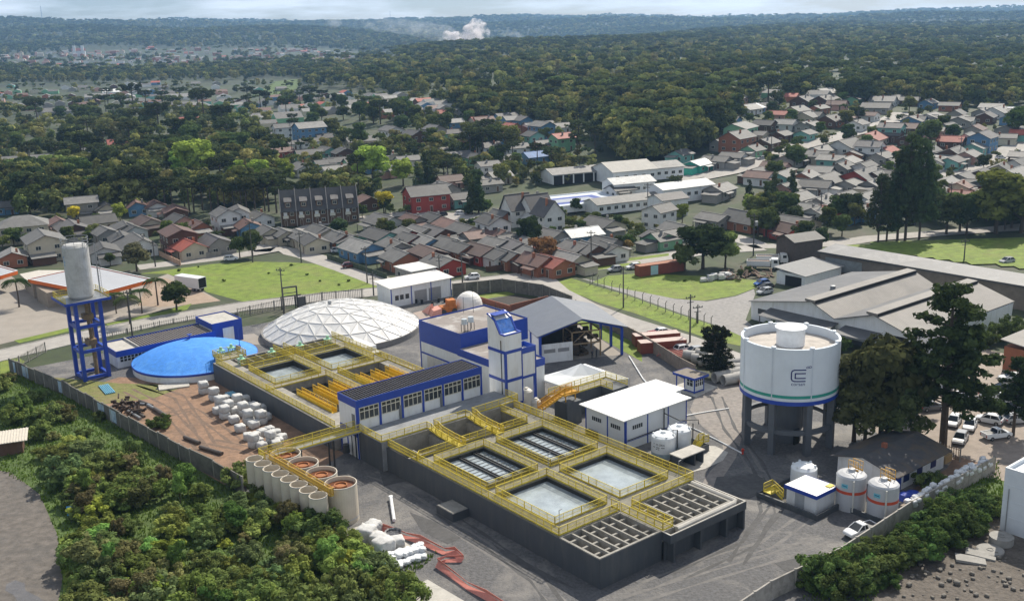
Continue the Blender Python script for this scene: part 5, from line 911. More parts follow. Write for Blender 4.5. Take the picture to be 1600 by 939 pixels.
for k, (x, y, s) in enumerate(((205, 330, 2.1), (265, 260, 1.8), (310, 370, 1.7), (370, 460, 2.3), (500, 400, 1.6))): bag(rr.choice(BAGM), ZB3(x, y), rr.uniform(0, 3), (s, s, s*.85), 'bulk_bag', ['big white bulk bag beside the orange mesh end', 'white bulk bag behind the first big bag', 'white bulk bag between two larger ones', 'largest white bulk bag above the small sacks', 'white bulk bag beside the open black lined bag'][k], 'bulk bag', 'bulk bags on the concrete pad')
b = MB(); b.lathe([(.9, 0), (.95, 1.0), (1.05, 1.2), (.9, 1.1), (.85, .9), (0, .85)], 14); o = b.build('open_bag', [M('black_liner', (.05, .05, .055), rough=.4, var=.4, scale=3, dirt=.5, dirtcol=(.6, .6, .6), dscale=1.3)], None); o.location = ZB3(462, 330); tag(o, 'open bag with a black lining among the white bulk bags', 'bag')
for i in range(46):
    t, u = rr.random(), rr.random(); x = 380+t*360; y = 590-t*120+(u-.5)*110; bag(rr.choice(SACK), ZB3(x, y)+Vector((0, 0, .0 if u > .5 else .45)), rr.uniform(0, 3), (1.0, .8, .55), 'white_sack', 'small white sack in the heap on the concrete pad by the orange mesh', 'sack', 'small sacks heaped by the orange mesh')
for i in range(64): bag(rr.choice(SACK), pw(40.3+i*.31, -12.75+rr.uniform(-.45, .4), rr.choice((1.25, 1.5, 1.75, 1.95))), PA+rr.uniform(-.3, .3), (.85, .65, .5), 'white_sack', 'white sandbag in the line heaped along the inside of the right wall', 'sack', 'sandbags along the right wall')
b = MB(); b.prism([(40, -12.95), (60, -12.95), (60, -11.8), (40, -11.8)], 0, 1.3); psolo(b, 'sandbag_bank', M('soil_bank', (.25, .2, .16), var=.3), 'soil bank carrying the sandbags along the right wall', 'bank', 50, -12)
b = MB(); o0 = ZB3(300, 590); b.box(-1.2, 1.2, -1, 1, 0, .8); o = b.build('blue_crate_stack', M('blue_white_plastic', (.12, .40, .72), rough=.4, var=.3, scale=1, dirt=.6, dirtcol=(.7, .75, .78), dscale=.5), None); o.location = o0; o.rotation_euler = (0, 0, R(20)); tag(o, 'blue and white plastic covered stack beside the small white sacks', 'stack')
ms = [at(540+x/6.154, 790+y/6.154) for x, y in ((255, 190), (330, 250), (460, 285), (560, 320), (700, 365), (800, 410), (930, 470), (1030, 480), (1110, 545), (940, 545), (860, 590), (990, 680), (1150, 800), (1330, 900), (1500, 1000))]
nm = MB()
for i, (a, c) in enumerate(zip(ms, ms[1:])):
    for z0, z1, o1, o2 in ((.02, .55, 0, .35), (.55, 1.05, .35, .25)):
        nm.quad(a+Vector((o1, o1, z0)), c+Vector((o1, o1, z0)), c+Vector((o2, o2, z1-.15*(i % 3))), a+Vector((o2, o2, z1-.15*((i+2) % 3))))
OFF['x'] = (0, 0, 0); o = nm.build('safety_mesh', M('orange_mesh', (.64, .24, .19), rough=.7, var=.15, scale=3), None); md = o.modifiers.new('t', 'SOLIDIFY'); md.thickness = .03; tag(o, 'orange red safety mesh fence sagging across the gravel in front of the basin', 'safety mesh')
b = MB(); b.tube([(-3.6, 25.2, .35), (-3.1, 23.4, .35), (-2.6, 21.4, .15)] if False else [tuple(Vector((*wp(at(611, 782)), .45))), tuple(Vector((*wp(at(616, 816)), .3)))], .22, 10); b.tube([tuple(Vector((*wp(at(611, 781)), .6))), tuple(Vector((*wp(at(611, 781)), .0)))], .3, 8); p_ = wp(at(611, 782)); psolo(b, 'white_pipe', WHITE, 'short white pipe on the gravel beside the long basin wall', 'pipe', *p_)
b = MB(); b.box(-2.6, -.1, 24.0, 27.6, 0, 1.1); vb_ = psolo(b, 'valve_box', GREY, 'low dark grey concrete box against the long basin wall', 'box', -1.5, 26)
b = MB(); b.box(-2.5, -.15, 24.1, 27.5, 1.1, 1.16); b.build('lid', CONC, vb_, off=(-1.5, 26, 0))
rr = random.Random(8)
for i, (px, py, ln, a, r) in enumerate(((240, 640, 4.5, -48, .28), (252, 648, 5.5, -50, .35), (203, 643, 5, -48, .25), (210, 650, 5, -48, .25), (218, 648, 4, -48, .22), (228, 632, 4, -40, .25), (215, 632, 3, -20, .22), (300, 690, 4, -40, .3), (330, 706, 5, -35, .3))):
    v = at(px, py); d = Vector((math.cos(R(a)), math.sin(R(a)), 0))*ln/2; b = MB(); b.tube([-d+Vector((0, 0, r)), d+Vector((0, 0, r))], r, 10); o = b.build('steel_pipe', M('dark_pipe', (.10, .085, .075), rough=.6, var=.3, scale=2) if i % 3 else STEEL, None); o.location = v; tag(o, 'dark steel pipe in the scrap pile on the bare soil by the left wall', 'pipe', 'pipes scrapped by the left wall')
b = MB()
for i in range(40): x, y = rr.uniform(-4.5, 4.5), rr.uniform(-1.5, 1.5); a = rr.uniform(0, 3); l = rr.uniform(.5, 1.5); b.bar((x, y, rr.uniform(.1, .9)), (x+l*math.cos(a), y+l*math.sin(a), rr.uniform(.1, 1.2)), rr.uniform(.15, .5))
o = b.build('scrap_heap', M('scrap_rust', (.055, .035, .025), var=.5, scale=2), None); o.location = at(198, 640); o.rotation_euler = (0, 0, R(-50)); tag(o, 'heap of dark rusty scrap against the inside of the left wall', 'scrap heap')
b = MB(); [b.tube([(i*.3, 0, .15), (i*.3+.2, 5.5, .15)], .12, 6) for i in range(6)]; o = b.build('blue_pipes', M('light_blue_pipe', (.20, .46, .62), rough=.4), None); o.location = at(166, 617); o.rotation_euler = (0, 0, R(35)); tag(o, 'bundle of pale blue pipes lying by the left wall near the tower', 'pipe bundle')
b = MB(); [b.tube([(i*.3, 0, .15), (i*.3+.1, 6.5, .15)], .12, 6) for i in range(5)]; o = b.build('blue_pipes', MATS['light_blue_pipe'], None); o.location = pw(-3.4, 84); o.rotation_euler = (0, 0, PA); tag(o, 'bundle of pale blue pipes along the foot of the back basin wall', 'pipe bundle')
b = MB(); b.box(-2.6, 2.6, -1.5, 1.5, .0, .25); o = b.build('pit_cover', SLAB, None); o.location = at(272, 604); o.rotation_euler = (0, 0, R(20)); tag(o, 'pale concrete cover slab beside a hole in the bare soil', 'slab')
b = MB(); b.box(-1.6, 1.6, -.9, .9, .0, .03); o = b.build('soil_hole', BLACK, None); o['kind'] = 'structure'; o.location = at(259, 606)
b = MB(); b.bar((0, 0, .2), (5, 3, .3), .5, .15); b.bar((1, -1, .1), (5, 2.5, .15), .4, .12); o = b.build('timber_planks', CONC, None); o.location = at(457, 694); tag(o, 'grey planks leaning near the back basin wall and bag heap', 'planks')
# yard behind the filter house
tr_ = thing('site_loader', 'orange earth mover with a pink covered front in the yard behind the blue block', 'loader', at(700, 489), R(200)); b = MB(); b.box(-1.8, 1.8, -1.1, 1.1, .5, 1.7); b.box(-1.6, 0.2, -1.0, 1.0, 1.7, 3.0); b.build('body', M('loader_orange', (.42, .14, .03), var=.3), tr_); b = MB(); b.hexa([(1.8, -1.5, .1), (4.2, -1.5, 0), (4.2, 1.5, 0), (1.8, 1.5, .1), (1.8, -1.5, 1.6), (3.6, -1.5, 1.2), (3.6, 1.5, 1.2), (1.8, 1.5, 1.6)]); b.build('bucket', M('faded_pink', (.68, .33, .26), rough=.6, var=.1), tr_)
for x in (-1.2, 1.3):
    for y in (-1.15, 1.15): b = MB(); b.tube([(x, y-.2, .6), (x, y+.2, .6)], .6, 14); b.build('wheel', DARK, tr_)
b = MB(); b.lathe([(3.0, 0), (3.0, 1.0)]+[(3.0*math.cos(t), 1.0+3.0*math.sin(t)) for t in np.linspace(.1, 1.57, 7)], 28); o = b.build('igloo_tank', M('igloo_white', (.74, .72, .68), rough=.5, var=.06), None); o.location = at(733, 483); tag(o, 'big rounded white tank standing in the yard behind the blue block', 'tank')
b = MB(); b.box(-2.2, 2.2, -1, 1, 0, .6); o = b.build('covered_pallet', M('white_cover', (.7, .7, .68), var=.1), None); o.location = at(725, 486); tag(o, 'white covered pallet in front of the rounded white tank', 'pallet')
b = MB(); b.hexa([(-1.6, -1, 0), (1.6, -1, 0), (1.6, 1, 0), (-1.6, 1, 0), (-1.6, -.2, .4), (1.6, -.2, 2.2), (1.6, .2, 2.3), (-1.6, .2, .5)]); o = b.build('pink_sheet', MATS['faded_pink'], None); o.location = at(670, 488); o.rotation_euler = (0, 0, R(-60)); tag(o, 'faded pink plastic form lying beside the faceted dome', 'formwork')
rr = random.Random(4)
for i in range(9):
    v = at(640+i*11+rr.uniform(-3, 3), 476+rr.uniform(-3, 5)-i*.6); b = MB(); b.lathe([(0, .95), (.3, .95), (.3, 0)], 12); o = b.build('drum', BLACK, None); o.location = v; tag(o, 'black drum in the line standing along the front of the workshop shed', 'drum', 'black drums by the workshop shed')
pitp = [(66, 112), (77, 108), (77.5, 97), (68, 98)]; b = MB()
b.box(66, 77, 97.6, 97.9, 0, 1.5); b.box(66, 66.3, 97.9, 110, 0, 1.2); psolo(b, 'retaining_wall', M('red_soil_wall', (.20, .075, .045), var=.25), 'low reddish retaining wall at the excavated pit behind the open shed', 'wall', 70, 98)
psheet('pit_floor', [(66.3, 97.9), (77, 97.9), (76, 108), (66.3, 110)], .034, M('dark_soil', (.032, .026, .022), var=.5, world=True))
psheet('pit_grass', [(65, 111), (76, 108.5), (76.5, 112), (66, 116)], .036, GRASS)
# people under the open shed
def person(label, loc, rz, seed, top, trousers):
    rg = random.Random(seed); me = bpy.data.meshes.new('person'); s = .12
    V = [(0, 0, .95), (0, 0, 1.2), (0, .01, 1.42), (0, .01, 1.52), (0, -.01, 1.66), (0, -.01, 1.76), (.17, 0, 1.42), (.25, .02, 1.14), (.24, -.08, .9), (-.17, 0, 1.42), (-.25, .02, 1.14), (-.23, -.06, .9), (.1, 0, .9), (.11, -.03*rg.random(), .5), (.12, .03, .07), (.12, -.12, .04), (-.1, 0, .9), (-.12, .04, .5), (-.13, .06, .07), (-.13, -.09, .04)]
    E_ = [(0, 1), (1, 2), (2, 3), (3, 4), (4, 5), (2, 6), (6, 7), (7, 8), (2, 9), (9, 10), (10, 11), (0, 12), (12, 13), (13, 14), (14, 15), (0, 16), (16, 17), (17, 18), (18, 19)]
    Rr = [.16, .16, .15, .06, .10, .07, .07, .05, .04, .07, .05, .04, .1, .07, .05, .04, .1, .07, .05, .04]
    me.from_pydata(V, E_, []); o = bpy.data.objects.new('person', me); COL.objects.link(o); md = o.modifiers.new('skin', 'SKIN'); me.skin_vertices.new() if not me.skin_vertices else None
    for i, r_ in enumerate(Rr): me.skin_vertices[0].data[i].radius = (r_, r_*.8)
    me.skin_vertices[0].data[0].use_root = True; o.modifiers.new('s', 'SUBSURF').levels = 1; o.modifiers['s'].render_levels = 2
    dg = bpy.context.evaluated_depsgraph_get(); m2 = bpy.data.meshes.new_from_object(o.evaluated_get(dg)); o.modifiers.clear(); o.data = m2
    for m_ in (top, trousers, M('skin', (.35, .2, .14)), BLACK): m2.materials.append(m_)
    for p in m2.polygons: z = p.center.z; p.material_index = 3 if z > 1.70 or z < .08 else (2 if z > 1.5 or (abs(p.center.x) > .18 and z < 1.0) else (0 if z > .93 else 1))
    o.location = loc; o.rotation_euler = (0, 0, rz); return tag(o, label, 'person')
for k, (px, py) in enumerate(((925.5, 560), (932, 558))): person(['person in dark work clothes standing left of another under the open shed', 'person in dark clothes standing on the right under the open shed'][k], at(px, py), R(40+200*k), k, M('dark_shirt', (.03, .03, .04)), M('dark_trousers', (.02, .022, .03)))
# ---- vehicles
PAINT = M('car_paint', (1, 1, 1), rough=.25, objcol=True, var=.02); TYRE = M('tyre', (.02, .02, .02), rough=.8); RIM = M('wheel_rim', (.35, .36, .37), rough=.3, metal=.7); CGL = M('car_glass', (.02, .024, .028), rough=.05); LAMP = M('lamp_lens', (.7, .7, .68), rough=.1); TAIL = M('tail_lens', (.35, .015, .01), rough=.2)
def car_proto(kind):
    # profile sections: (x, half width, z bottom, z top of body)
    b = MB(); S = {'hatch': [(-1.95, .70, .45, .80), (-1.85, .82, .30, .92), (-.9, .85, .25, .95), (.6, .85, .25, .93), (1.5, .82, .28, .80), (1.9, .74, .35, .66), (1.98, .62, .42, .58)], 'pickup': [(-2.3, .78, .5, .98), (-2.2, .84, .4, 1.0), (-.5, .86, .35, 1.0), (.7, .86, .35, .98), (1.7, .84, .35, .90), (2.1, .76, .4, .78), (2.2, .62, .48, .66)]}[kind]
    for x, hw, z0, z1 in S: b.v += [(x, -hw, z0), (x, hw, z0), (x, hw*.98, z1*.75+z0*.25), (x, hw*.92, z1), (x, -hw*.92, z1), (x, -hw*.98, z1*.75+z0*.25)]
    n = len(S)
    for i in range(n-1):
        for k in range(6): b.f.append((i*6+k, i*6+(k+1) % 6, i*6+6+(k+1) % 6, i*6+6+k)); b.m.append(0)
    b.f += [(5, 4, 3, 2, 1, 0), tuple((n-1)*6+k for k in range(6))]; b.m += [0, 0]
    if kind == 'hatch': cab = [(-1.8, .92, .76), (-1.35, 1.42, .62), (.25, 1.44, .62), (1.0, .94, .76)]
    else: cab = [(-.55, 1.0, .78), (-.4, 1.52, .64), (.35, 1.52, .64), (1.15, .97, .78)]
    roof = [cab[1], cab[2]]; b.hexa([(roof[0][0]-.02, -roof[0][2]-.02, roof[0][1]), (roof[1][0]+.02, -roof[1][2]-.02, roof[1][1]), (roof[1][0]+.02, roof[1][2]+.02, roof[1][1]), (roof[0][0]-.02, roof[0][2]+.02, roof[0][1]), (roof[0][0]+.05, -.54, roof[0][1]+.07), (roof[1][0]-.05, -.54, roof[1][1]+.07), (roof[1][0]-.05, .54, roof[1][1]+.07), (roof[0][0]+.05, .54, roof[0][1]+.07)])
    for s in (-1, 1):
        for i in (0, 2): b.bar((cab[i][0], s*cab[i][2], cab[i][1]), (cab[i+1][0], s*cab[i+1][2], cab[i+1][1]), .09)
        xm = -.35 if kind == 'hatch' else .0
        b.bar((xm, s*.78, .93), (xm, s*.635, 1.44), .09)
    if kind == 'pickup': b.box(-2.2, -.6, -.80, -.70, .95, 1.08); b.box(-2.2, -.6, .70, .80, .95, 1.08); b.box(-2.28, -2.18, -.8, .8, .9, 1.08)
    t = thing('pickup_truck' if kind == 'pickup' else 'parked_car', 'x', 'car', (0, 0, 0)); o = b.build('body', PAINT, t); o['tint'] = 1
    g = MB(); g.add([(x, s*w_*.97, z) for x, z, w_ in cab for s in (-1, 1)], [(0, 1, 3, 2), (4, 5, 7, 6), (0, 2, 4, 6), (1, 7, 5, 3)]); g.build('windows', CGL, t)
    if kind == 'pickup': g = MB(); g.box(-2.15, -.62, -.69, .69, .97, 1.01); g.build('bed_floor', DARK, t)
    for x in (-1.25, 1.25) if kind == 'hatch' else (-1.4, 1.4):
        for s in (-1, 1): g = MB(); g.tube([(x, s*.70, .31), (x, s*.88, .31)], .31, 16); wl = g.build('wheel', TYRE, t); g = MB(); g.tube([(x, s*.85, .31), (x, s*.89, .31)], .18, 12); g.build('rim', RIM, wl)
    xe = 1.93 if kind == 'hatch' else 2.12
    for s in (-1, 1): g = MB(); g.box(xe-.2, xe, s*.6-.14, s*.6+.14, .52, .70); g.build('headlight', LAMP, t); g = MB(); g.box(S[0][0]-.02, S[0][0]+.12, s*.66-.1, s*.66+.1, .62, .85); g.build('taillight', TAIL, t)
    return t
PROTO = {k: car_proto(k) for k in ('hatch', 'pickup')}; USED = set()
CC = dict(white=(.72, .73, .74), silver=(.40, .41, .42), black=(.02, .02, .024), grey=(.14, .145, .15), red=(.25, .015, .015), blue=(.03, .10, .33), dark_red=(.10, .012, .014))
def car(kind, px, py, rz, colr, label, group=None):
    v = at(px, py, 0.04)
    o = PROTO[kind] if kind not in USED else dup(PROTO[kind]); USED.add(kind); o.location = v; o.rotation_euler = (0, 0, R(rz)); o['label'] = label
    if 'group' in o: del o['group']
    if group: o['group'] = group
    for ch in o.children:
        if ch.get('tint'): ch.color = (*CC[colr], 1)
    return o
car('pickup', 1344, 835, 207, 'white', 'white pickup truck with an empty dark bed parked at the right wall')
car('pickup', 1557, 684, 15, 'white', 'white pickup truck seen from its tailgate behind the bar fence')
car('hatch', 738, 436, 190, 'white', 'white car on the road behind the workshop shed')
car('hatch', 361, 407, 15, 'white', 'white car on the street behind the green park')
car('hatch', 786, 420, 195, 'white', 'white car parked beside the salmon red houses, left of two')
car('hatch', 807, 417, 195, 'silver', 'silver car parked under the brownish tree, right of two')
car('hatch', 546, 418, 20, 'dark_red', 'dark red car on the street in front of the blue house')
car('hatch', 527, 394, 20, 'white', 'white car in the drive of the blue house')
car('hatch', 961, 424, 200, 'silver', 'silver car parked by the fence gate near the red container')
car('hatch', 990, 420, 200, 'white', 'white car half hidden by the red container')
car('hatch', 1196, 452, 205, 'black', 'black car parked beside the white garage, nearer the garage')
car('hatch', 1190, 446, 205, 'blue', 'blue car parked behind the black car by the white garage')
car('hatch', 1195, 459, 205, 'silver', 'silver car parked in front of the black car by the garage')
for px, py, rz, c_, l in ((1490, 663, 235, 'white', 'white car in the front parking row, leftmost and beside the pine trunk'), (1515, 669, 238, 'white', 'white car in the front parking row, in the middle'), (1545, 660, 140, 'white', 'white car behind the white pickup with the tailgate'), (1505, 625, 10, 'white', 'white car under the tall pine in the second parking row'), (1528, 634, 10, 'black', 'black car under the tall pine next to a white one'), (1575, 640, 5, 'black', 'black car in the car park near the right edge'), (1580, 595, 170, 'white', 'white car in front of the red brick building'), (1338, 584, 195, 'white', 'white car behind the big water tank'), (1455, 640, 10, 'grey', 'grey car in the shade behind the caretaker house'), (1420, 606, 15, 'silver', 'silver car between the trees left of the tall pine'), (1588, 660, 5, 'silver', 'silver car at the right edge of the car park')): car('hatch', px, py, rz, c_, l)
for px, py, rz, c_, l in ((1470, 612, 10, 'white', 'white car half hidden behind the trunk of the tallest pine'), (1440, 620, 12, 'white', 'white car in the shade left of the tallest pine trunk'), (1550, 622, 8, 'white', 'white car in the second parking row, nearer the right edge'), (1395, 600, 12, 'white', 'white car behind the broad dark pine'), (1598, 640, 8, 'white', 'white car cut by the right edge in the car park'), (1500, 690, 235, 'silver', 'silver car by the bar fence beside the front parking row'), (1565, 612, 170, 'black', 'black car beside the white one at the brick building')): car('hatch', px, py, rz, c_, l)
for px, py, c_, l in ((1023, 528, 'red', 'red car behind the brown wall by the curving road'), (1030, 524, 'white', 'white car behind the red car by the curving road'), (1050, 534, 'white', 'white car beside the pale roofed containers'), (1068, 549, 'white', 'white car near the pinkish pipes by the road'), (1084, 553, 'silver', 'silver car left of the dark tree near the pinkish pipes'), (1573, 411, 'silver', 'silver car parked on the meadow at the right'), (1182, 351, 'white', 'white car behind the row of dark round trees'), (1190, 250, 'silver', 'silver car on the climbing street, lower of two'), (1205, 247, 'red', 'red car on the climbing street, upper of two'), (1563, 249, 'white', 'white car on the right hand street'), (720, 336, 'white', 'white car in the court beside the red two storey house'), (690, 338, 'black', 'black car in the court beside the red house'), (525, 348, 'white', 'white car in front of the brown row of gabled townhouses'), (1445, 345, 'silver', 'silver car on the road behind the tall dark pines'), (1420, 352, 'grey', 'grey car on the road between the dark pines'), (148, 461, 'white', 'white car under the orange edged canopy by the tower')): car('hatch', px, py, random.choice((15, 200, 25)), c_, l)
def wheels(t, xs, w_=1.0, r_=.48):
    for x in xs:
        for s in (-1, 1): g = MB(); g.tube([(x, s*(w_-.28), r_), (x, s*w_, r_)], r_, 16); wl = g.build('wheel', TYRE, t); g = MB(); g.tube([(x, s*(w_-.04), r_), (x, s*(w_+.02), r_)], r_*.55, 12); g.build('rim', RIM, wl)
TWH = M('truck_white', (.70, .71, .71), rough=.35, var=.04)
def truck(label, loc, rz, kind):
    t = thing('lorry', label, 'lorry', loc, rz); b = MB()
    if kind != 'trailer':
        b.add([(2.0, y, z) for y in (-1.15, 1.15) for z in (.6, 2.7)]+[(3.9, y, z) for y in (-1.15, 1.15) for z in (.6, 1.6)]+[(3.6, y, 2.7) for y in (-1.1, 1.1)], [(0, 1, 3, 2), (0, 4, 5, 8, 1), (2, 3, 9, 7, 6), (4, 6, 7, 5), (1, 8, 9, 3), (0, 2, 6, 4)]); b.build('cab', TWH, t)
        g = MB(); g.hexa([(3.9, -1.0, 1.65), (3.93, -1.0, 1.65), (3.93, 1.0, 1.65), (3.9, 1.0, 1.65), (3.63, -.95, 2.5), (3.66, -.95, 2.5), (3.66, .95, 2.5), (3.63, .95, 2.5)]); g.box(2.6, 3.5, -1.17, -1.15, 1.7, 2.4); g.box(2.6, 3.5, 1.15, 1.17, 1.7, 2.4); g.build('windscreen', CGL, t)
        for s in (-1, 1): g = MB(); g.box(3.9, 3.94, s*.8-.2, s*.8+.2, .8, 1.05); g.build('headlight', LAMP, t)
    b = MB(); b.box(-4.0, 3.6 if kind != 'trailer' else 4.0, -.5, .5, .55, .85); b.build('chassis', DARK, t)
    if kind == 'dump':
        b = MB(); b.box(-3.9, 1.7, -1.2, 1.2, .9, 1.1); b.box(-3.9, 1.7, -1.25, -1.15, 1.1, 2.2); b.box(-3.9, 1.7, 1.15, 1.25, 1.1, 2.2); b.box(1.6, 1.75, -1.15, 1.15, 1.1, 2.4); b.box(-3.95, -3.85, -1.15, 1.15, 1.1, 2.1); b.build('dump_body', TWH, t); b = MB(); b.box(-3.8, 1.6, -1.14, 1.14, 1.1, 1.9); b.build('load', DIRT, t)
    else:
        L1 = 1.8 if kind == 'box' else 4.2; b = MB(); b.box(-4.2, L1, -1.25, -1.18, .9, 3.5); b.box(-4.2, L1, 1.18, 1.25, .9, 3.5); b.box(-4.2, L1, -1.18, 1.18, 3.42, 3.5); b.box(-4.2, L1, -1.18, 1.18, .9, 1.0); b.box(L1-.08, L1, -1.18, 1.18, 1.0, 3.42); b.build('box_body', TWH, t)
        if kind == 'trailer': b = MB(); b.box(-4.15, -3.9, -1.18, 1.18, 1.0, 3.42); b.build('dark_opening', BLACK, t)
        else: b = MB(); b.box(-4.22, -4.2, -1.18, 1.18, 1.0, 3.4); b.build('rear_door', TWH, t)
    wheels(t, (2.9, -2.0, -3.1) if kind != 'trailer' else (-1.8, -3.0, 2.6)); return t
truck('white box lorry with an open dark rear parked beside the green park', at(299, 453), R(148), 'trailer')
truck('white box lorry parked between the faceted dome and the back basin', pw(23.9, 88.5), PA-R(90), 'box')
truck('white tipper lorry with a soil load parked by the dark brown shed, nearer the camera', at(1192, 420), R(-15), 'dump')
truck('white tipper lorry behind the first one by the dark brown shed', at(1206, 412), R(-10), 'dump')
b = MB(); rr = random.Random(2)
for i in range(24): x, y = rr.uniform(-4, 4), rr.uniform(-1.2, 1.2); b.box(x-.7, x+.7, y-.4, y+.4, rr.uniform(0, .4), rr.uniform(.6, 1.5))
o = b.build('scrap_heap', M('white_scrap', (.5, .5, .5), var=.5, scale=1.2), None); o.location = at(1118, 437); o.rotation_euler = (0, 0, R(15)); tag(o, 'heap of white scrapped car bodies on the grass near the red container', 'scrap heap')
b = MB()
for i in range(40): x, y = rr.uniform(-7, 7), rr.uniform(-3, 3); a = rr.uniform(0, 3); b.bar((x, y, rr.uniform(0, .6)), (x+2*math.cos(a), y+2*math.sin(a), rr.uniform(.3, 1.8)), rr.uniform(.2, .8), .2)
o = b.build('timber_heap', M('dark_timber', (.13, .085, .06), var=.4, scale=1), None); o.location = at(1165, 433); tag(o, 'heap of dark brown timber and soil near the tipper lorries', 'timber heap')
# rubble lot: slabs, concrete rings and stones
DISC = M('disc_concrete', (.29, .28, .26), var=.2, scale=1.5, dirt=.3, dirtcol=(.2, .19, .17))
for k, (px, py, r, h) in enumerate(((1564, 848, 1.35, .9), (1547, 861, 1.5, .25))):
    b = MB(); b.lathe([(0, h), (.3, h), (.3, h+.06), (.4, h+.06), (.4, h), (r, h), (r, 0)], 28); o = b.build('concrete_ring', DISC, None); o.location = at(px, py); tag(o, ['round concrete ring with a lid by the foot of the white building', 'flat round concrete disc lying next to the thicker ring'][k], 'concrete ring')
for k, (px, py) in enumerate(((1532, 868), (1516, 876))): b = MB(); b.box(-1.6, 1.6, -.8, .8, 0, .3); o = b.build('concrete_slab', DISC, None); o.location = at(px, py); o.rotation_euler = (0, R(4), R(-28+10*k)); tag(o, ['rectangular concrete slab nearer the round disc on the rubble', 'rectangular concrete slab further from the disc on the rubble'][k], 'slab')
rr = random.Random(12)
STN = [rough_box(1, 1, .8, 70+k, .25, .7, 2) for k in range(4)]; STM = M('stone', (.17, .155, .135), var=.25, scale=2)
for m_ in STN: m_.materials.append(STM)
for i in range(80): px, py = rr.uniform(1400, 1600), rr.uniform(862, 939); s = rr.uniform(.12, .42)*(1.7 if i % 11 == 0 else 1); bag(rr.choice(STN), at(px, py), rr.uniform(0, 6), (s*1.3, s, s), 'rubble_stone', 'loose stone in the rubble of the lot at the lower right', 'stone', 'stones in the rubble lot')
# chemical dosing corner: banded tanks, small blue trimmed hut
GT = M('grey_fibreglass', (.47, .48, .50), rough=.5, var=.08, scale=.8, dirt=.2, dirtcol=(.36, .37, .38), dscale=.4); OB = M('orange_band', (.55, .075, .03), rough=.5)
for k, (p, q) in enumerate(((37.5, -6.4), (38.0, -10.6))):
    t = pthing('banded_tank', ['grey tank with an orange band, standing farther from the right wall', 'grey tank with an orange band, standing closer to the right wall'][k], 'tank', p, q); r, h = 1.85, 4.5
    b = MB(); b.lathe([(0, h+.55), (.35, h+.54), (.4, h+.42), (r*.6, h+.3), (r*.9, h+.1), (r, h-.1), (r, 0)], 36, (p, q)); b.build('shell', GT, t); b = MB(); b.lathe([(r+.015, 2.35), (r+.015, 2.75)], 36, (p, q)); b.build('orange_band', OB, t)
    b = MB(); b.lathe([(0, h+.75), (.4, h+.72), (.45, h+.4)], 14, (p, q)); b.build('lid', GT, t)
    b = MB(); wrap_patch(b, (p, q), r+.02, R(-172), 3.45, .85, .55); b.build('teal_label', M('teal_label', (.16, .48, .58), rough=.5, var=.25, scale=5), t); b = MB(); wrap_patch(b, (p, q), r+.03, R(-172), 3.47, .6, .13, 0, -.1); b.build('lettering', M('teal_letter', (.02, .14, .28), rough=.5), t)
    b = MB(); a = R(-138); b.tube([(p+(r+.1)*math.cos(a), q+(r+.1)*math.sin(a), .2), (p+(r+.1)*math.cos(a), q+(r+.1)*math.sin(a), h-.2)], .12, 8); b.build('level_pipe', M('pale_pipe', (.58, .57, .52)), t)
    b = MB(); rail_mesh([(p+.3, q-.7, h+.4), (p+.3, q+.7, h+.4)], 0, 1.2, mb=b, gap=.5); rail_mesh([(p+1.3, q-.7, h+.2), (p+1.3, q+.7, h+.2)], 0, 1.3, mb=b, gap=.5); b.build('top_rail', ORAY, t)
p, q = 38.4, 1.3; t = pthing('plastic_tank', 'white plastic tank behind the small blue trimmed hut', 'tank', p, q); b = MB(); b.lathe([(0, 3.3), (.35, 3.3), (.38, 3.15), (1.3, 2.95), (1.7, 2.6), (1.75, 0)], 30, (p, q)); b.build('shell', PLW, t); b = MB(); [b.box(p+1.4*math.cos(a)-.12, p+1.4*math.cos(a)+.12, q+1.4*math.sin(a)-.12, q+1.4*math.sin(a)+.12, 2.8, 3.1) for a in np.linspace(0, 6.28, 7)[:6]]; b.build('lifting_lug', PLW, t)
t = pthing('dosing_hut', 'small white hut with a blue roof edge beside the banded tanks', 'hut', 34, -2.4); b = MB(); b.box(32.2, 36.2, -5.0, -.6, 0, 2.55); b.build('wall', WHITE, t); b = MB(); b.box(32.0, 36.4, -5.2, -.4, 2.6, 2.72); b.build('roof', WROOF, t); b = MB(); b.box(31.98, 36.42, -5.24, -5.2, 2.25, 2.76); b.box(31.96, 32.0, -5.24, -.36, 2.25, 2.76); b.box(36.4, 36.44, -5.24, -.36, 2.25, 2.76); b.build('blue_trim', BLUE, t); b = MB(); b.box(32.15, 32.2, -3.3, -1.9, 0, 2.1); b.build('door', M('grey_door', (.36, .38, .40), rough=.5), t); b = MB(); b.box(35.2, 36.2, -4.9, -4.2, 2.72, 2.85); b.build('roof_item', YEL, t)
t = pthing('dosing_bund', 'low dark grey kerb wall around the small hut and white tank', 'bund', 34, -2); b = MB()
for x0, x1, y0, y1 in ((31.0, 31.25, -6, 3.2), (31.25, 40.2, 2.95, 3.2), (31.25, 37, -6, -5.75), (40, 40.2, -3.8, 2.95)): b.box(x0, x1, y0, y1, 0, .75)
b.build('wall', GREY, t); b = MB(); rail_mesh([(31.4, 2.4, 1.0), (33.2, 2.4, 1.0), (33.2, .6, .2)], 0, 1.1, mb=b); rail_mesh([(31.4, 1.2, 1.0), (32.2, 1.2, 1.0), (32.4, .2, .2)], 0, 1.1, mb=b); b.box(31.4, 33.2, 1.2, 2.4, .9, 1.0); b.build('stair', YEL, t)
b = MB(); b.box(36.0, 36.2, -12.2, -6.2, 0, .7); b.box(36.2, 40.5, -12.4, -12.2, 0, .7); psolo(b, 'tank_kerb', GREY, 'dark kerb wall in front of the two orange banded tanks', 'bund', 36, -9)
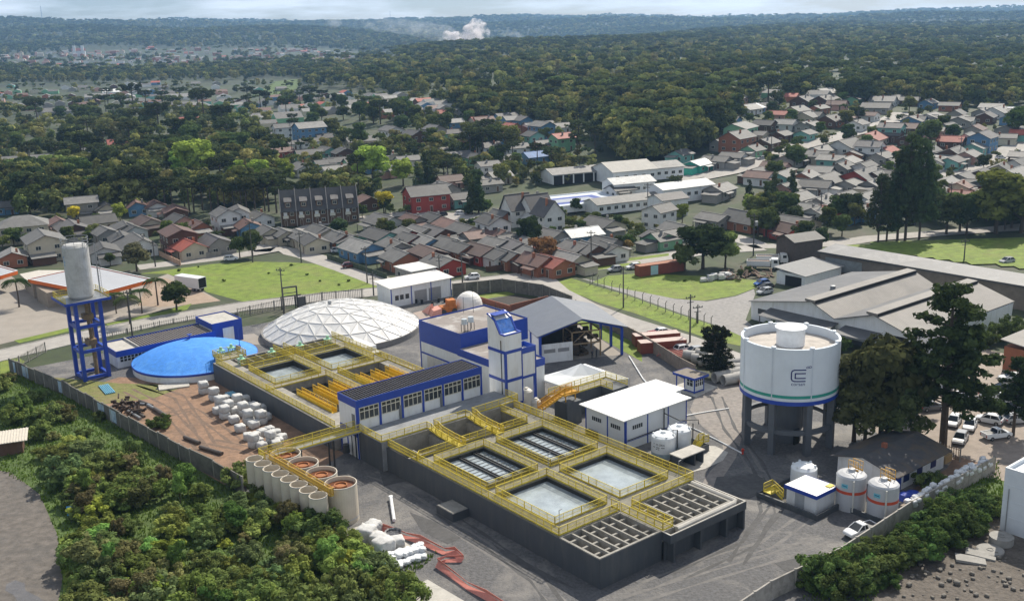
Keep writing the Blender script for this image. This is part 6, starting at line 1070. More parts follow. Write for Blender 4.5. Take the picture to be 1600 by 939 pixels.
psheet('bund_floor', [(31.2, 3), (40, 3), (40.5, -12), (36, -12.2), (36, -6), (31.2, -6)], .04, CONCD)
b = MB(); [b.lathe([(0, .9-.1*i), (.8, .7-.1*i), (1.1, 0)], 12, (44.6+i*1.3, -9.9-.2*i)) for i in range(2)]; psolo(b, 'blue_tarpaulin', M('tarp_blue', (.02, .06, .4), rough=.5, var=.4, scale=3), 'crumpled blue tarpaulin between the caretaker house and sandbags', 'tarpaulin', 45, -10)
b = MB(); b.bar((47, -10.3, .3), (54.5, -9.8, .3), .3, .1); b.bar((47, -10.6, .3), (53, -10.2, .35), .2, .08); psolo(b, 'timber_planks', M('fresh_timber', (.5, .36, .2), var=.15), 'long yellow timber planks beside the caretaker house', 'planks', 50, -10)
b = MB(); b.box(58.2, 60, -7.6, -6.2, 0, 1.1); psolo(b, 'wooden_crate', M('crate_wood', (.42, .28, .13), var=.2), 'wooden crate at the end of the caretaker house by the fence', 'crate', 59, -7)
# ---- utility poles
def pole(px, py, h, label, arm=2.2, box=False, mat=None):
    t = thing('utility_pole', label, 'utility pole', at(px, py), R(random.uniform(-30, 30)), 'utility poles along the streets'); b = MB(); b.tube([(0, 0, 0), (0, 0, h)], [.19, .12], 8); b.build('pole', mat or M('pole_grey', (.085, .08, .075), var=.2), t)
    if arm: b = MB(); b.box(-arm/2, arm/2, -.06, .06, h-.75, h-.6); b.box(-arm/2*.7, arm/2*.7, -.06, .06, h-1.6, h-1.48); [b.box(x-.06, x+.06, -.06, .06, h-.6, h-.35) for x in (-arm/2+.1, -.35, .35, arm/2-.1)]; b.build('crossarm', DARK, t)
    if box: b = MB(); b.lathe([(0, h-2.0), (.45, h-2.05), (.45, h-3.2), (0, h-3.2)], 12, (.5, .2)); b.build('transformer', STEEL, t)
    return t
for i, (px, py, yt) in enumerate(((207, 525, 453), (444, 492, 418), (723, 452, 393), (574, 443, 385), (584, 462, 425), (924, 420, 360), (974, 481, 416), (1078, 535, 460), (1309, 508, 457), (1177, 400, 334), (1506, 409, 373), (243, 417, 375), (395, 410, 345), (471, 411, 362), (1282, 345, 300), (457, 245, 186), (1012, 332, 286), (1484, 330, 285), (1500, 250, 215), (1340, 205, 172), (1297, 190, 150), (1435, 172, 140), (688, 452, 398), (626, 398, 372), (816, 222, 192), (1376, 260, 228), (1205, 240, 208), (1090, 505, 485))):
    v = at(px, py); d = ray(px, yt); t_ = v.y/d[1]; h = max(4, min(16, CAM_H+d[2]*t_-v.z)); pole(px, py, h, 'dark utility pole with crossarms ' + ['behind the blue dome', 'by the hoist frame', 'behind the workshop shed', 'in front of the blue house', 'at the park corner', 'opposite the red container', 'in the grass verge by the fence', 'beside the brown wall', 'in front of the white warehouse', 'left of the dark brown shed', 'on the meadow', 'behind the petrol station', 'at the back of the park', 'at the park end', 'near the dark round trees', 'among the left trees', 'by the school hall', 'right of the tall pines', 'on the right street', 'at the top of the climbing street', 'in the far right houses', 'by the far wood', 'behind the igloo tank', 'by the salmon house', 'in the middle trees', 'by the white cottages', 'in the climbing street bend', 'next to the open shed'][i], box=(i in (8, 9)))
# ================================================================== the town: every house on its own
WC = dict(c=('cream', (.58, .52, .40)), w=('white', (.68, .68, .66)), b=('brown', (.11, .055, .035)), r=('red', (.34, .05, .035)), k=('brick', (.33, .13, .07)), B=('blue', (.11, .24, .40)), t=('turquoise', (.19, .43, .38)), G=('green', (.20, .42, .25)), y=('yellow', (.58, .42, .12)), p=('pink', (.58, .34, .28)), z=('grey', (.30, .29, .27)), T=('teal', (.04, .38, .30)))
RC = dict(g=('grey', (.115, .112, .106)), l=('pale grey', (.205, .20, .19)), d=('dark grey', (.095, .09, .09)), r=('red brown', (.135, .075, .06)), o=('red tile', (.30, .075, .05)), w=('white', (.66, .66, .64)), n=('dark brown', (.085, .055, .045)), B=('blue', (.07, .15, .32)))
WM = {k: M('house_wall_'+v[0], v[1], rough=.8, var=.10, scale=.7, dirt=.35, dirtcol=tuple(x*.55 for x in v[1]), dscale=.35, rnd=.12) for k, v in WC.items()}
RM = {k: M('house_roof_'+v[0].replace(' ', '_'), v[1], rough=.7, var=.3, scale=.7, dirt=.75, dirtcol=tuple(x*.5+.02 for x in v[1]), dscale=.35, rnd=.35, wave=('X', 1.3, .16)) for k, v in RC.items()}
fr = MB(); fr.box(-.75, .75, -.03, .05, -.6, .6, 0); fr.box(-.64, -.04, -.05, -.03, -.5, .5, 1); fr.box(.04, .64, -.05, -.03, -.5, .5, 1)
_w = fr.build('window', [FRAME, GLASS]); WIN = _w.data; bpy.data.objects.remove(_w)
fr = MB(); fr.box(-.5, .5, -.03, .05, 0, 2.1, 0); fr.box(-.42, .42, -.06, -.03, .05, 2.0, 1)
_w = fr.build('door', [FRAME, M('door_brown', (.12, .065, .04), rough=.5)]); DOOR = _w.data; bpy.data.objects.remove(_w)
HOUSES = []
def part(name, me, parent, loc, rz): o = bpy.data.objects.new(name, me); COL.objects.link(o); o.parent = parent; o.location = loc; o.rotation_euler = (0, 0, rz)
def house(loc, yaw, Lx, Wy, st, wall, roof, detail=2, hip=False, rise=None, flat=False, rg=random):
    h = 2.75*st+.1; rise = rise or (Wy*.5*rg.uniform(.36, .52)); t = thing('house', '', 'house', loc, yaw); x, y = Lx/2, Wy/2; ov = .55
    off = rg.uniform(-.12, .12)*Wy if rg.random() < .4 else 0
    b = MB()
    if flat: b.box(-x, x, -y, y, -1.5, h)
    elif hip: b.box(-x, x, -y, y, -1.5, h)
    else:
        pr = [(-y, -1.5), (-y, h), (off, h+rise), (y, h), (y, -1.5)]; b.add([(-x, q, z) for q, z in pr]+[(x, q, z) for q, z in pr], [(0, 1, 2, 3, 4)[::-1], (5, 6, 7, 8, 9)]+[(i, (i+1) % 5, 5+(i+1) % 5, 5+i) for i in range(5)])
    if detail > 1 and st > 1: b.box(-x-.06, x+.06, -y-.06, y+.06, 2.7, 2.85)
    b.build('wall', WM[wall], t); b = MB(); th = .16
    if flat: b.box(-x-.3, x+.3, -y-.3, y+.3, h, h+.2)
    elif hip:
        e = min(x, y)*.9; r_ = [(-x-ov, -y-ov, h-.15), (x+ov, -y-ov, h-.15), (x+ov, y+ov, h-.15), (-x-ov, y+ov, h-.15), (-x+e, 0, h+rise), (x-e, 0, h+rise)]; b.add(r_, [(0, 1, 5, 4), (1, 2, 5), (2, 3, 4, 5), (3, 0, 4), (3, 2, 1, 0)])
    else:
        s1 = rise/(y+off); s2 = rise/(y-off); z1, z2 = h-ov*s1, h-ov*s2
        b.hexa([(-x-ov, -y-ov, z1), (x+ov, -y-ov, z1), (x+ov, off, h+rise), (-x-ov, off, h+rise), (-x-ov, -y-ov, z1+th), (x+ov, -y-ov, z1+th), (x+ov, off, h+rise+th), (-x-ov, off, h+rise+th)])
        b.hexa([(x+ov, y+ov, z2), (-x-ov, y+ov, z2), (-x-ov, off, h+rise), (x+ov, off, h+rise), (x+ov, y+ov, z2+th), (-x-ov, y+ov, z2+th), (-x-ov, off, h+rise+th), (x+ov, off, h+rise+th)])
        if detail > 0: b.box(-x-ov, x+ov, off-.18, off+.18, h+rise+th-.06, h+rise+th+.05)
    rf = b.build('roof', RM[roof], t)
    if detail > 0 and rg.random() < .45: cx_, cyy = rg.uniform(-x*.6, x*.6), rg.choice((-1, 1))*y*.35; b = MB(); b.box(cx_-.3, cx_+.3, cyy-.3, cyy+.3, h, h+rise+.7); b.build('chimney', WM['k' if rg.random() < .5 else 'z'], rf)
    if detail > 0:
        tocam = -Vector(loc); tocam.z = 0; c_, s_ = math.cos(-yaw), math.sin(-yaw); tl = Vector((tocam.x*c_-tocam.y*s_, tocam.x*s_+tocam.y*c_, 0))
        sy = 1 if tl.y > 0 else -1; sx = 1 if tl.x > 0 else -1
        for f in range(st):
            z = 1.45+2.75*f; n = max(2, int(Lx/3.4))
            for i in range(n):
                u = -x+Lx*(i+.5)/n
                if f == 0 and i == n//2: part('door', DOOR, t, (u, sy*(y+.03), 0), 0 if sy < 0 else math.pi)
                else: part('window', WIN, t, (u, sy*(y+.03), z), 0 if sy < 0 else math.pi)
            for i in range(2): part('window', WIN, t, (sx*(x+.03), -y+Wy*(i+.5)/2, z), R(90) if sx > 0 else R(-90))
        if detail > 1 and not flat and not hip and rg.random() < .6:      # lower wing against the end wall
            b = MB(); lw_, ld_, s0 = rg.uniform(2.6, 4.2), Wy*rg.uniform(.55, .85), sx if rg.random() < .6 else -sx; y0 = rg.uniform(-y, y-ld_); b.box(min(s0*x, s0*(x+lw_)), max(s0*x, s0*(x+lw_)), y0, y0+ld_, -1.5, 2.25); wg = b.build('wing', WM[wall if rg.random() < .6 else rg.choice('zcb')], t)
            b = MB(); e_ = lw_+.5; b.hexa([(s0*x, y0-.3, 2.45), (s0*(x+e_), y0-.3, 2.1), (s0*(x+e_), y0+ld_+.3, 2.1), (s0*x, y0+ld_+.3, 2.45), (s0*x, y0-.3, 2.75), (s0*(x+e_), y0-.3, 2.25), (s0*(x+e_), y0+ld_+.3, 2.25), (s0*x, y0+ld_+.3, 2.75)]); b.build('wing_roof', RM[rg.choice((roof, roof, 'g', 'l'))], wg)
        if detail > 1 and not flat and rg.random() < .55:      # lean-to porch
            b = MB(); pl_ = Lx*rg.uniform(.35, .6); u0_ = rg.uniform(-x, x-pl_); d_ = rg.uniform(1.6, 2.6)
            b.hexa([(u0_, sy*y, 2.45), (u0_+pl_, sy*y, 2.45), (u0_+pl_, sy*(y+d_), 2.05), (u0_, sy*(y+d_), 2.05), (u0_, sy*y, 2.57), (u0_+pl_, sy*y, 2.57), (u0_+pl_, sy*(y+d_), 2.17), (u0_, sy*(y+d_), 2.17)])
            for u in (u0_+.15, u0_+pl_-.15): b.box(u-.08, u+.08, sy*(y+d_-.2)-.08, sy*(y+d_-.2)+.08, 0, 2.08)
            b.build('porch', RM[roof], t)
    HOUSES.append((t, st, wall, roof, Lx, Wy)); return t
Z3 = """100,490,200,l,c,2,0h;200,560,200,l,c,2,1;55,635,110,l,k,1,1;375,390,130,l,z,2,0;490,420,110,g,c,1,1;335,510,170,d,b,1,1;265,490,80,r,w,1,1;450,480,140,g,c,1,0;490,530,130,g,z,1,1;570,510,140,g,c,1,1;610,520,100,g,w,1,1;565,560,140,g,B,1,1;480,610,160,g,w,1,1;625,585,200,g,w,1,1;680,485,150,n,c,1,1;640,410,100,r,B,1,1;720,410,100,r,w,1,1;810,430,130,r,b,1,1;830,475,130,g,p,1,1;910,505,120,r,k,1,1;821,530,170,r,b,2,1;870,595,160,o,c,1,1;1000,575,170,d,z,1,1;1040,445,80,g,w,2,1;1095,435,80,g,w,2,1;1200,460,110,g,w,1,1;1150,500,130,r,B,1,1;1240,530,110,g,c,1,1;1320,535,130,g,c,1,1;1400,545,120,g,c,1,1;1450,570,150,g,c,1,1;1480,525,120,g,G,1,1;1570,560,100,g,k,1,1;440,165,110,l,c,1,0;560,125,110,o,z,1,0;890,20,100,r,w,1,0;110,200,200,l,c,1,0;25,225,60,g,r,1,0;25,410,70,g,B,1,0;1295,160,110,r,r,1,0;1430,170,120,g,G,1,0;1240,85,80,g,G,1,0;1240,30,70,g,c,2,0;1310,48,90,g,w,3,0;1430,48,130,l,B,3,0;1330,5,120,g,G,2,0;1190,5,60,l,w,1,0;1400,235,130,g,w,1,1;1500,215,80,g,t,1,0;1560,205,90,g,G,1,0;1540,245,100,l,w,1,0;1580,165,60,g,b,1,1;1340,125,80,g,w,1,0"""
Z4 = """330,60,110,g,w,2,1;435,80,100,d,b,2,1;530,55,100,g,z,2,1;180,110,130,g,c,1,0;105,160,80,g,b,1,1;20,95,60,g,G,1,0;60,205,70,g,G,1,0;75,240,100,g,w,1,0;620,25,80,l,B,1,0;755,15,90,r,c,1,0;890,12,90,l,B,1,0;885,45,80,o,k,2,1;1025,40,110,g,B,2,1;985,85,90,g,t,2,1;1120,95,100,o,G,2,0;910,140,100,g,w,1,0;990,180,110,B,B,1,0;640,175,110,g,c,1,0;775,220,100,g,w,2,0;830,270,90,l,c,1,0;780,305,100,g,z,1,0;570,330,150,g,z,1,1;490,350,190,g,r,2,0;655,370,110,g,t,1,0;210,385,100,r,b,1,1;295,480,180,g,w,1,1;430,475,110,r,z,1,1;530,470,120,g,z,1,1;280,545,180,g,t,1,1;110,560,170,g,t,1,1;20,530,100,g,c,1,1;195,600,200,l,B,1,1;340,590,170,g,z,1,1;400,535,120,g,r,1,1;535,530,170,d,b,1,1;670,520,170,g,w,1,1;800,480,150,g,w,2,1;845,455,120,g,k,1,1;915,415,80,d,w,2,0s;1000,415,90,d,w,2,0s;1055,440,90,d,w,2,1s;970,462,110,w,w,1,1;500,620,170,n,b,1,1;365,645,160,g,k,1,1;440,690,130,w,z,1,1f;570,665,190,g,r,1,1;750,615,190,n,r,1,1;820,580,150,g,z,1,1;885,640,130,g,k,1,1;590,585,130,g,z,1,1;655,605,110,g,k,1,1;1210,535,170,w,B,1,0;1075,545,110,g,z,1,1;1310,490,180,g,c,1,1;1330,580,150,g,z,1,1;1190,600,160,g,z,1,1;1250,610,110,g,b,1,1;1340,605,120,g,w,1,1;1570,550,90,g,G,1,1;1570,425,80,g,w,2,0;420,560,90,g,r,1,1;1390,330,80,g,w,1,0;350,240,90,g,p,1,0;600,290,110,r,p,1,0"""
Z5 = """170,260,90,g,t,1,0;240,300,110,w,T,1,0;345,215,90,g,z,1,0;390,270,100,g,w,1,1;320,285,110,g,z,1,1;405,190,130,g,k,2,0;420,150,130,l,G,2,0;530,212,100,d,b,1,0;470,242,70,g,G,1,0;690,175,80,g,t,1,0;655,80,80,l,c,1,0;700,105,100,g,c,1,0;715,140,80,g,z,1,0;800,120,110,g,b,1,0;850,110,100,r,z,1,0;910,135,60,g,w,1,0;680,40,100,d,b,1,0;765,35,80,l,w,1,0;770,8,100,l,c,1,0;380,30,120,l,p,2,0;320,45,80,l,p,1,0;462,70,100,w,B,1,0;1050,148,90,d,t,2,1;1110,150,90,r,b,1,1;1150,120,110,g,B,1,0;1220,110,110,l,w,1,0;1340,120,110,g,z,1,0;1440,105,90,g,b,1,0;1550,110,90,l,B,1,0;1490,85,110,l,w,1,0;1580,90,70,g,w,1,0;1285,150,80,g,z,1,0;1430,188,110,d,B,2,0;1400,230,110,l,t,1,0;1540,155,110,d,z,1,0;1300,255,120,l,b,1,0;1200,245,80,g,z,1,0;1370,265,90,l,p,1,0;1235,290,90,g,w,1,0;960,195,140,o,c,1,0;860,225,140,g,w,1,0;960,225,100,d,w,2,1;750,245,110,g,w,1,0;730,265,120,g,c,1,1;630,280,110,g,z,1,0;870,290,80,l,w,1,0;845,315,90,g,z,1,0;930,310,110,g,w,1,0;750,330,100,g,z,1,1;920,350,190,g,r,1,0;775,370,160,g,z,1,0;735,390,120,g,w,1,1;880,380,110,g,z,1,0;500,352,110,r,w,1,1;480,335,80,g,z,1,0;330,405,130,l,z,1,0;310,525,130,g,z,1,1;450,530,190,g,k,1,1;660,540,150,g,c,1,1;620,570,100,r,r,1,1;150,570,100,l,w,1,1;95,605,110,g,G,1,0;760,460,150,l,z,1,0;1280,380,140,l,z,1,0;1350,355,120,g,z,1,0;1470,370,200,l,t,1,0;1560,345,150,l,w,1,0;1260,435,100,g,z,1,0;1400,435,110,l,p,1,0;1390,465,130,l,z,1,0;1230,405,90,l,G,1,0;240,380,90,g,z,1,0;1130,250,90,g,z,1,0;1010,270,90,g,z,1,0;1030,250,80,o,w,1,0;590,180,70,g,b,1,0;1570,300,90,g,w,1,0;1500,320,100,g,c,1,0;970,385,100,l,z,1,0;860,440,120,g,z,1,0;940,440,120,l,w,1,0;1060,300,80,g,z,1,0"""
T1 = """905,335,60,g,w;890,360,90,g,G;820,360,60,g,z;975,330,60,l,z;1055,310,50,g,w;600,375,70,o,w;300,468,70,l,w;520,325,50,g,b;170,345,90,g,z;640,330,60,g,w;700,300,50,l,w;560,300,50,l,w;400,300,60,l,z;470,285,50,l,B;420,265,60,l,w;350,285,50,w,w;300,300,60,l,z;520,300,50,g,z;620,300,40,l,z;770,320,60,g,b;830,315,50,g,w;1020,340,50,g,z;1100,320,60,g,w;1510,310,60,l,w;1420,345,50,g,z;1500,370,60,o,c;1580,360,70,g,B;1240,410,70,g,w;1300,420,60,g,b;1360,410,60,g,z"""
T2 = """30,370,60,g,B;20,400,60,o,k;100,385,60,g,B;540,270,60,l,w;600,280,50,l,z;620,300,60,r,p;700,290,70,g,w;690,320,60,l,p;740,335,70,l,w;670,370,80,g,B;890,340,70,g,c;940,355,60,g,z;980,310,90,g,b;960,290,60,g,w;1010,370,60,r,k;920,385,60,g,z;1160,310,70,l,w;1140,330,80,g,z;1200,305,60,g,w;1260,370,60,g,B;1300,365,50,l,z;1410,370,60,g,w;1500,330,60,l,w;1540,340,50,w,w;1580,345,50,g,z;1470,345,60,l,z;1390,350,50,g,z;240,300,50,w,w;290,292,50,l,z;60,390,50,g,w;440,290,40,l,w"""
rg = random.Random(21); NEAR_Q = []; FARH = []; NEAR_Q2 = []; FARD = 600
def put(px, py, wpx, rc, wc, st, o, flag=''):
    g = at(px, py, 2.75*st+.9); d = g.length; Lx = max(8.0, min(24, wpx/(F_PX/d)*.97)); Wy = max(7, min(11.5, Lx*.76))
    base = 28 if not (px > 1000 and py < 335) else 50
    if px < 420 and py < 330: base = 20
    yaw = R(base+rg.uniform(-6, 6)+(-87 if o == 1 else 0))
    if d > FARD: FARH.append((g.x, g.y, yaw, Lx, Wy, 2.75*st+.1, wc, rc)); NEAR_Q2.append((px, py)); return None
    gz = float(T(g.x, g.y)); det = 2 if d < 430 else (1 if d < 650 else 0)
    t = house(Vector((g.x, g.y, gz)), yaw, Lx, Wy, st, wc, rc, det, hip='h' in flag, flat='f' in flag, rise=Wy*.5*1.15 if 's' in flag else None, rg=rg)
    NEAR_Q.append((px, py, t)); return t
for src, ox, oy, s in ((Z3, 0, 180, 2.963), (Z4, 500, 180, 2.963), (Z5, 1000, 140, 2.667)):
    for it in src.split(';'):
        a = it.split(','); o = int(a[6][0]); put(ox+float(a[0])/s, oy+float(a[1])/s, float(a[2])/s, a[3], a[4], int(a[5]), o, a[6][1:])
for src, ox in ((T1, 0), (T2, 800)):
    for it in src.split(';'): a = it.split(','); put(ox+float(a[0])/2, float(a[1])/2, float(a[2])/2, a[3], a[4], 1, rg.choice((0, 1)))
# further houses in the gaps of the town (picture regions: polygon, count)
def fits(px, py, dmin):
    for x, y in [e[:2] for e in NEAR_Q]+NEAR_Q2:
        if abs(x-px) < dmin and abs(y-py) < dmin*.5: return False
    return True
LANES = [[(1060, 284), (1086, 279), (1180, 260), (1247, 230), (1337, 207), (1379, 196), (1412, 177)], [(1640, 212), (1600, 226), (1532, 256), (1469, 276), (1400, 300), (1330, 312), (1270, 300)], [(560, 225), (610, 235), (680, 236), (740, 226)]]
def off_road(px, py):
    for ln in LANES:
        for (x0, y0), (x1, y1) in zip(ln, ln[1:]):
            t = max(0, min(1, ((px-x0)*(x1-x0)+(py+6-y0)*(y1-y0))/((x1-x0)**2+(y1-y0)**2)))
            if math.hypot(px-x0-t*(x1-x0), (py+6-y0-t*(y1-y0))*1.3) < 15: return False
    return True
FILL = [([(600, 345), (760, 345), (900, 400), (880, 410), (740, 395), (620, 370)], 14, 22), ([(1180, 185), (1330, 180), (1400, 150), (1600, 165), (1600, 225), (1480, 260), (1250, 300), (1180, 280)], 26, 22), ([(1210, 280), (1370, 270), (1440, 290), (1340, 330), (1260, 330)], 12, 22), ([(1480, 250), (1600, 240), (1600, 290), (1470, 310)], 9, 22), ([(130, 130), (420, 125), (560, 160), (560, 175), (300, 170), (120, 165)], 56, 9), ([(-20, 130), (130, 130), (120, 165), (-20, 172)], 26, 11), ([(420, 135), (700, 150), (700, 175), (560, 172)], 24, 11), ([(1080, 140), (1400, 130), (1420, 160), (1250, 180), (1100, 175)], 12, 18), ([(470, 200), (640, 210), (640, 255), (500, 255)], 7, 24), ([(690, 175), (880, 190), (850, 250), (700, 240)], 9, 24)]
for poly, n, dm in FILL:
    xs = [p[0] for p in poly]; ys = [p[1] for p in poly]; k = tries = 0
    while k < n and tries < 900:
        tries += 1; px, py = rg.uniform(min(xs), max(xs)), rg.uniform(min(ys), max(ys))
        if inside(px, py, poly) and fits(px, py, dm) and off_road(px, py):
            g = at(px, py, 3.6); put(px, py, 9.5*F_PX/g.length, rg.choice('gggllrdo'), rg.choice('wwcczzbkBGpt'), 1, rg.choice((0, 1))); k += 1
def region(px, py):
    if py < 133: return 'below the far left wood' if px < 800 else 'at the edge of the far wood'
    if px < 330 and py > 330: return 'behind the petrol station'
    if px < 420 and py > 330: return 'facing the back of the green park'
    if px < 560 and py > 330: return 'at the corner beyond the green park'
    if px < 760 and py > 375: return 'along the main road behind the workshop shed'
    if px < 760 and py > 322: return 'in the block right of the townhouses'
    if px < 960 and py > 322: return 'in the block behind the road junction'
    if px < 1240 and py > 322: return 'in the block behind the red container'
    if py > 322: return 'behind the tall dark pines'
    if px < 440: return 'behind the umbrella pine row'
    if px < 660: return 'around the light green trees'
    if px < 860: return 'in the middle tree belt'
    if px < 1120: return 'near the school halls and dark wood'
    if px < 1260: return 'along the climbing street'
    if px < 1420: return 'right of the climbing street'
    return 'near the right hand street'
bykey = {}
for (px, py, t), (t2, st, wall, roof, Lx, Wy) in zip(NEAR_Q, HOUSES):
    bykey.setdefault((('', 'two storey ', 'three storey ')[st-1], WC[wall][0], RC[roof][0], region(px, py)), []).append((px, py, t))
ORD = ['leftmost', 'second', 'third', 'fourth', 'fifth', 'sixth', 'seventh', 'eighth', 'ninth', 'tenth', 'eleventh', 'twelfth']
for (s_, w_, r_, reg), lst in bykey.items():
    lst.sort(key=lambda e: e[0])
    for i, (px, py, t) in enumerate(lst):
        l = f'{s_}{w_} house, {r_} roof, {reg}'
        if len(lst) > 1: l += f', {ORD[min(i, 11)]}' + (' such from left' if i else ' such')
        t['label'] = l; t['group'] = 'houses of the town'
# ---- townhouse row, school halls, big red house details
tw = thing('townhouse_row', 'brown row of five steep gabled townhouses with dormers behind the street', 'building', at(500, 347), R(13)); tw.scale = (.82, .95, 1); b = MB(); b.box(-15, 15, -4.5, 4.5, 0, 5.2); pts = [(-4.5, 5.2), (0, 10.8), (4.5, 5.2)]
b.add([(x, q, z) for x in (-15, 15) for q, z in pts], [(0, 1, 2), (5, 4, 3), (0, 3, 4, 1), (1, 4, 5, 2), (0, 2, 5, 3)]); b.build('wall', M('townhouse_brown', (.13, .078, .05), var=.2, scale=1), tw)
b = MB()
for i in range(5):
    x0, x1 = -15+6*i+.12, -15+6*(i+1)-.12
    for s in (-1, 1): b.hexa([(x0, s*5.1, 4.6), (x1, s*5.1, 4.6), (x1, 0, 10.9), (x0, 0, 10.9), (x0, s*5.1, 4.8), (x1, s*5.1, 4.8), (x1, 0, 11.1), (x0, 0, 11.1)])
b.build('roof', RM['d'], tw)
b = MB()
for i in range(6):
    x = -15+6*i
    b = MB()
    for s in (-1, 1): b.hexa([(x-.14, s*5.2, 4.5), (x+.14, s*5.2, 4.5), (x+.14, 0, 11.0), (x-.14, 0, 11.0), (x-.14, s*5.2, 5.2), (x+.14, s*5.2, 5.2), (x+.14, 0, 11.6), (x-.14, 0, 11.6)])
    b.box(x-.16, x+.16, -5.2, -4.5, 0, 4.8); b.build('party_wall', M('party_wall', (.33, .30, .27), var=.15), tw)
for i in range(5):
    xm = -12+6*i; b = MB(); b.box(xm-1.2, xm+1.2, -4.2, -1.2, 5.6, 7.9); b.build('dormer', MATS['townhouse_brown'], tw); b = MB(); b.hexa([(xm-1.5, -4.5, 7.7), (xm+1.5, -4.5, 7.7), (xm+1.5, -.6, 9.2), (xm-1.5, -.6, 9.2), (xm-1.5, -4.5, 7.85), (xm+1.5, -4.5, 7.85), (xm+1.5, -.6, 9.35), (xm-1.5, -.6, 9.35)]); b.build('dormer_roof', RM['d'], tw)
    part('window', WIN, tw, (xm, -4.25, 6.8), 0); part('window', WIN, tw, (xm+1.3, -4.53, 3.9), 0); part('door', DOOR, tw, (xm-1.2, -4.53, 0), 0); part('window', WIN, tw, (xm+1.3, -4.53, 1.5), 0); b = MB(); b.box(xm-1.9, xm-.5, -4.56, -4.5, 2.8, 4.6); b.build('balcony_door', WHITE, tw); b = MB(); b.box(xm-2.2, xm-.1, -5.5, -4.5, 2.65, 2.77); b.box(xm-2.2, xm-.1, -5.5, -5.44, 2.75, 3.6); b.build('balcony', FRAME, tw)
def hall(name, label, cat, corner, Lx, Wy, yaw, h, rise, wall, roof, nwin=0, open_front=False):
    t = thing(name, label, cat, corner, yaw); b = MB(); x, y = Lx/2, Wy/2; pr = [(-y, 0), (-y, h), (0, h+rise), (y, h), (y, 0)]; b.add([(-x, q, z) for q, z in pr]+[(x, q, z) for q, z in pr], [(4, 3, 2, 1, 0), (5, 6, 7, 8, 9)]+[(i, (i+1) % 5, 5+(i+1) % 5, 5+i) for i in range(5)]); b.build('wall', wall, t); b = MB(); k = rise/y
    for s in (-1, 1): b.hexa([(-x-.5, s*(y+.5), h-.5*k), (x+.5, s*(y+.5), h-.5*k), (x+.5, 0, h+rise), (-x-.5, 0, h+rise), (-x-.5, s*(y+.5), h-.5*k+.15), (x+.5, s*(y+.5), h-.5*k+.15), (x+.5, 0, h+rise+.15), (-x-.5, 0, h+rise+.15)])
    b.build('roof', roof, t)
    for i in range(nwin): part('window', WIN, t, (-x+Lx*(i+.5)/nwin, -y-.03, h*.55), 0)
    if open_front: b = MB(); [b.box(-x+Lx*i/6+.3, -x+Lx*(i+1)/6-.3, -y-.06, -y, 0, h-.4) for i in range(6)]; b.build('dark_opening', BLACK, t)
    return t
hall('school_hall', 'long pale roofed open hall left of the biggest school hall', 'hall', at(902, 282), 25, 11, R(22), 3.6, 1.6, WHITE, RM['l'], 0, True)
hall('school_hall', 'biggest cream roofed school hall beside the long open hall', 'hall', at(975, 282), 18, 17, R(22), 4.6, 2.6, WHITE, M('cream_sheet', (.44, .42, .38), var=.12, scale=.5), 5)
hall('school_hall', 'pale roofed hall joined to the right of the biggest school hall', 'hall', at(1028, 277), 15, 12, R(22), 4.2, 1.6, WHITE, RM['l'], 5)
hall('school_block', 'white school block with a bright roof in front of the big halls', 'building', at(982, 303), 16, 9, R(22), 4.4, 1.6, WHITE, RM['w'], 6)
hall('school_block', 'long low pale roofed school wing right of the blue court', 'building', at(974, 327), 25, 9, R(26), 3.2, 1.4, WHITE, RM['l'], 9)
hall('school_block', 'long white roofed school block behind the white two storey house', 'building', at(1062, 312), 21, 10, R(28), 4.8, 1.4, WHITE, RM['w'], 7)
hall('school_block', 'white two storey block with rows of windows at the right of the long school wing', 'building', at(1043, 336), 10, 8, R(28), 5.6, 1.4, WHITE, RM['d'], 5)
ct = thing('sports_court', 'white walled sports court with a bright blue floor beside the school halls', 'court', at(893, 322), R(24)); b = MB(); b.box(-17, 17, -11, -10.7, 0, 2.4); b.box(-17, 17, 10.7, 11, 0, 2.4); b.box(-17, -16.7, -10.7, 10.7, 0, 2.4); b.box(16.7, 17, -10.7, 10.7, 0, 2.4); b.build('wall', WHITE, ct); b = MB(); b.box(-16.7, 16.7, -10.7, 10.7, 1.6, 2.0); b.build('deck', M('court_white', (.55, .60, .66)), ct); b = MB(); b.box(-11, 11, -6, 6, 2.0, 2.03); b.build('blue_floor', M('court_blue', (.02, .05, .30), rough=.5), ct); b = MB(); b.box(-8, 8, -3, 3, 2.03, 2.05); b.build('inner_floor', M('court_grey', (.35, .38, .42)), ct)
hall('timber_shed', 'tall dark brown timber shed behind the tipper lorries', 'shed', at(1248, 408), 9, 7, R(25), 6.0, 1.2, M('dark_board', (.10, .08, .07), var=.25, scale=1.5), RM['g'])
# street-front garden walls
rg = random.Random(9)
for k, (a, c, m_, l) in enumerate((((648, 440), (708, 424), WHITE, 'white balustrade wall in front of the salmon red house'), ((610, 446), (648, 440), WHITE, 'white garden wall at the street corner by the flat white roof'), ((512, 405), (604, 436), M('hedge_wall', (.05, .07, .04), var=.3), 'dark green garden wall in front of the blue house'), ((838, 416), (905, 408), WHITE, 'white garden wall beside the brownish round tree'), ((905, 407), (985, 398), CONC, 'pale garden wall facing the road behind the red container'), ((300, 404), (345, 400), CONC, 'grey garden wall behind the park left of the parked white car'), ((250, 400), (282, 415), M('peach_wall', (.55, .36, .25)), 'peach garden wall sloping down beside the red roofed cottage'), ((560, 392), (640, 372), CONC, 'grey yard wall inside the dense house block'), ((760, 425), (838, 416), M('brown_fence', (.1, .05, .03)), 'brown garden fence behind the two parked cars'))): panel_wall('garden_wall', l, [at(*a), at(*c)], 1.4, 2.4, 0, mat=m_, t=.15)
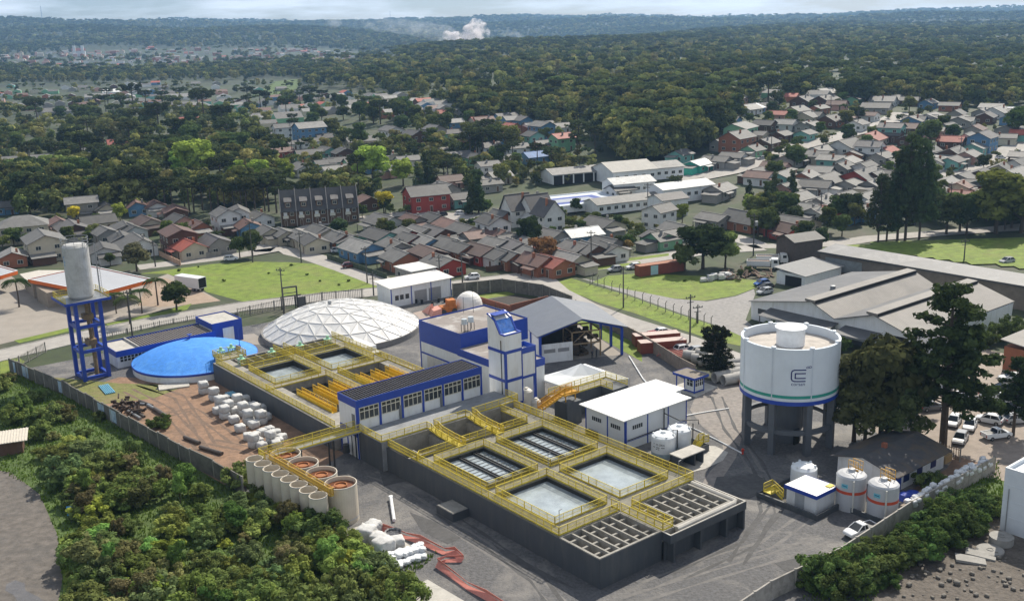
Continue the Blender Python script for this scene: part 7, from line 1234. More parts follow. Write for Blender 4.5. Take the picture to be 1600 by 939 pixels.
# ================================================================== vegetation
def leaf_quads(C, n, size, rng, flat=0.0, jitter=.35, shell=.55):
    """n small leaf clumps spread through blobs C = [(x,y,z,rx,rz)]; returns verts (n*4,3)"""
    C = np.array(C, float); w = C[:, 3]**2; idx = rng.choice(len(C), n, p=w/w.sum()); d = rng.normal(size=(n, 3)); d /= np.linalg.norm(d, axis=1)[:, None]
    rad = shell+(1-shell)*rng.random(n)**.6; P = C[idx, :3]+d*rad[:, None]*np.stack([C[idx, 3], C[idx, 3], C[idx, 4]], 1)
    nr = d*1.0+rng.normal(size=(n, 3))*.42+np.array([0, 0, .3+flat]); nr /= np.linalg.norm(nr, axis=1)[:, None]
    a = np.cross(nr, rng.normal(size=(n, 3))); a /= np.linalg.norm(a, axis=1)[:, None]; b = np.cross(nr, a); s = size*(1+jitter*rng.normal(size=n)).clip(.4, 2)[:, None]
    e = lambda: 1+.35*rng.normal(size=(n, 1)).clip(-1, 1)
    return np.stack([P-a*s*e()*.9, P-b*s*.55*e(), P+a*s*e(), P+b*s*.6*e()], 1).reshape(-1, 3)
def leaf_mesh(name, V, mat=LEAF):
    me = bpy.data.meshes.new(name); n = len(V)//4; me.vertices.add(len(V)); me.vertices.foreach_set('co', V.astype(np.float32).ravel()); me.loops.add(4*n); me.loops.foreach_set('vertex_index', np.arange(4*n, dtype=np.int32)); me.polygons.add(n); me.polygons.foreach_set('loop_start', np.arange(0, 4*n, 4, dtype=np.int32)); me.polygons.foreach_set('loop_total', np.full(n, 4, np.int32)); me.update(); me.validate(); me.materials.append(mat); return me
def wood_mesh(name, paths, mat=BARK):
    b = MB()
    for p, r in paths: b.tube(p, r, 6, cap=False)
    o = b.build(name, mat); me = o.data; bpy.data.objects.remove(o); return me
KIND = {}
def kind(name, crown, wood, parts=('crown', 'trunk')): KIND.setdefault(name, []).append((crown, wood, parts))
def mk_broad(seed, n=3600, hh=1.0):
    rng = np.random.default_rng(seed); C = []
    for i in range(20): a = rng.uniform(0, 6.28); r = 2.5*math.sqrt(rng.random()); z = 5.0+rng.uniform(-1.9, 2.3)*hh; r *= 1-.25*max(0, (z-5.5)/2.2); C.append((r*math.cos(a), r*math.sin(a), z, rng.uniform(.8, 1.5), rng.uniform(.7, 1.2)))
    C.append((0, 0, 5, 2.2, 2)); W = [([(0, 0, -.6), (.05, 0, 1.4), (.1, .05, 3.6), (0, 0, 5.5)], [.26, .2, .14, .05])]
    for i in range(7): c = C[i]; W.append(([(0, 0, 2.0+.3*i), (c[0]*.5, c[1]*.5, (2.4+.3*i+c[2])/2), (c[0], c[1], c[2])], [.11, .07, .03]))
    kind('broad', leaf_mesh('crown', leaf_quads(C, n, .30, rng)), wood_mesh('trunk', W))
for s in range(5): mk_broad(s, hh=.8+.12*s)
def mk_arau(seed):
    rng = np.random.default_rng(100+seed); H_ = 10.5; C = []; W = [([(0, 0, -.6), (.06, 0, 4), (0, .08, 8), (0, 0, H_)], [.30, .25, .2, .1])]
    for t in range(3):
        n = 9-t; zt = H_-.2-.75*t; rr = (3.6, 3.9, 2.9)[t]*rng.uniform(.85, 1.1)
        for i in range(n):
            a = 6.283*i/n+rng.uniform(-.3, .3)+t; r = rr*rng.uniform(.75, 1.1); x, y, z = r*math.cos(a), r*math.sin(a), zt+rng.uniform(.2, .9); C.append((x, y, z, rng.uniform(.6, .95), rng.uniform(.4, .6))); C.append((x*.72, y*.72, z-.1, .55, .35)); W.append(([(0, 0, zt-.7), (x*.55, y*.55, zt-.45), (x, y, z-.2)], [.09, .07, .04]))
    for i in range(7): a = rng.uniform(0, 6.28); r = rng.uniform(0, 2.0); C.append((r*math.cos(a), r*math.sin(a), H_+rng.uniform(.2, .8), .9, .5))
    kind('arau', leaf_mesh('crown', leaf_quads(C, 3000, .24, rng, shell=.3)), wood_mesh('trunk', W))
for s in range(4): mk_arau(s)
def mk_pine(seed):
    rng = np.random.default_rng(200+seed); H_ = 18.0; C = []; W = [([(0, 0, -.6), (.1, 0, 6), (0, .15, 12), (.1, 0, H_)], [.42, .34, .22, .05])]
    z = 3.8 if seed % 2 == 0 else 5.5
    while z < H_:
        t = (z-3)/(H_-3); rr = 5.2*(1-t)**.6*(1 if t > .18 else .85)+.6
        for i in range(8 if t < .75 else 4):
            if rng.random() < .1: continue
            a = rng.uniform(0, 6.28); r = rr*rng.uniform(.6, 1.1); x, y = r*math.cos(a), r*math.sin(a); C.append((x, y, z+rng.uniform(.1, .6), rng.uniform(.75, 1.25), rng.uniform(.4, .65))); C.append((x*.6, y*.6, z+.1, .85, .42)); W.append(([(0, 0, z-.5), (x*.6, y*.6, z-.1), (x, y, z+.3)], [.09, .06, .025]))
        z += rng.uniform(.55, .85)
    C.append((0, 0, H_, .6, .9)); kind('pine', leaf_mesh('crown', leaf_quads(C, 17000, .25, rng, shell=.2)), wood_mesh('trunk', W))
for s in range(3): mk_pine(s)
def mk_cypress(seed):
    rng = np.random.default_rng(300+seed); C = []
    for i in range(26): z = rng.uniform(1.0, 9.0); t = z/9.5; rr = 2.0*(1-t)**.7+.25; a = rng.uniform(0, 6.28); r = rr*rng.uniform(.3, .75); C.append((r*math.cos(a), r*math.sin(a), z, rr*.55+.15, .9))
    kind('cypress', leaf_mesh('crown', leaf_quads(C, 3000, .26, rng)), wood_mesh('trunk', [([(0, 0, -.5), (0, 0, 4), (0, 0, 8.8)], [.22, .15, .04])]))
for s in range(2): mk_cypress(s)
def mk_shrub(seed):
    rng = np.random.default_rng(400+seed); C = []; W = []
    for i in range(26): a = rng.uniform(0, 6.28); r = 1.45*math.sqrt(rng.random()); z = .4+rng.uniform(.1, 1.5)*(1-.45*r/1.45); C.append((r*math.cos(a), r*math.sin(a), z, rng.uniform(.24, .46), rng.uniform(.2, .36))); W.append(([(0, 0, -.2), (r*.5*math.cos(a), r*.5*math.sin(a), z*.5), (r*math.cos(a), r*math.sin(a), z)], [.045, .03, .012]))
    C.append((0, 0, .55, .8, .45)); kind('shrub', leaf_mesh('foliage', leaf_quads(C, 4200, .092, rng, shell=.45, flat=.3)), wood_mesh('stems', W), ('foliage', 'stem'))
for s in range(6): mk_shrub(s)
def mk_palm():
    rng = np.random.default_rng(9); V = []
    for i in range(16):
        a = 6.283*i/16; dr = rng.uniform(.2, 1.1); prev = None
        for k in range(14):
            t = (k+.5)/14; r = 2.6*t; z = 5.6+1.7*t-2.0*t*t*(1+dr*.5); x, y = r*math.cos(a), r*math.sin(a); nx, ny = -math.sin(a), math.cos(a)
            for s in (-1, 1): l = .75*(1-abs(t-.45)); V += [(x, y, z), (x+.16*math.cos(a), y+.16*math.sin(a), z), (x+s*nx*l+.28*math.cos(a), y+s*ny*l+.28*math.sin(a), z-.35), (x+s*nx*l+.15*math.cos(a), y+s*ny*l+.15*math.sin(a), z-.38)]
    kind('palm', leaf_mesh('fronds', np.array(V)), wood_mesh('trunk', [([(0, 0, -.4), (.1, 0, 2.5), (0, 0, 5.6)], [.2, .15, .13])]), ('fronds', 'trunk'))
mk_palm()
TREES = []; rt = random.Random(77)
def tree(k, loc, s, col, name, label, cat='tree', group=None, sz=None):
    cr, wd_, pn = rt.choice(KIND[k]); t = bpy.data.objects.new(name, None); COL.objects.link(t); t.location = loc; t.rotation_euler = (0, 0, rt.uniform(0, 6.28)); t.scale = (s, s, sz or s); tag(t, label, cat, group)
    c = bpy.data.objects.new(pn[0], cr); COL.objects.link(c); c.parent = t; v = rt.uniform(.85, 1.18); c.color = (col[0]*v, col[1]*v, col[2]*v, 1)
    w = bpy.data.objects.new(pn[1], wd_); COL.objects.link(w); w.parent = t; TREES.append(t); return t
DKG, MDG, OLV, LTG, YLG, ARG, BRN = (.060, .082, .032), (.10, .135, .042), (.15, .165, .052), (.24, .32, .06), (.44, .40, .04), (.058, .072, .030), (.19, .115, .045)
def tp(k, px, py, h_px, col, name, label, cat='tree', wide=1.0, group=None):
    g = at(px, py); H0 = dict(broad=7.6, arau=11.6, pine=18.6, cypress=9.6, shrub=1.9, palm=6.4)[k]; s = h_px/(F_PX/g.length*.97)/H0; return tree(k, g, s*wide, col, name, label, cat, group, sz=s)
# trees one can name: kind, foot pixel, height in pixels
tp('pine', 1473, 700, 255, (.075, .10, .036), 'pine_tree', 'tallest dark pine with an open crown standing beside the caretaker house', wide=1.05)
tp('broad', 1376, 694, 165, (.075, .088, .036), 'evergreen_tree', 'broad dark evergreen left of the tallest pine, over the caretaker house roof', wide=.95)
tp('broad', 1334, 690, 122, (.085, .09, .04), 'evergreen_tree', 'lower dark evergreen beside the elevated water tank', wide=.95)
tp('broad', 1350, 699, 92, (.08, .092, .036), 'evergreen_tree', 'low bushy evergreen in front of the two taller ones beside the water tank', wide=1.15)
tp('broad', 1398, 699, 100, (.07, .088, .034), 'evergreen_tree', 'low bushy evergreen between the tallest pine and the broad evergreen', wide=1.1)
tp('pine', 1425, 640, 100, (.03, .038, .016), 'pine_tree', 'short dark pine behind the two big ones at the car park', wide=1.3)
tp('pine', 1583, 680, 120, DKG, 'pine_tree', 'dark pine at the right edge of the car park', wide=.9)
tp('arau', 1116, 590, 84, (.030, .034, .016), 'araucaria_tree', 'dark araucaria tree beside the kiosk and concrete pipes', wide=.8)
tp('pine', 1117, 588, 72, (.03, .036, .016), 'round_pine', 'dark round crowned pine growing with the araucaria by the concrete pipes', wide=1.35)
for px, py, h, w_, l in ((1372, 380, 104, 1.0, 'tall dark pine, left one of the group on the meadow edge'), (1402, 376, 134, .95, 'tall dark pine, second of the group on the meadow edge'), (1414, 377, 155, .95, 'tallest dark pine of the group on the meadow edge'), (1436, 374, 145, .9, 'tall dark pine, rightmost of the group on the meadow edge'), (1385, 378, 90, 1.2, 'lower dark pine between the tall ones on the meadow edge')): tp('pine', px, py, h, DKG, 'pine_tree', l, wide=w_*.66)
for px, py, h, c_, l, w_ in ((307, 285, 60, LTG, 'big light green round tree, the largest among the umbrella pines', 1.25), (285, 278, 36, LTG, 'smaller light green tree at the left foot of the largest one', 1.2), (373, 287, 30, LTG, 'light green tree, left of the three in a row', 1.1), (407, 289, 38, LTG, 'light green tree, middle of the three in a row', 1.1), (447, 291, 36, LTG, 'light green tree, right of the three in a row', 1.1), (583, 287, 58, LTG, 'light green round tree, left of the pair behind the townhouses', 1.1), (630, 291, 42, LTG, 'light green round tree, right of the pair behind the townhouses', 1.1), (75, 268, 22, LTG, 'light green bush behind the dark trees at the left', 1.8), (600, 333, 32, YLG, 'bright yellow green tree right of the townhouses', 1.1), (118, 347, 22, YLG, 'small yellow tree behind the petrol station houses', 1.0), (188, 347, 28, LTG, 'light green tree between the houses behind the petrol station', .9), (850, 417, 46, BRN, 'round brownish tree at the road junction', 1.25), (981, 398, 22, BRN, 'small brownish round tree right of the junction', 1.0), (828, 388, 50, DKG, 'dark green tree behind the round brownish one', 1.0), (1172, 335, 30, LTG, 'light green tree by the dark round trees', 1.0), (1066, 348, 28, LTG, 'light green tree beside the white two storey block', .9), (530, 370, 28, DKG, 'dark round tree in front of the townhouses', 1.3), (276, 484, 42, (.075, .095, .03), 'big olive green bush tree beside the road and dirt lot', 1.25), (214, 424, 40, (.085, .09, .045), 'grey green tree behind the orange canopy', 1.3), (1098, 420, 66, (.036, .05, .018), 'big dark tree mass beside the red container', 1.5), (1070, 424, 40, MDG, 'mid green tree at the end of the red container', 1.2), (1133, 420, 50, MDG, 'dark green tree left of the tipper lorries', 1.2), (1256, 388, 36, (.055, .07, .025), 'dull green tree behind the dark brown shed', 1.4), (1283, 390, 34, DKG, 'small dark round tree beside the dark brown shed', .8), (1156, 437, 16, DKG, 'tiny dark round tree by the timber heap', .8), (1556, 366, 78, (.10, .125, .03), 'big olive green tree at the right edge behind the meadow', 1.4), (1595, 364, 72, (.10, .13, .03), 'big bright olive tree cut by the right edge', 1.3), (1478, 368, 58, (.055, .07, .025), 'dull green tree right of the tall pines', 1.1), (1510, 368, 56, DKG, 'dark tree between the dull green and olive trees at the meadow', 1.0), (1452, 232, 40, MDG, 'round dark green tree near the right street houses', 1.2), (1590, 215, 40, (.08, .11, .03), 'olive tree at the right edge by the street', 1.3), (1240, 265, 34, MDG, 'round green tree in the bend of the climbing street', 1.2), (1310, 348, 40, MDG, 'dark green tree left of the tall pines', 1.0), (1330, 350, 46, DKG, 'dark tree touching the tall pines on the left', .9), (395, 402, 40, DKG, 'dark bushy tree by the street behind the park', 1.0), (375, 404, 34, MDG, 'green tree by the dark house behind the park', 1.0)): tp('broad', px, py, h, c_, 'broadleaf_tree', l, wide=w_)
for px, py, h, l in ((748, 333, 62, 'tall dark cone shaped tree, second behind the white houses'), (738, 336, 50, 'dark cone shaped tree right of the red house'), (1210, 312, 42, 'dark cypress, left of the three near the school'), (1237, 310, 44, 'dark cypress, right of the three near the school'), (1170, 312, 30, 'small dark cypress left of the three near the school'), (1195, 335, 46, 'dark cypress in front of the pair near the school'), (668, 292, 56, 'dark cone tree right of the light green pair'), (655, 296, 44, 'dark cone tree touching the light green pair')): tp('cypress', px, py, h, DKG, 'cypress_tree', l, wide=1.15)
for px, py, h, l in ((247, 477, 44, 'palm tree right of the orange canopy, the tallest one'), (222, 490, 40, 'palm tree in the middle of the row by the canopy'), (203, 506, 46, 'palm tree beside the utility pole by the canopy'), (182, 490, 34, 'palm tree left of the row behind the silo tower'), (30, 480, 44, 'palm tree in front of the second canopy at the left edge')): tp('palm', px, py, h, (.055, .085, .03), 'palm_tree', l)
for px, py, h in ((1055, 310, 34), (640, 190, 0), (210, 180, 44), (735, 250, 44), (760, 228, 40), (790, 255, 46), (862, 275, 44), (840, 265, 40), (905, 240, 50), (930, 245, 46), (600, 275, 40), (560, 290, 48), (250, 215, 50), (205, 240, 46), (60, 200, 40), (320, 195, 50), (350, 215, 46), (395, 235, 40), (165, 245, 40)):
    if h: tp('arau', px, py, h, ARG, 'araucaria_tree', 'dark umbrella topped araucaria standing among the houses', group='araucarias among the houses')
for i in range(26):    # the umbrella row above the park houses
    t = i/25; px = 168+t*292+rt.uniform(-5, 5); py = 322+14*t+rt.uniform(-6, 9); tp('arau', px, py, rt.uniform(44, 58), ARG, 'araucaria_tree', 'umbrella topped araucaria in the long row above the park houses', group='araucaria row above the park')
# mixed trees scattered by picture region: polygon, count, kinds with colours, height in metres
REG = [([(0, 190), (180, 180), (420, 190), (420, 300), (200, 330), (0, 330)], 44, 'AABBD', (9, 14), 'in the wood behind the left houses'), ([(0, 240), (120, 270), (160, 330), (60, 350), (0, 345)], 12, 'BBD', (9, 13), 'in the dark clump above the petrol station houses'), ([(420, 160), (700, 150), (700, 210), (620, 250), (450, 240)], 30, 'AABBDM', (7, 12), 'among the houses left of the middle'), ([(640, 190), (900, 170), (1000, 190), (900, 285), (700, 300)], 34, 'ABBDM', (6, 11), 'in the middle tree belt'), ([(930, 215), (1130, 165), (1150, 200), (1100, 240), (980, 262)], 26, 'BBDD', (10, 15), 'in the dark wood above the school halls'), ([(1130, 170), (1400, 150), (1600, 160), (1600, 290), (1200, 330)], 44, 'BBMOD', (4, 8), 'in the gardens of the right hand houses'), ([(480, 330), (900, 330), (1100, 380), (1000, 395), (640, 390)], 34, 'BMO', (2.5, 5), 'in the gardens of the dense house block'), ([(0, 350), (300, 340), (400, 380), (200, 420), (0, 400)], 16, 'BMO', (3, 6), 'in the gardens behind the petrol station'), ([(1180, 330), (1340, 320), (1340, 372), (1180, 372)], 12, 'BDM', (5, 9), 'between the school street and tall pines'), ([(1440, 330), (1600, 320), (1600, 366), (1470, 366)], 12, 'BDO', (7, 11), 'behind the right end of the meadow'), ([(100, 160), (560, 165), (700, 165), (420, 180), (100, 180)], 16, 'AAAB', (9, 14), 'among the far left roofs'), ([(800, 130), (1420, 128), (1600, 140), (1600, 160), (1100, 172), (850, 175)], 30, 'AABD', (9, 14), 'along the edge of the far wood')]
KC = dict(A=('arau', ARG, 'araucaria_tree', 'umbrella topped araucaria'), B=('broad', MDG, 'broadleaf_tree', 'mid green leafy tree'), D=('broad', DKG, 'broadleaf_tree', 'dark green leafy tree'), M=('broad', OLV, 'broadleaf_tree', 'olive green tree'), O=('broad', (.09, .12, .03), 'broadleaf_tree', 'light olive tree'))
HB = [(t.location.x, t.location.y, max(Lx, Wy)*.5+1.0) for t, st, wl, rf, Lx, Wy in HOUSES]+[(x, y, max(l, w)*.5+1) for x, y, a, l, w, h, c, r in FARH]
def clear_of_houses(x, y): return all((x-a)**2+(y-b)**2 > r*r for a, b, r in HB)
for poly, n, ks, hr, where in REG:
    xs = [p[0] for p in poly]; ys = [p[1] for p in poly]; k = tries = 0
    while k < n and tries < 3000:
        tries += 1; px, py = rt.uniform(min(xs), max(xs)), rt.uniform(min(ys), max(ys))
        if not inside(px, py, poly): continue
        g = at(px, py)
        if not clear_of_houses(g.x, g.y): continue
        kk = KC[rt.choice(ks)]; hm = rt.uniform(*hr)*(1.15 if kk[0] == 'arau' else 1); s = hm/(7.6 if kk[0] == 'broad' else 11.6); tree(kk[0], g, s*rt.uniform(.95, 1.3), kk[1], kk[2], f'{kk[3]} {where}', group=f'trees {where}', sz=s); k += 1
# foreground bank of shrubs at the lower left, hedge at the lower right
SH = [([(50, 655), (110, 668), (180, 712), (300, 770), (430, 812), (560, 880), (640, 945), (560, 1010), (120, 1010), (105, 880), (130, 800), (90, 745), (30, 700)], 205, 'on the overgrown bank below the left wall'), ([(0, 590), (60, 600), (120, 660), (60, 690), (0, 650)], 22, 'on the grassy bank near the wall end'), ([(360, 745), (440, 790), (520, 845), (460, 850), (380, 800)], 16, 'directly below the beige tanks')]
def shrub(px, py, s, col, where, grp):
    return tree('shrub', at(px, py), s, col, 'shrub', f'bushy green shrub {where}', 'shrub', grp, sz=s*rt.uniform(.85, 1.25))
for poly, n, where in SH:
    xs = [p[0] for p in poly]; ys = [p[1] for p in poly]; k = 0
    while k < n:
        px, py = rt.uniform(min(xs), max(xs)), rt.uniform(min(ys), max(ys))
        if not inside(px, py, poly): continue
        c = rt.choice(((.17, .22, .06), (.145, .195, .062), (.13, .18, .072), (.20, .24, .06), (.13, .165, .052), (.19, .19, .075), (.25, .30, .055) if rt.random() < .35 else (.155, .20, .058)))
        shrub(px, py, rt.choice((rt.uniform(.6, 1.1), rt.uniform(1.1, 1.6), rt.uniform(1.5, 2.2)))*(.7 if py < 720 else 1), c, where, f'shrubs {where}'); k += 1
for i in range(36):
    t = rt.random(); px = 1265+t*300+rt.uniform(-8, 40); py = 915-t*160+rt.uniform(0, 42)
    if px > 1560: continue
    shrub(px, py, rt.uniform(1.0, 2.0), rt.choice(((.09, .14, .04), (.07, .105, .035), (.11, .15, .045))), 'in the hedge outside the right wall', 'shrubs outside the right wall')
for px, py, s in ((590, 660, 1.0), (530, 640, 1.1), (1205, 520, 1.3), (1310, 548, 1.7), (160, 655, 1.0), (250, 668, 1.3), (600, 668, .8), (1450, 765, 1.6), (1540, 540, 2.0), (1575, 530, 2.2), (1170, 428, 1.0)):
    if px in (590, 530, 600): continue
    shrub(px, py, s, (.07, .10, .03), f'standing alone {dict([(1205, "by the warehouse canopy"), (1310, "behind the elevated water tank"), (160, "beside the left wall panel"), (250, "growing over the left wall top"), (1450, "under the sandbag line"), (1540, "beside the warehouse corner"), (1575, "by the brick building"), (1170, "by the timber heap")])[px]}', None)
rp_ = random.Random(31)
for px, py in ((100, 395), (150, 400), (480, 430), (350, 440), (420, 428), (500, 440), (530, 446), (280, 424), (310, 418), (455, 415), (545, 440), (950, 428), (1070, 440)): shrub(px, py, rp_.uniform(.22, .38), (.09, .13, .03), 'planted small on the open lawn', 'small shrubs on the lawns')
for i in range(22):    # young trees and dry bushes standing out of the bank
    while True:
        px, py = rt.uniform(60, 620), rt.uniform(650, 960)
        if inside(px, py, SH[0][0]): break
    dry = i % 3 == 0; tree('broad', at(px, py), rt.uniform(.30, .52), (.165, .15, .07) if dry else (.15, .235, .06), 'sapling', 'dry brownish young tree standing among the bank shrubs' if dry else 'fresh green young tree standing among the bank shrubs', 'tree', 'young trees on the bank', sz=rt.uniform(.34, .58))
# grass tufts on the banks: ground cover
rng = np.random.default_rng(5); V = []
polys = [[(0, 590), (20, 578), (110, 622), (200, 672), (330, 748), (430, 803), (560, 863), (640, 940), (100, 940), (96, 905), (88, 835), (60, 770), (0, 735)], [(1250, 939), (1330, 862), (1400, 818), (1560, 722), (1570, 790), (1480, 850), (1400, 905), (1360, 939)], [(500, 925), (560, 868), (640, 905), (690, 860), (640, 880), (560, 940)]]
wpoly = [[tuple(at(*p)[:2]) for p in q] for q in polys]
for q, n in zip(wpoly, (26000, 9000, 1500)):
    xs = [p[0] for p in q]; ys = [p[1] for p in q]; X = rng.uniform(min(xs), max(xs), n*2); Y = rng.uniform(min(ys), max(ys), n*2)
    for x, y in zip(X, Y):
        if inside(x, y, q): a = rng.uniform(0, 6.28); h = rng.uniform(.12, .5); w_ = rng.uniform(.05, .14); c_, s_ = math.cos(a)*w_, math.sin(a)*w_; lx, ly = rng.uniform(-.15, .15, 2); V += [(x-c_, y-s_, 0), (x+c_, y+s_, 0), (x+lx+c_*.3, y+ly+s_*.3, h), (x+lx-c_*.5, y+ly-s_*.5, h*.9)]
o = link('grass', leaf_mesh('grass', np.array(V))); o.color = (.125, .185, .030, 1); tag(o, 'rough green grass and weeds covering the banks', 'grass', kind='stuff')
# ---- far forest, one mass made of instanced crowns
src = bpy.data.collections.new('far_crowns')
def far_src(seed, arau, col):
    rng = np.random.default_rng(600+seed); C = []
    if arau:
        for i in range(16): a = rng.uniform(0, 6.28); r = 3.4*math.sqrt(rng.random()); C.append((r*math.cos(a), r*math.sin(a), 10.2+rng.uniform(-.5, .6)-.05*r*r, 1.0, .5))
        C += [(0, 0, 4, .35, 3.5)]
    else:
        for i in range(14): a = rng.uniform(0, 6.28); r = 2.6*math.sqrt(rng.random()); C.append((r*math.cos(a), r*math.sin(a), 6+rng.uniform(-3, 2.2), 1.5, 1.3))
    o = bpy.data.objects.new('far_crown', leaf_mesh('far_crown', leaf_quads(C, 460, .60, rng, shell=.7), FARLEAF[col])); src.objects.link(o)
FARLEAF = []
for i, c in enumerate(((.078, .098, .038), (.15, .168, .052), (.24, .235, .08))):
    m = leaf_mat(f'far_leaf_{"abc"[i]}', .3); m.node_tree.nodes
    hs = [n for n in m.node_tree.nodes if n.type == 'HUE_SAT'][0]; m.node_tree.links.remove(hs.inputs['Color'].links[0]); hs.inputs['Color'].default_value = (*c, 1); FARLEAF.append(m)
for i, (a, c) in enumerate(((True, 0), (True, 1), (False, 0), (False, 1), (False, 2), (True, 0))): far_src(i, a, c)
def px_of(X, Y, Z):
    P = np.stack([X, Y, Z-CAM_H], -1); k = P@fw; return W_PX/2+F_PX*(P@rx)/k, H_PX/2-F_PX*(P@up)/k
rng = np.random.default_rng(8); N_ = 230000
d = np.sqrt(rng.uniform(520**2, 7200**2, N_)); keep = rng.random(N_) < np.interp(d, [500, 1500, 3000, 7200], [.62, .60, .36, .13]); d = d[keep]; az = rng.uniform(-.56, .56, len(d)); X, Y = d*np.sin(az), d*np.cos(az); Z = T(X, Y); PX, PY = px_of(X, Y, Z)
def in_poly(PX, PY, poly):
    c = np.zeros(len(PX), bool); j = len(poly)-1
    for i in range(len(poly)):
        xi, yi = poly[i]; xj, yj = poly[j]; c ^= ((yi > PY) != (yj > PY)) & (PX < (xj-xi)*(PY-yi)/(yj-yi+1e-9)+xi); j = i
    return c
town = [[(-300, 700), (-300, 128), (120, 125), (430, 118), (600, 150), (720, 170), (820, 172), (1000, 158), (1180, 142), (1420, 140), (1700, 152), (1900, 700)]]
far_t = [[(-300, 112), (-300, 92), (0, 88), (200, 76), (470, 74), (640, 88), (600, 100), (350, 108), (150, 116)]]
ok = np.ones(len(d), bool)
for q in town: ok &= ~in_poly(PX, PY, q)
for q in far_t: ok &= ~(in_poly(PX, PY, q) & (rng.random(len(d)) < .92))
X, Y, Z, d = X[ok], Y[ok], Z[ok], d[ok]
WOODS = [([(-250, 175), (0, 170), (200, 165), (420, 178), (430, 230), (445, 262), (440, 322), (160, 335), (60, 345), (-250, 360)], 1250, .95), ([(-250, 126), (100, 122), (640, 135), (720, 172), (640, 200), (430, 178), (200, 168), (-250, 178)], 620, .62), ([(-250, 113), (350, 109), (640, 122), (660, 140), (480, 136), (470, 122), (390, 126), (120, 131), (-250, 136)], 1500, 1.0), ([(930, 215), (1000, 180), (1130, 160), (1150, 200), (1100, 240), (980, 262)], 700, 1.25), ([(640, 165), (930, 160), (1000, 190), (930, 260), (860, 290), (700, 300), (640, 250)], 380, .7), ([(720, 160), (1180, 140), (1600, 138), (1700, 165), (1420, 168), (1100, 172), (900, 185), (740, 190)], 1500, 1.0), ([(480, 220), (640, 220), (640, 300), (560, 320), (470, 300)], 300, .7), ([(1440, 335), (1700, 322), (1700, 366), (1470, 366)], 120, .8), ([(1150, 165), (1600, 160), (1600, 290), (1200, 320)], 520, .42), ([(560, 335), (900, 335), (1100, 385), (990, 392), (640, 395)], 260, .30), ([(0, 350), (300, 345), (400, 385), (200, 415)], 120, .33), ([(420, 250), (640, 215), (900, 200), (900, 290), (640, 310), (470, 300)], 240, .5)]
HA = np.array([(a, b, r) for a, b, r in HB]+[(t.location.x, t.location.y, 4.0*t.scale[0]) for t in TREES if 'group' not in t and not t.name.startswith('shrub')])
for q, cnt, sc_ in WOODS:
    xs = [p[0] for p in q]; ys = [p[1] for p in q]; qx, qy = rng.uniform(min(xs), max(xs), cnt*3), rng.uniform(min(ys), max(ys), cnt*3); m_ = in_poly(qx, qy, q); w0 = [at(a, b) for a, b in zip(qx[m_][:cnt], qy[m_][:cnt])]
    wx, wy = np.array([v.x for v in w0]), np.array([v.y for v in w0]); dd = np.hypot(wx, wy); ux, uy = wx/dd, wy/dd; good = np.ones(len(wx), bool)
    for a, b, r in HA:     # keep clear of each house and of the ground just in front of it
        rx_, ry_ = a-wx, b-wy; al = rx_*ux+ry_*uy; lat = np.abs(rx_*uy-ry_*ux); good &= ~((al > -r) & (al < r+13) & (lat < r+1.0))
    X = np.concatenate([X, wx[good]]); Y = np.concatenate([Y, wy[good]]); d = np.concatenate([d, np.full(int(good.sum()), -sc_)])
Z = T(X, Y); n = len(X)
me = bpy.data.meshes.new('far_forest'); me.vertices.add(n); me.vertices.foreach_set('co', np.stack([X, Y, Z-.3], -1).astype(np.float32).ravel())
S = rng.uniform(.85, 1.55, n)*np.where(d < 0, np.abs(d)*.85, np.interp(d, [500, 1500, 3500, 7200], [.95, 1.05, 1.5, 2.3])); idx = rng.integers(0, 6, n)
# forest patches lean to one kind
pt_ = np.sin(X/170+2*np.sin(Y/210))+np.cos(Y/140); idx = np.where((pt_ > .3) & (rng.random(n) < .75), rng.choice([0, 1, 5], n), np.where(rng.random(n) < .6, rng.choice([2, 3, 4], n), idx))
for nm_, ty, dat in (('sc', 'FLOAT', S), ('rz', 'FLOAT', rng.uniform(0, 6.28, n)), ('ix', 'INT', idx)): a = me.attributes.new(nm_, ty, 'POINT'); a.data.foreach_set('value', dat.astype(np.float32 if ty == 'FLOAT' else np.int32))
fo = link('far_forest', me); tag(fo, 'dense dark forest of umbrella pines and leafy trees covering the distance', 'forest', kind='stuff')
gn = bpy.data.node_groups.new('scatter', 'GeometryNodeTree'); gn.interface.new_socket('Geometry', in_out='INPUT', socket_type='NodeSocketGeometry'); gn.interface.new_socket('Geometry', in_out='OUTPUT', socket_type='NodeSocketGeometry')
gi, go = gn.nodes.new('NodeGroupInput'), gn.nodes.new('NodeGroupOutput'); ip = gn.nodes.new('GeometryNodeInstanceOnPoints'); ci = gn.nodes.new('GeometryNodeCollectionInfo'); ci.inputs['Collection'].default_value = src; ci.inputs['Separate Children'].default_value = True; ci.inputs['Reset Children'].default_value = True; ip.inputs['Pick Instance'].default_value = True
m2p = gn.nodes.new('GeometryNodeMeshToPoints'); gn.links.new(gi.outputs[0], m2p.inputs['Mesh']); gn.links.new(m2p.outputs[0], ip.inputs['Points'])
def attr(nm_, dt): a = gn.nodes.new('GeometryNodeInputNamedAttribute'); a.data_type = dt; a.inputs['Name'].default_value = nm_; return a.outputs['Attribute']
cx_ = gn.nodes.new('ShaderNodeCombineXYZ'); gn.links.new(attr('rz', 'FLOAT'), cx_.inputs['Z']); gn.links.new(cx_.outputs[0], ip.inputs['Rotation']); gn.links.new(attr('sc', 'FLOAT'), ip.inputs['Scale']); gn.links.new(attr('ix', 'INT'), ip.inputs['Instance Index']); gn.links.new(ci.outputs[0], ip.inputs['Instance']); gn.links.new(ip.outputs[0], go.inputs[0])
md = fo.modifiers.new('scatter', 'NODES'); md.node_group = gn
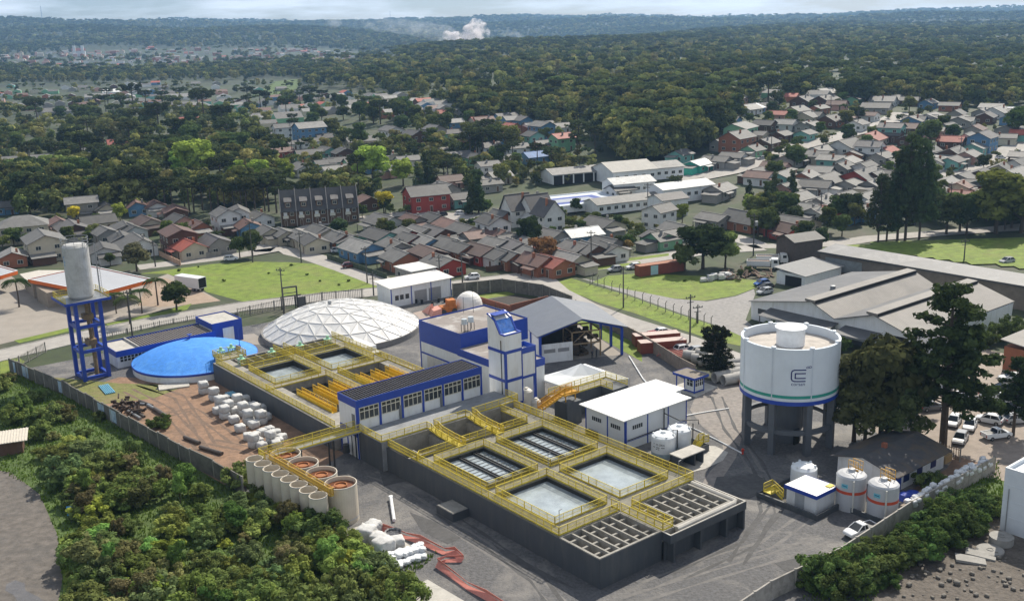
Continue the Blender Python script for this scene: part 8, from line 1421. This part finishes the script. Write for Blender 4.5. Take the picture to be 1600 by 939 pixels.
# ---- far town roofs beyond counting, at the left horizon
b = MB(); rf = random.Random(14)
for i in range(430):
    px, py = rf.uniform(-20, 560), rf.uniform(78, 112)
    if not inside(px, py, far_t[0]): continue
    g = at(px, py); l, w_, h = rf.uniform(8, 16), rf.uniform(7, 10), rf.choice((3, 3, 3.5, 6.5)); a = R(20+rf.uniform(-8, 8)+90*rf.choice((0, 1))); c_, s_ = math.cos(a), math.sin(a); f = lambda x, y, z: (g.x+x*c_-y*s_, g.y+x*s_+y*c_, g.z+z); wm, rm = rf.randrange(4), 4+rf.randrange(4)
    p = [f(-l/2, -w_/2, -1), f(l/2, -w_/2, -1), f(l/2, w_/2, -1), f(-l/2, w_/2, -1), f(-l/2, -w_/2, h), f(l/2, -w_/2, h), f(l/2, w_/2, h), f(-l/2, w_/2, h), f(-l/2, 0, h+2), f(l/2, 0, h+2)]
    b.add(p, [(0, 1, 5, 4), (1, 2, 6, 9, 5), (2, 3, 7, 6), (3, 0, 4, 8, 7)], wm); b.add(p, [(4, 5, 9, 8), (6, 7, 8, 9)], rm)
wk, rk = list(WM), list(RM)
for x, y, a, l, w_, h, wc, rc in FARH:
    c_, s_ = math.cos(a), math.sin(a); z0 = float(T(x, y)); f = lambda u, v, z: (x+u*c_-v*s_, y+u*s_+v*c_, z0+z); l += 1; w_ += 1
    p = [f(-l/2, -w_/2, -1), f(l/2, -w_/2, -1), f(l/2, w_/2, -1), f(-l/2, w_/2, -1), f(-l/2, -w_/2, h), f(l/2, -w_/2, h), f(l/2, w_/2, h), f(-l/2, w_/2, h), f(-l/2, 0, h+w_*.22), f(l/2, 0, h+w_*.22)]
    b.add(p, [(0, 1, 5, 4), (1, 2, 6, 9, 5), (2, 3, 7, 6), (3, 0, 4, 8, 7)], 8+wk.index(wc)); b.add(p, [(4, 5, 9, 8), (6, 7, 8, 9)], 8+len(wk)+rk.index(rc))
o = b.build('distant_town', [WM['w'], WM['c'], WM['p'], WM['k'], RM['l'], RM['o'], RM['g'], RM['r']]+[WM[k] for k in wk]+[RM[k] for k in rk]); tag(o, 'pale mass of tiny roofs of the farther town below the horizon', 'town', kind='stuff')
g = at(124, 88); ch = thing('church', 'white church with two towers above the far left roofs', 'church', g, R(15)); b = MB(); b.box(-14, 14, -7, 7, -2, 12); [b.box(x-3, x+3, -10, -4, -2, 24) for x in (-9, 9)]; b.build('wall', WHITE, ch); b = MB(); b.add([(-15, -8, 12), (15, -8, 12), (15, 8, 12), (-15, 8, 12), (-15, 0, 18), (15, 0, 18)], [(0, 1, 5, 4), (2, 3, 4, 5), (0, 4, 3), (1, 2, 5)]); b.build('roof', RM['o'], ch)
for k, (px, py, h) in enumerate(((610, 26, 52), (66, 25, 48))): g = at(px, py+6); b = MB(); b.bar((0, 0, 0), (0, 0, h+40), 3.2); o = b.build('radio_mast', STEEL, None); o.location = g; tag(o, ['thin radio mast on the ridge above the middle left', 'thin radio mast on the ridge at the far left'][k], 'mast')
# ---- smoke plume rising from the far wood
def smoke(name, label, blobs, dens, col, scale, seed):
    import bmesh
    mb = MB(); rg_ = random.Random(seed)
    me = bpy.data.meshes.new(name); bm = bmesh.new()
    for x, y, z, r_, rz_ in blobs:
        q = bmesh.ops.create_icosphere(bm, subdivisions=3, radius=1.0)
        for v in q['verts']: v.co = Vector((x+v.co.x*r_, y+v.co.y*r_, z+v.co.z*rz_))
    bm.to_mesh(me); bm.free(); o = link(name, me); md = o.modifiers.new('r', 'REMESH'); md.mode = 'VOXEL'; md.voxel_size = scale
    dg = bpy.context.evaluated_depsgraph_get(); m2 = bpy.data.meshes.new_from_object(o.evaluated_get(dg)); o.modifiers.clear(); o.data = m2
    m = bpy.data.materials.new(name); m.use_nodes = True; nt = m.node_tree; nt.nodes.clear(); L = nt.links.new; pv = N(nt, 'ShaderNodeVolumePrincipled'); om = N(nt, 'ShaderNodeOutputMaterial'); L(pv.outputs[0], om.inputs['Volume']); pv.inputs['Color'].default_value = (*col, 1); pv.inputs['Anisotropy'].default_value = .3
    tcn = N(nt, 'ShaderNodeTexCoord'); n1 = N(nt, 'ShaderNodeTexNoise'); n1.inputs['Scale'].default_value = 1/(scale*6); n1.inputs['Detail'].default_value = 7; n1.inputs['Roughness'].default_value = .7; L(tcn.outputs['Object'], n1.inputs[0]); mr = N(nt, 'ShaderNodeMapRange'); mr.inputs[1].default_value = .47; mr.inputs[2].default_value = .60; mr.inputs[4].default_value = dens; L(n1.outputs[0], mr.inputs[0]); L(mr.outputs[0], pv.inputs['Density']); m2.materials.clear(); m2.materials.append(m)
    return tag(o, label, 'smoke', kind='stuff')
def pix_at(px, py, dist): d_ = ray(px, py); d_ = d_/np.linalg.norm(d_)*dist; return d_[0], d_[1], d_[2]+CAM_H
DS = 2300; bl = []
for px, py, r_ in ((738, 82, 10), (735, 76, 14), (730, 68, 17), (742, 60, 19), (750, 50, 17), (734, 52, 14), (747, 42, 12), (742, 36, 8), (756, 44, 9), (722, 62, 14), (716, 72, 12), (720, 70, 12), (708, 66, 10), (712, 58, 9), (698, 56, 8), (752, 62, 12)): x, y, z = pix_at(px, py, DS); k = DS/F_PX; bl.append((x, y, z, r_*k, r_*k*.95))
smoke('smoke', 'dense white smoke plume rising from the far wood', bl, .30, (1.0, .96, .97), 4.0, 1)
bl = []
for px, py, r_ in ((690, 52, 16), (660, 46, 16), (630, 42, 15), (600, 40, 14), (560, 38, 12), (520, 36, 10), (810, 64, 12), (800, 56, 10), (690, 64, 12)): x, y, z = pix_at(px, py, DS+500); k = (DS+500)/F_PX; bl.append((x, y, z, r_*k*1.5, r_*k*.8))
smoke('smoke', 'thin veil of smoke drifting left of the white plume', bl, .010, (.9, .93, .97), 9.0, 2)
# ---- the air
hz = MB(); hz.box(-7200, 7200, -60, 7900, -60, 420); o = hz.build('haze', M('haze_box', (1, 1, 1))); m = bpy.data.materials.new('haze_air'); m.use_nodes = True; nt = m.node_tree; nt.nodes.clear(); pv = N(nt, 'ShaderNodeVolumePrincipled'); om = N(nt, 'ShaderNodeOutputMaterial'); nt.links.new(pv.outputs[0], om.inputs['Volume']); pv.inputs['Color'].default_value = (.36, .62, 1.0, 1); pv.inputs['Density'].default_value = 9.5e-5; pv.inputs['Anisotropy'].default_value = .35
o.data.materials.clear(); o.data.materials.append(m); o['kind'] = 'stuff'; o['label'] = 'pale blue haze between the near town and the far hills'; o['category'] = 'haze'
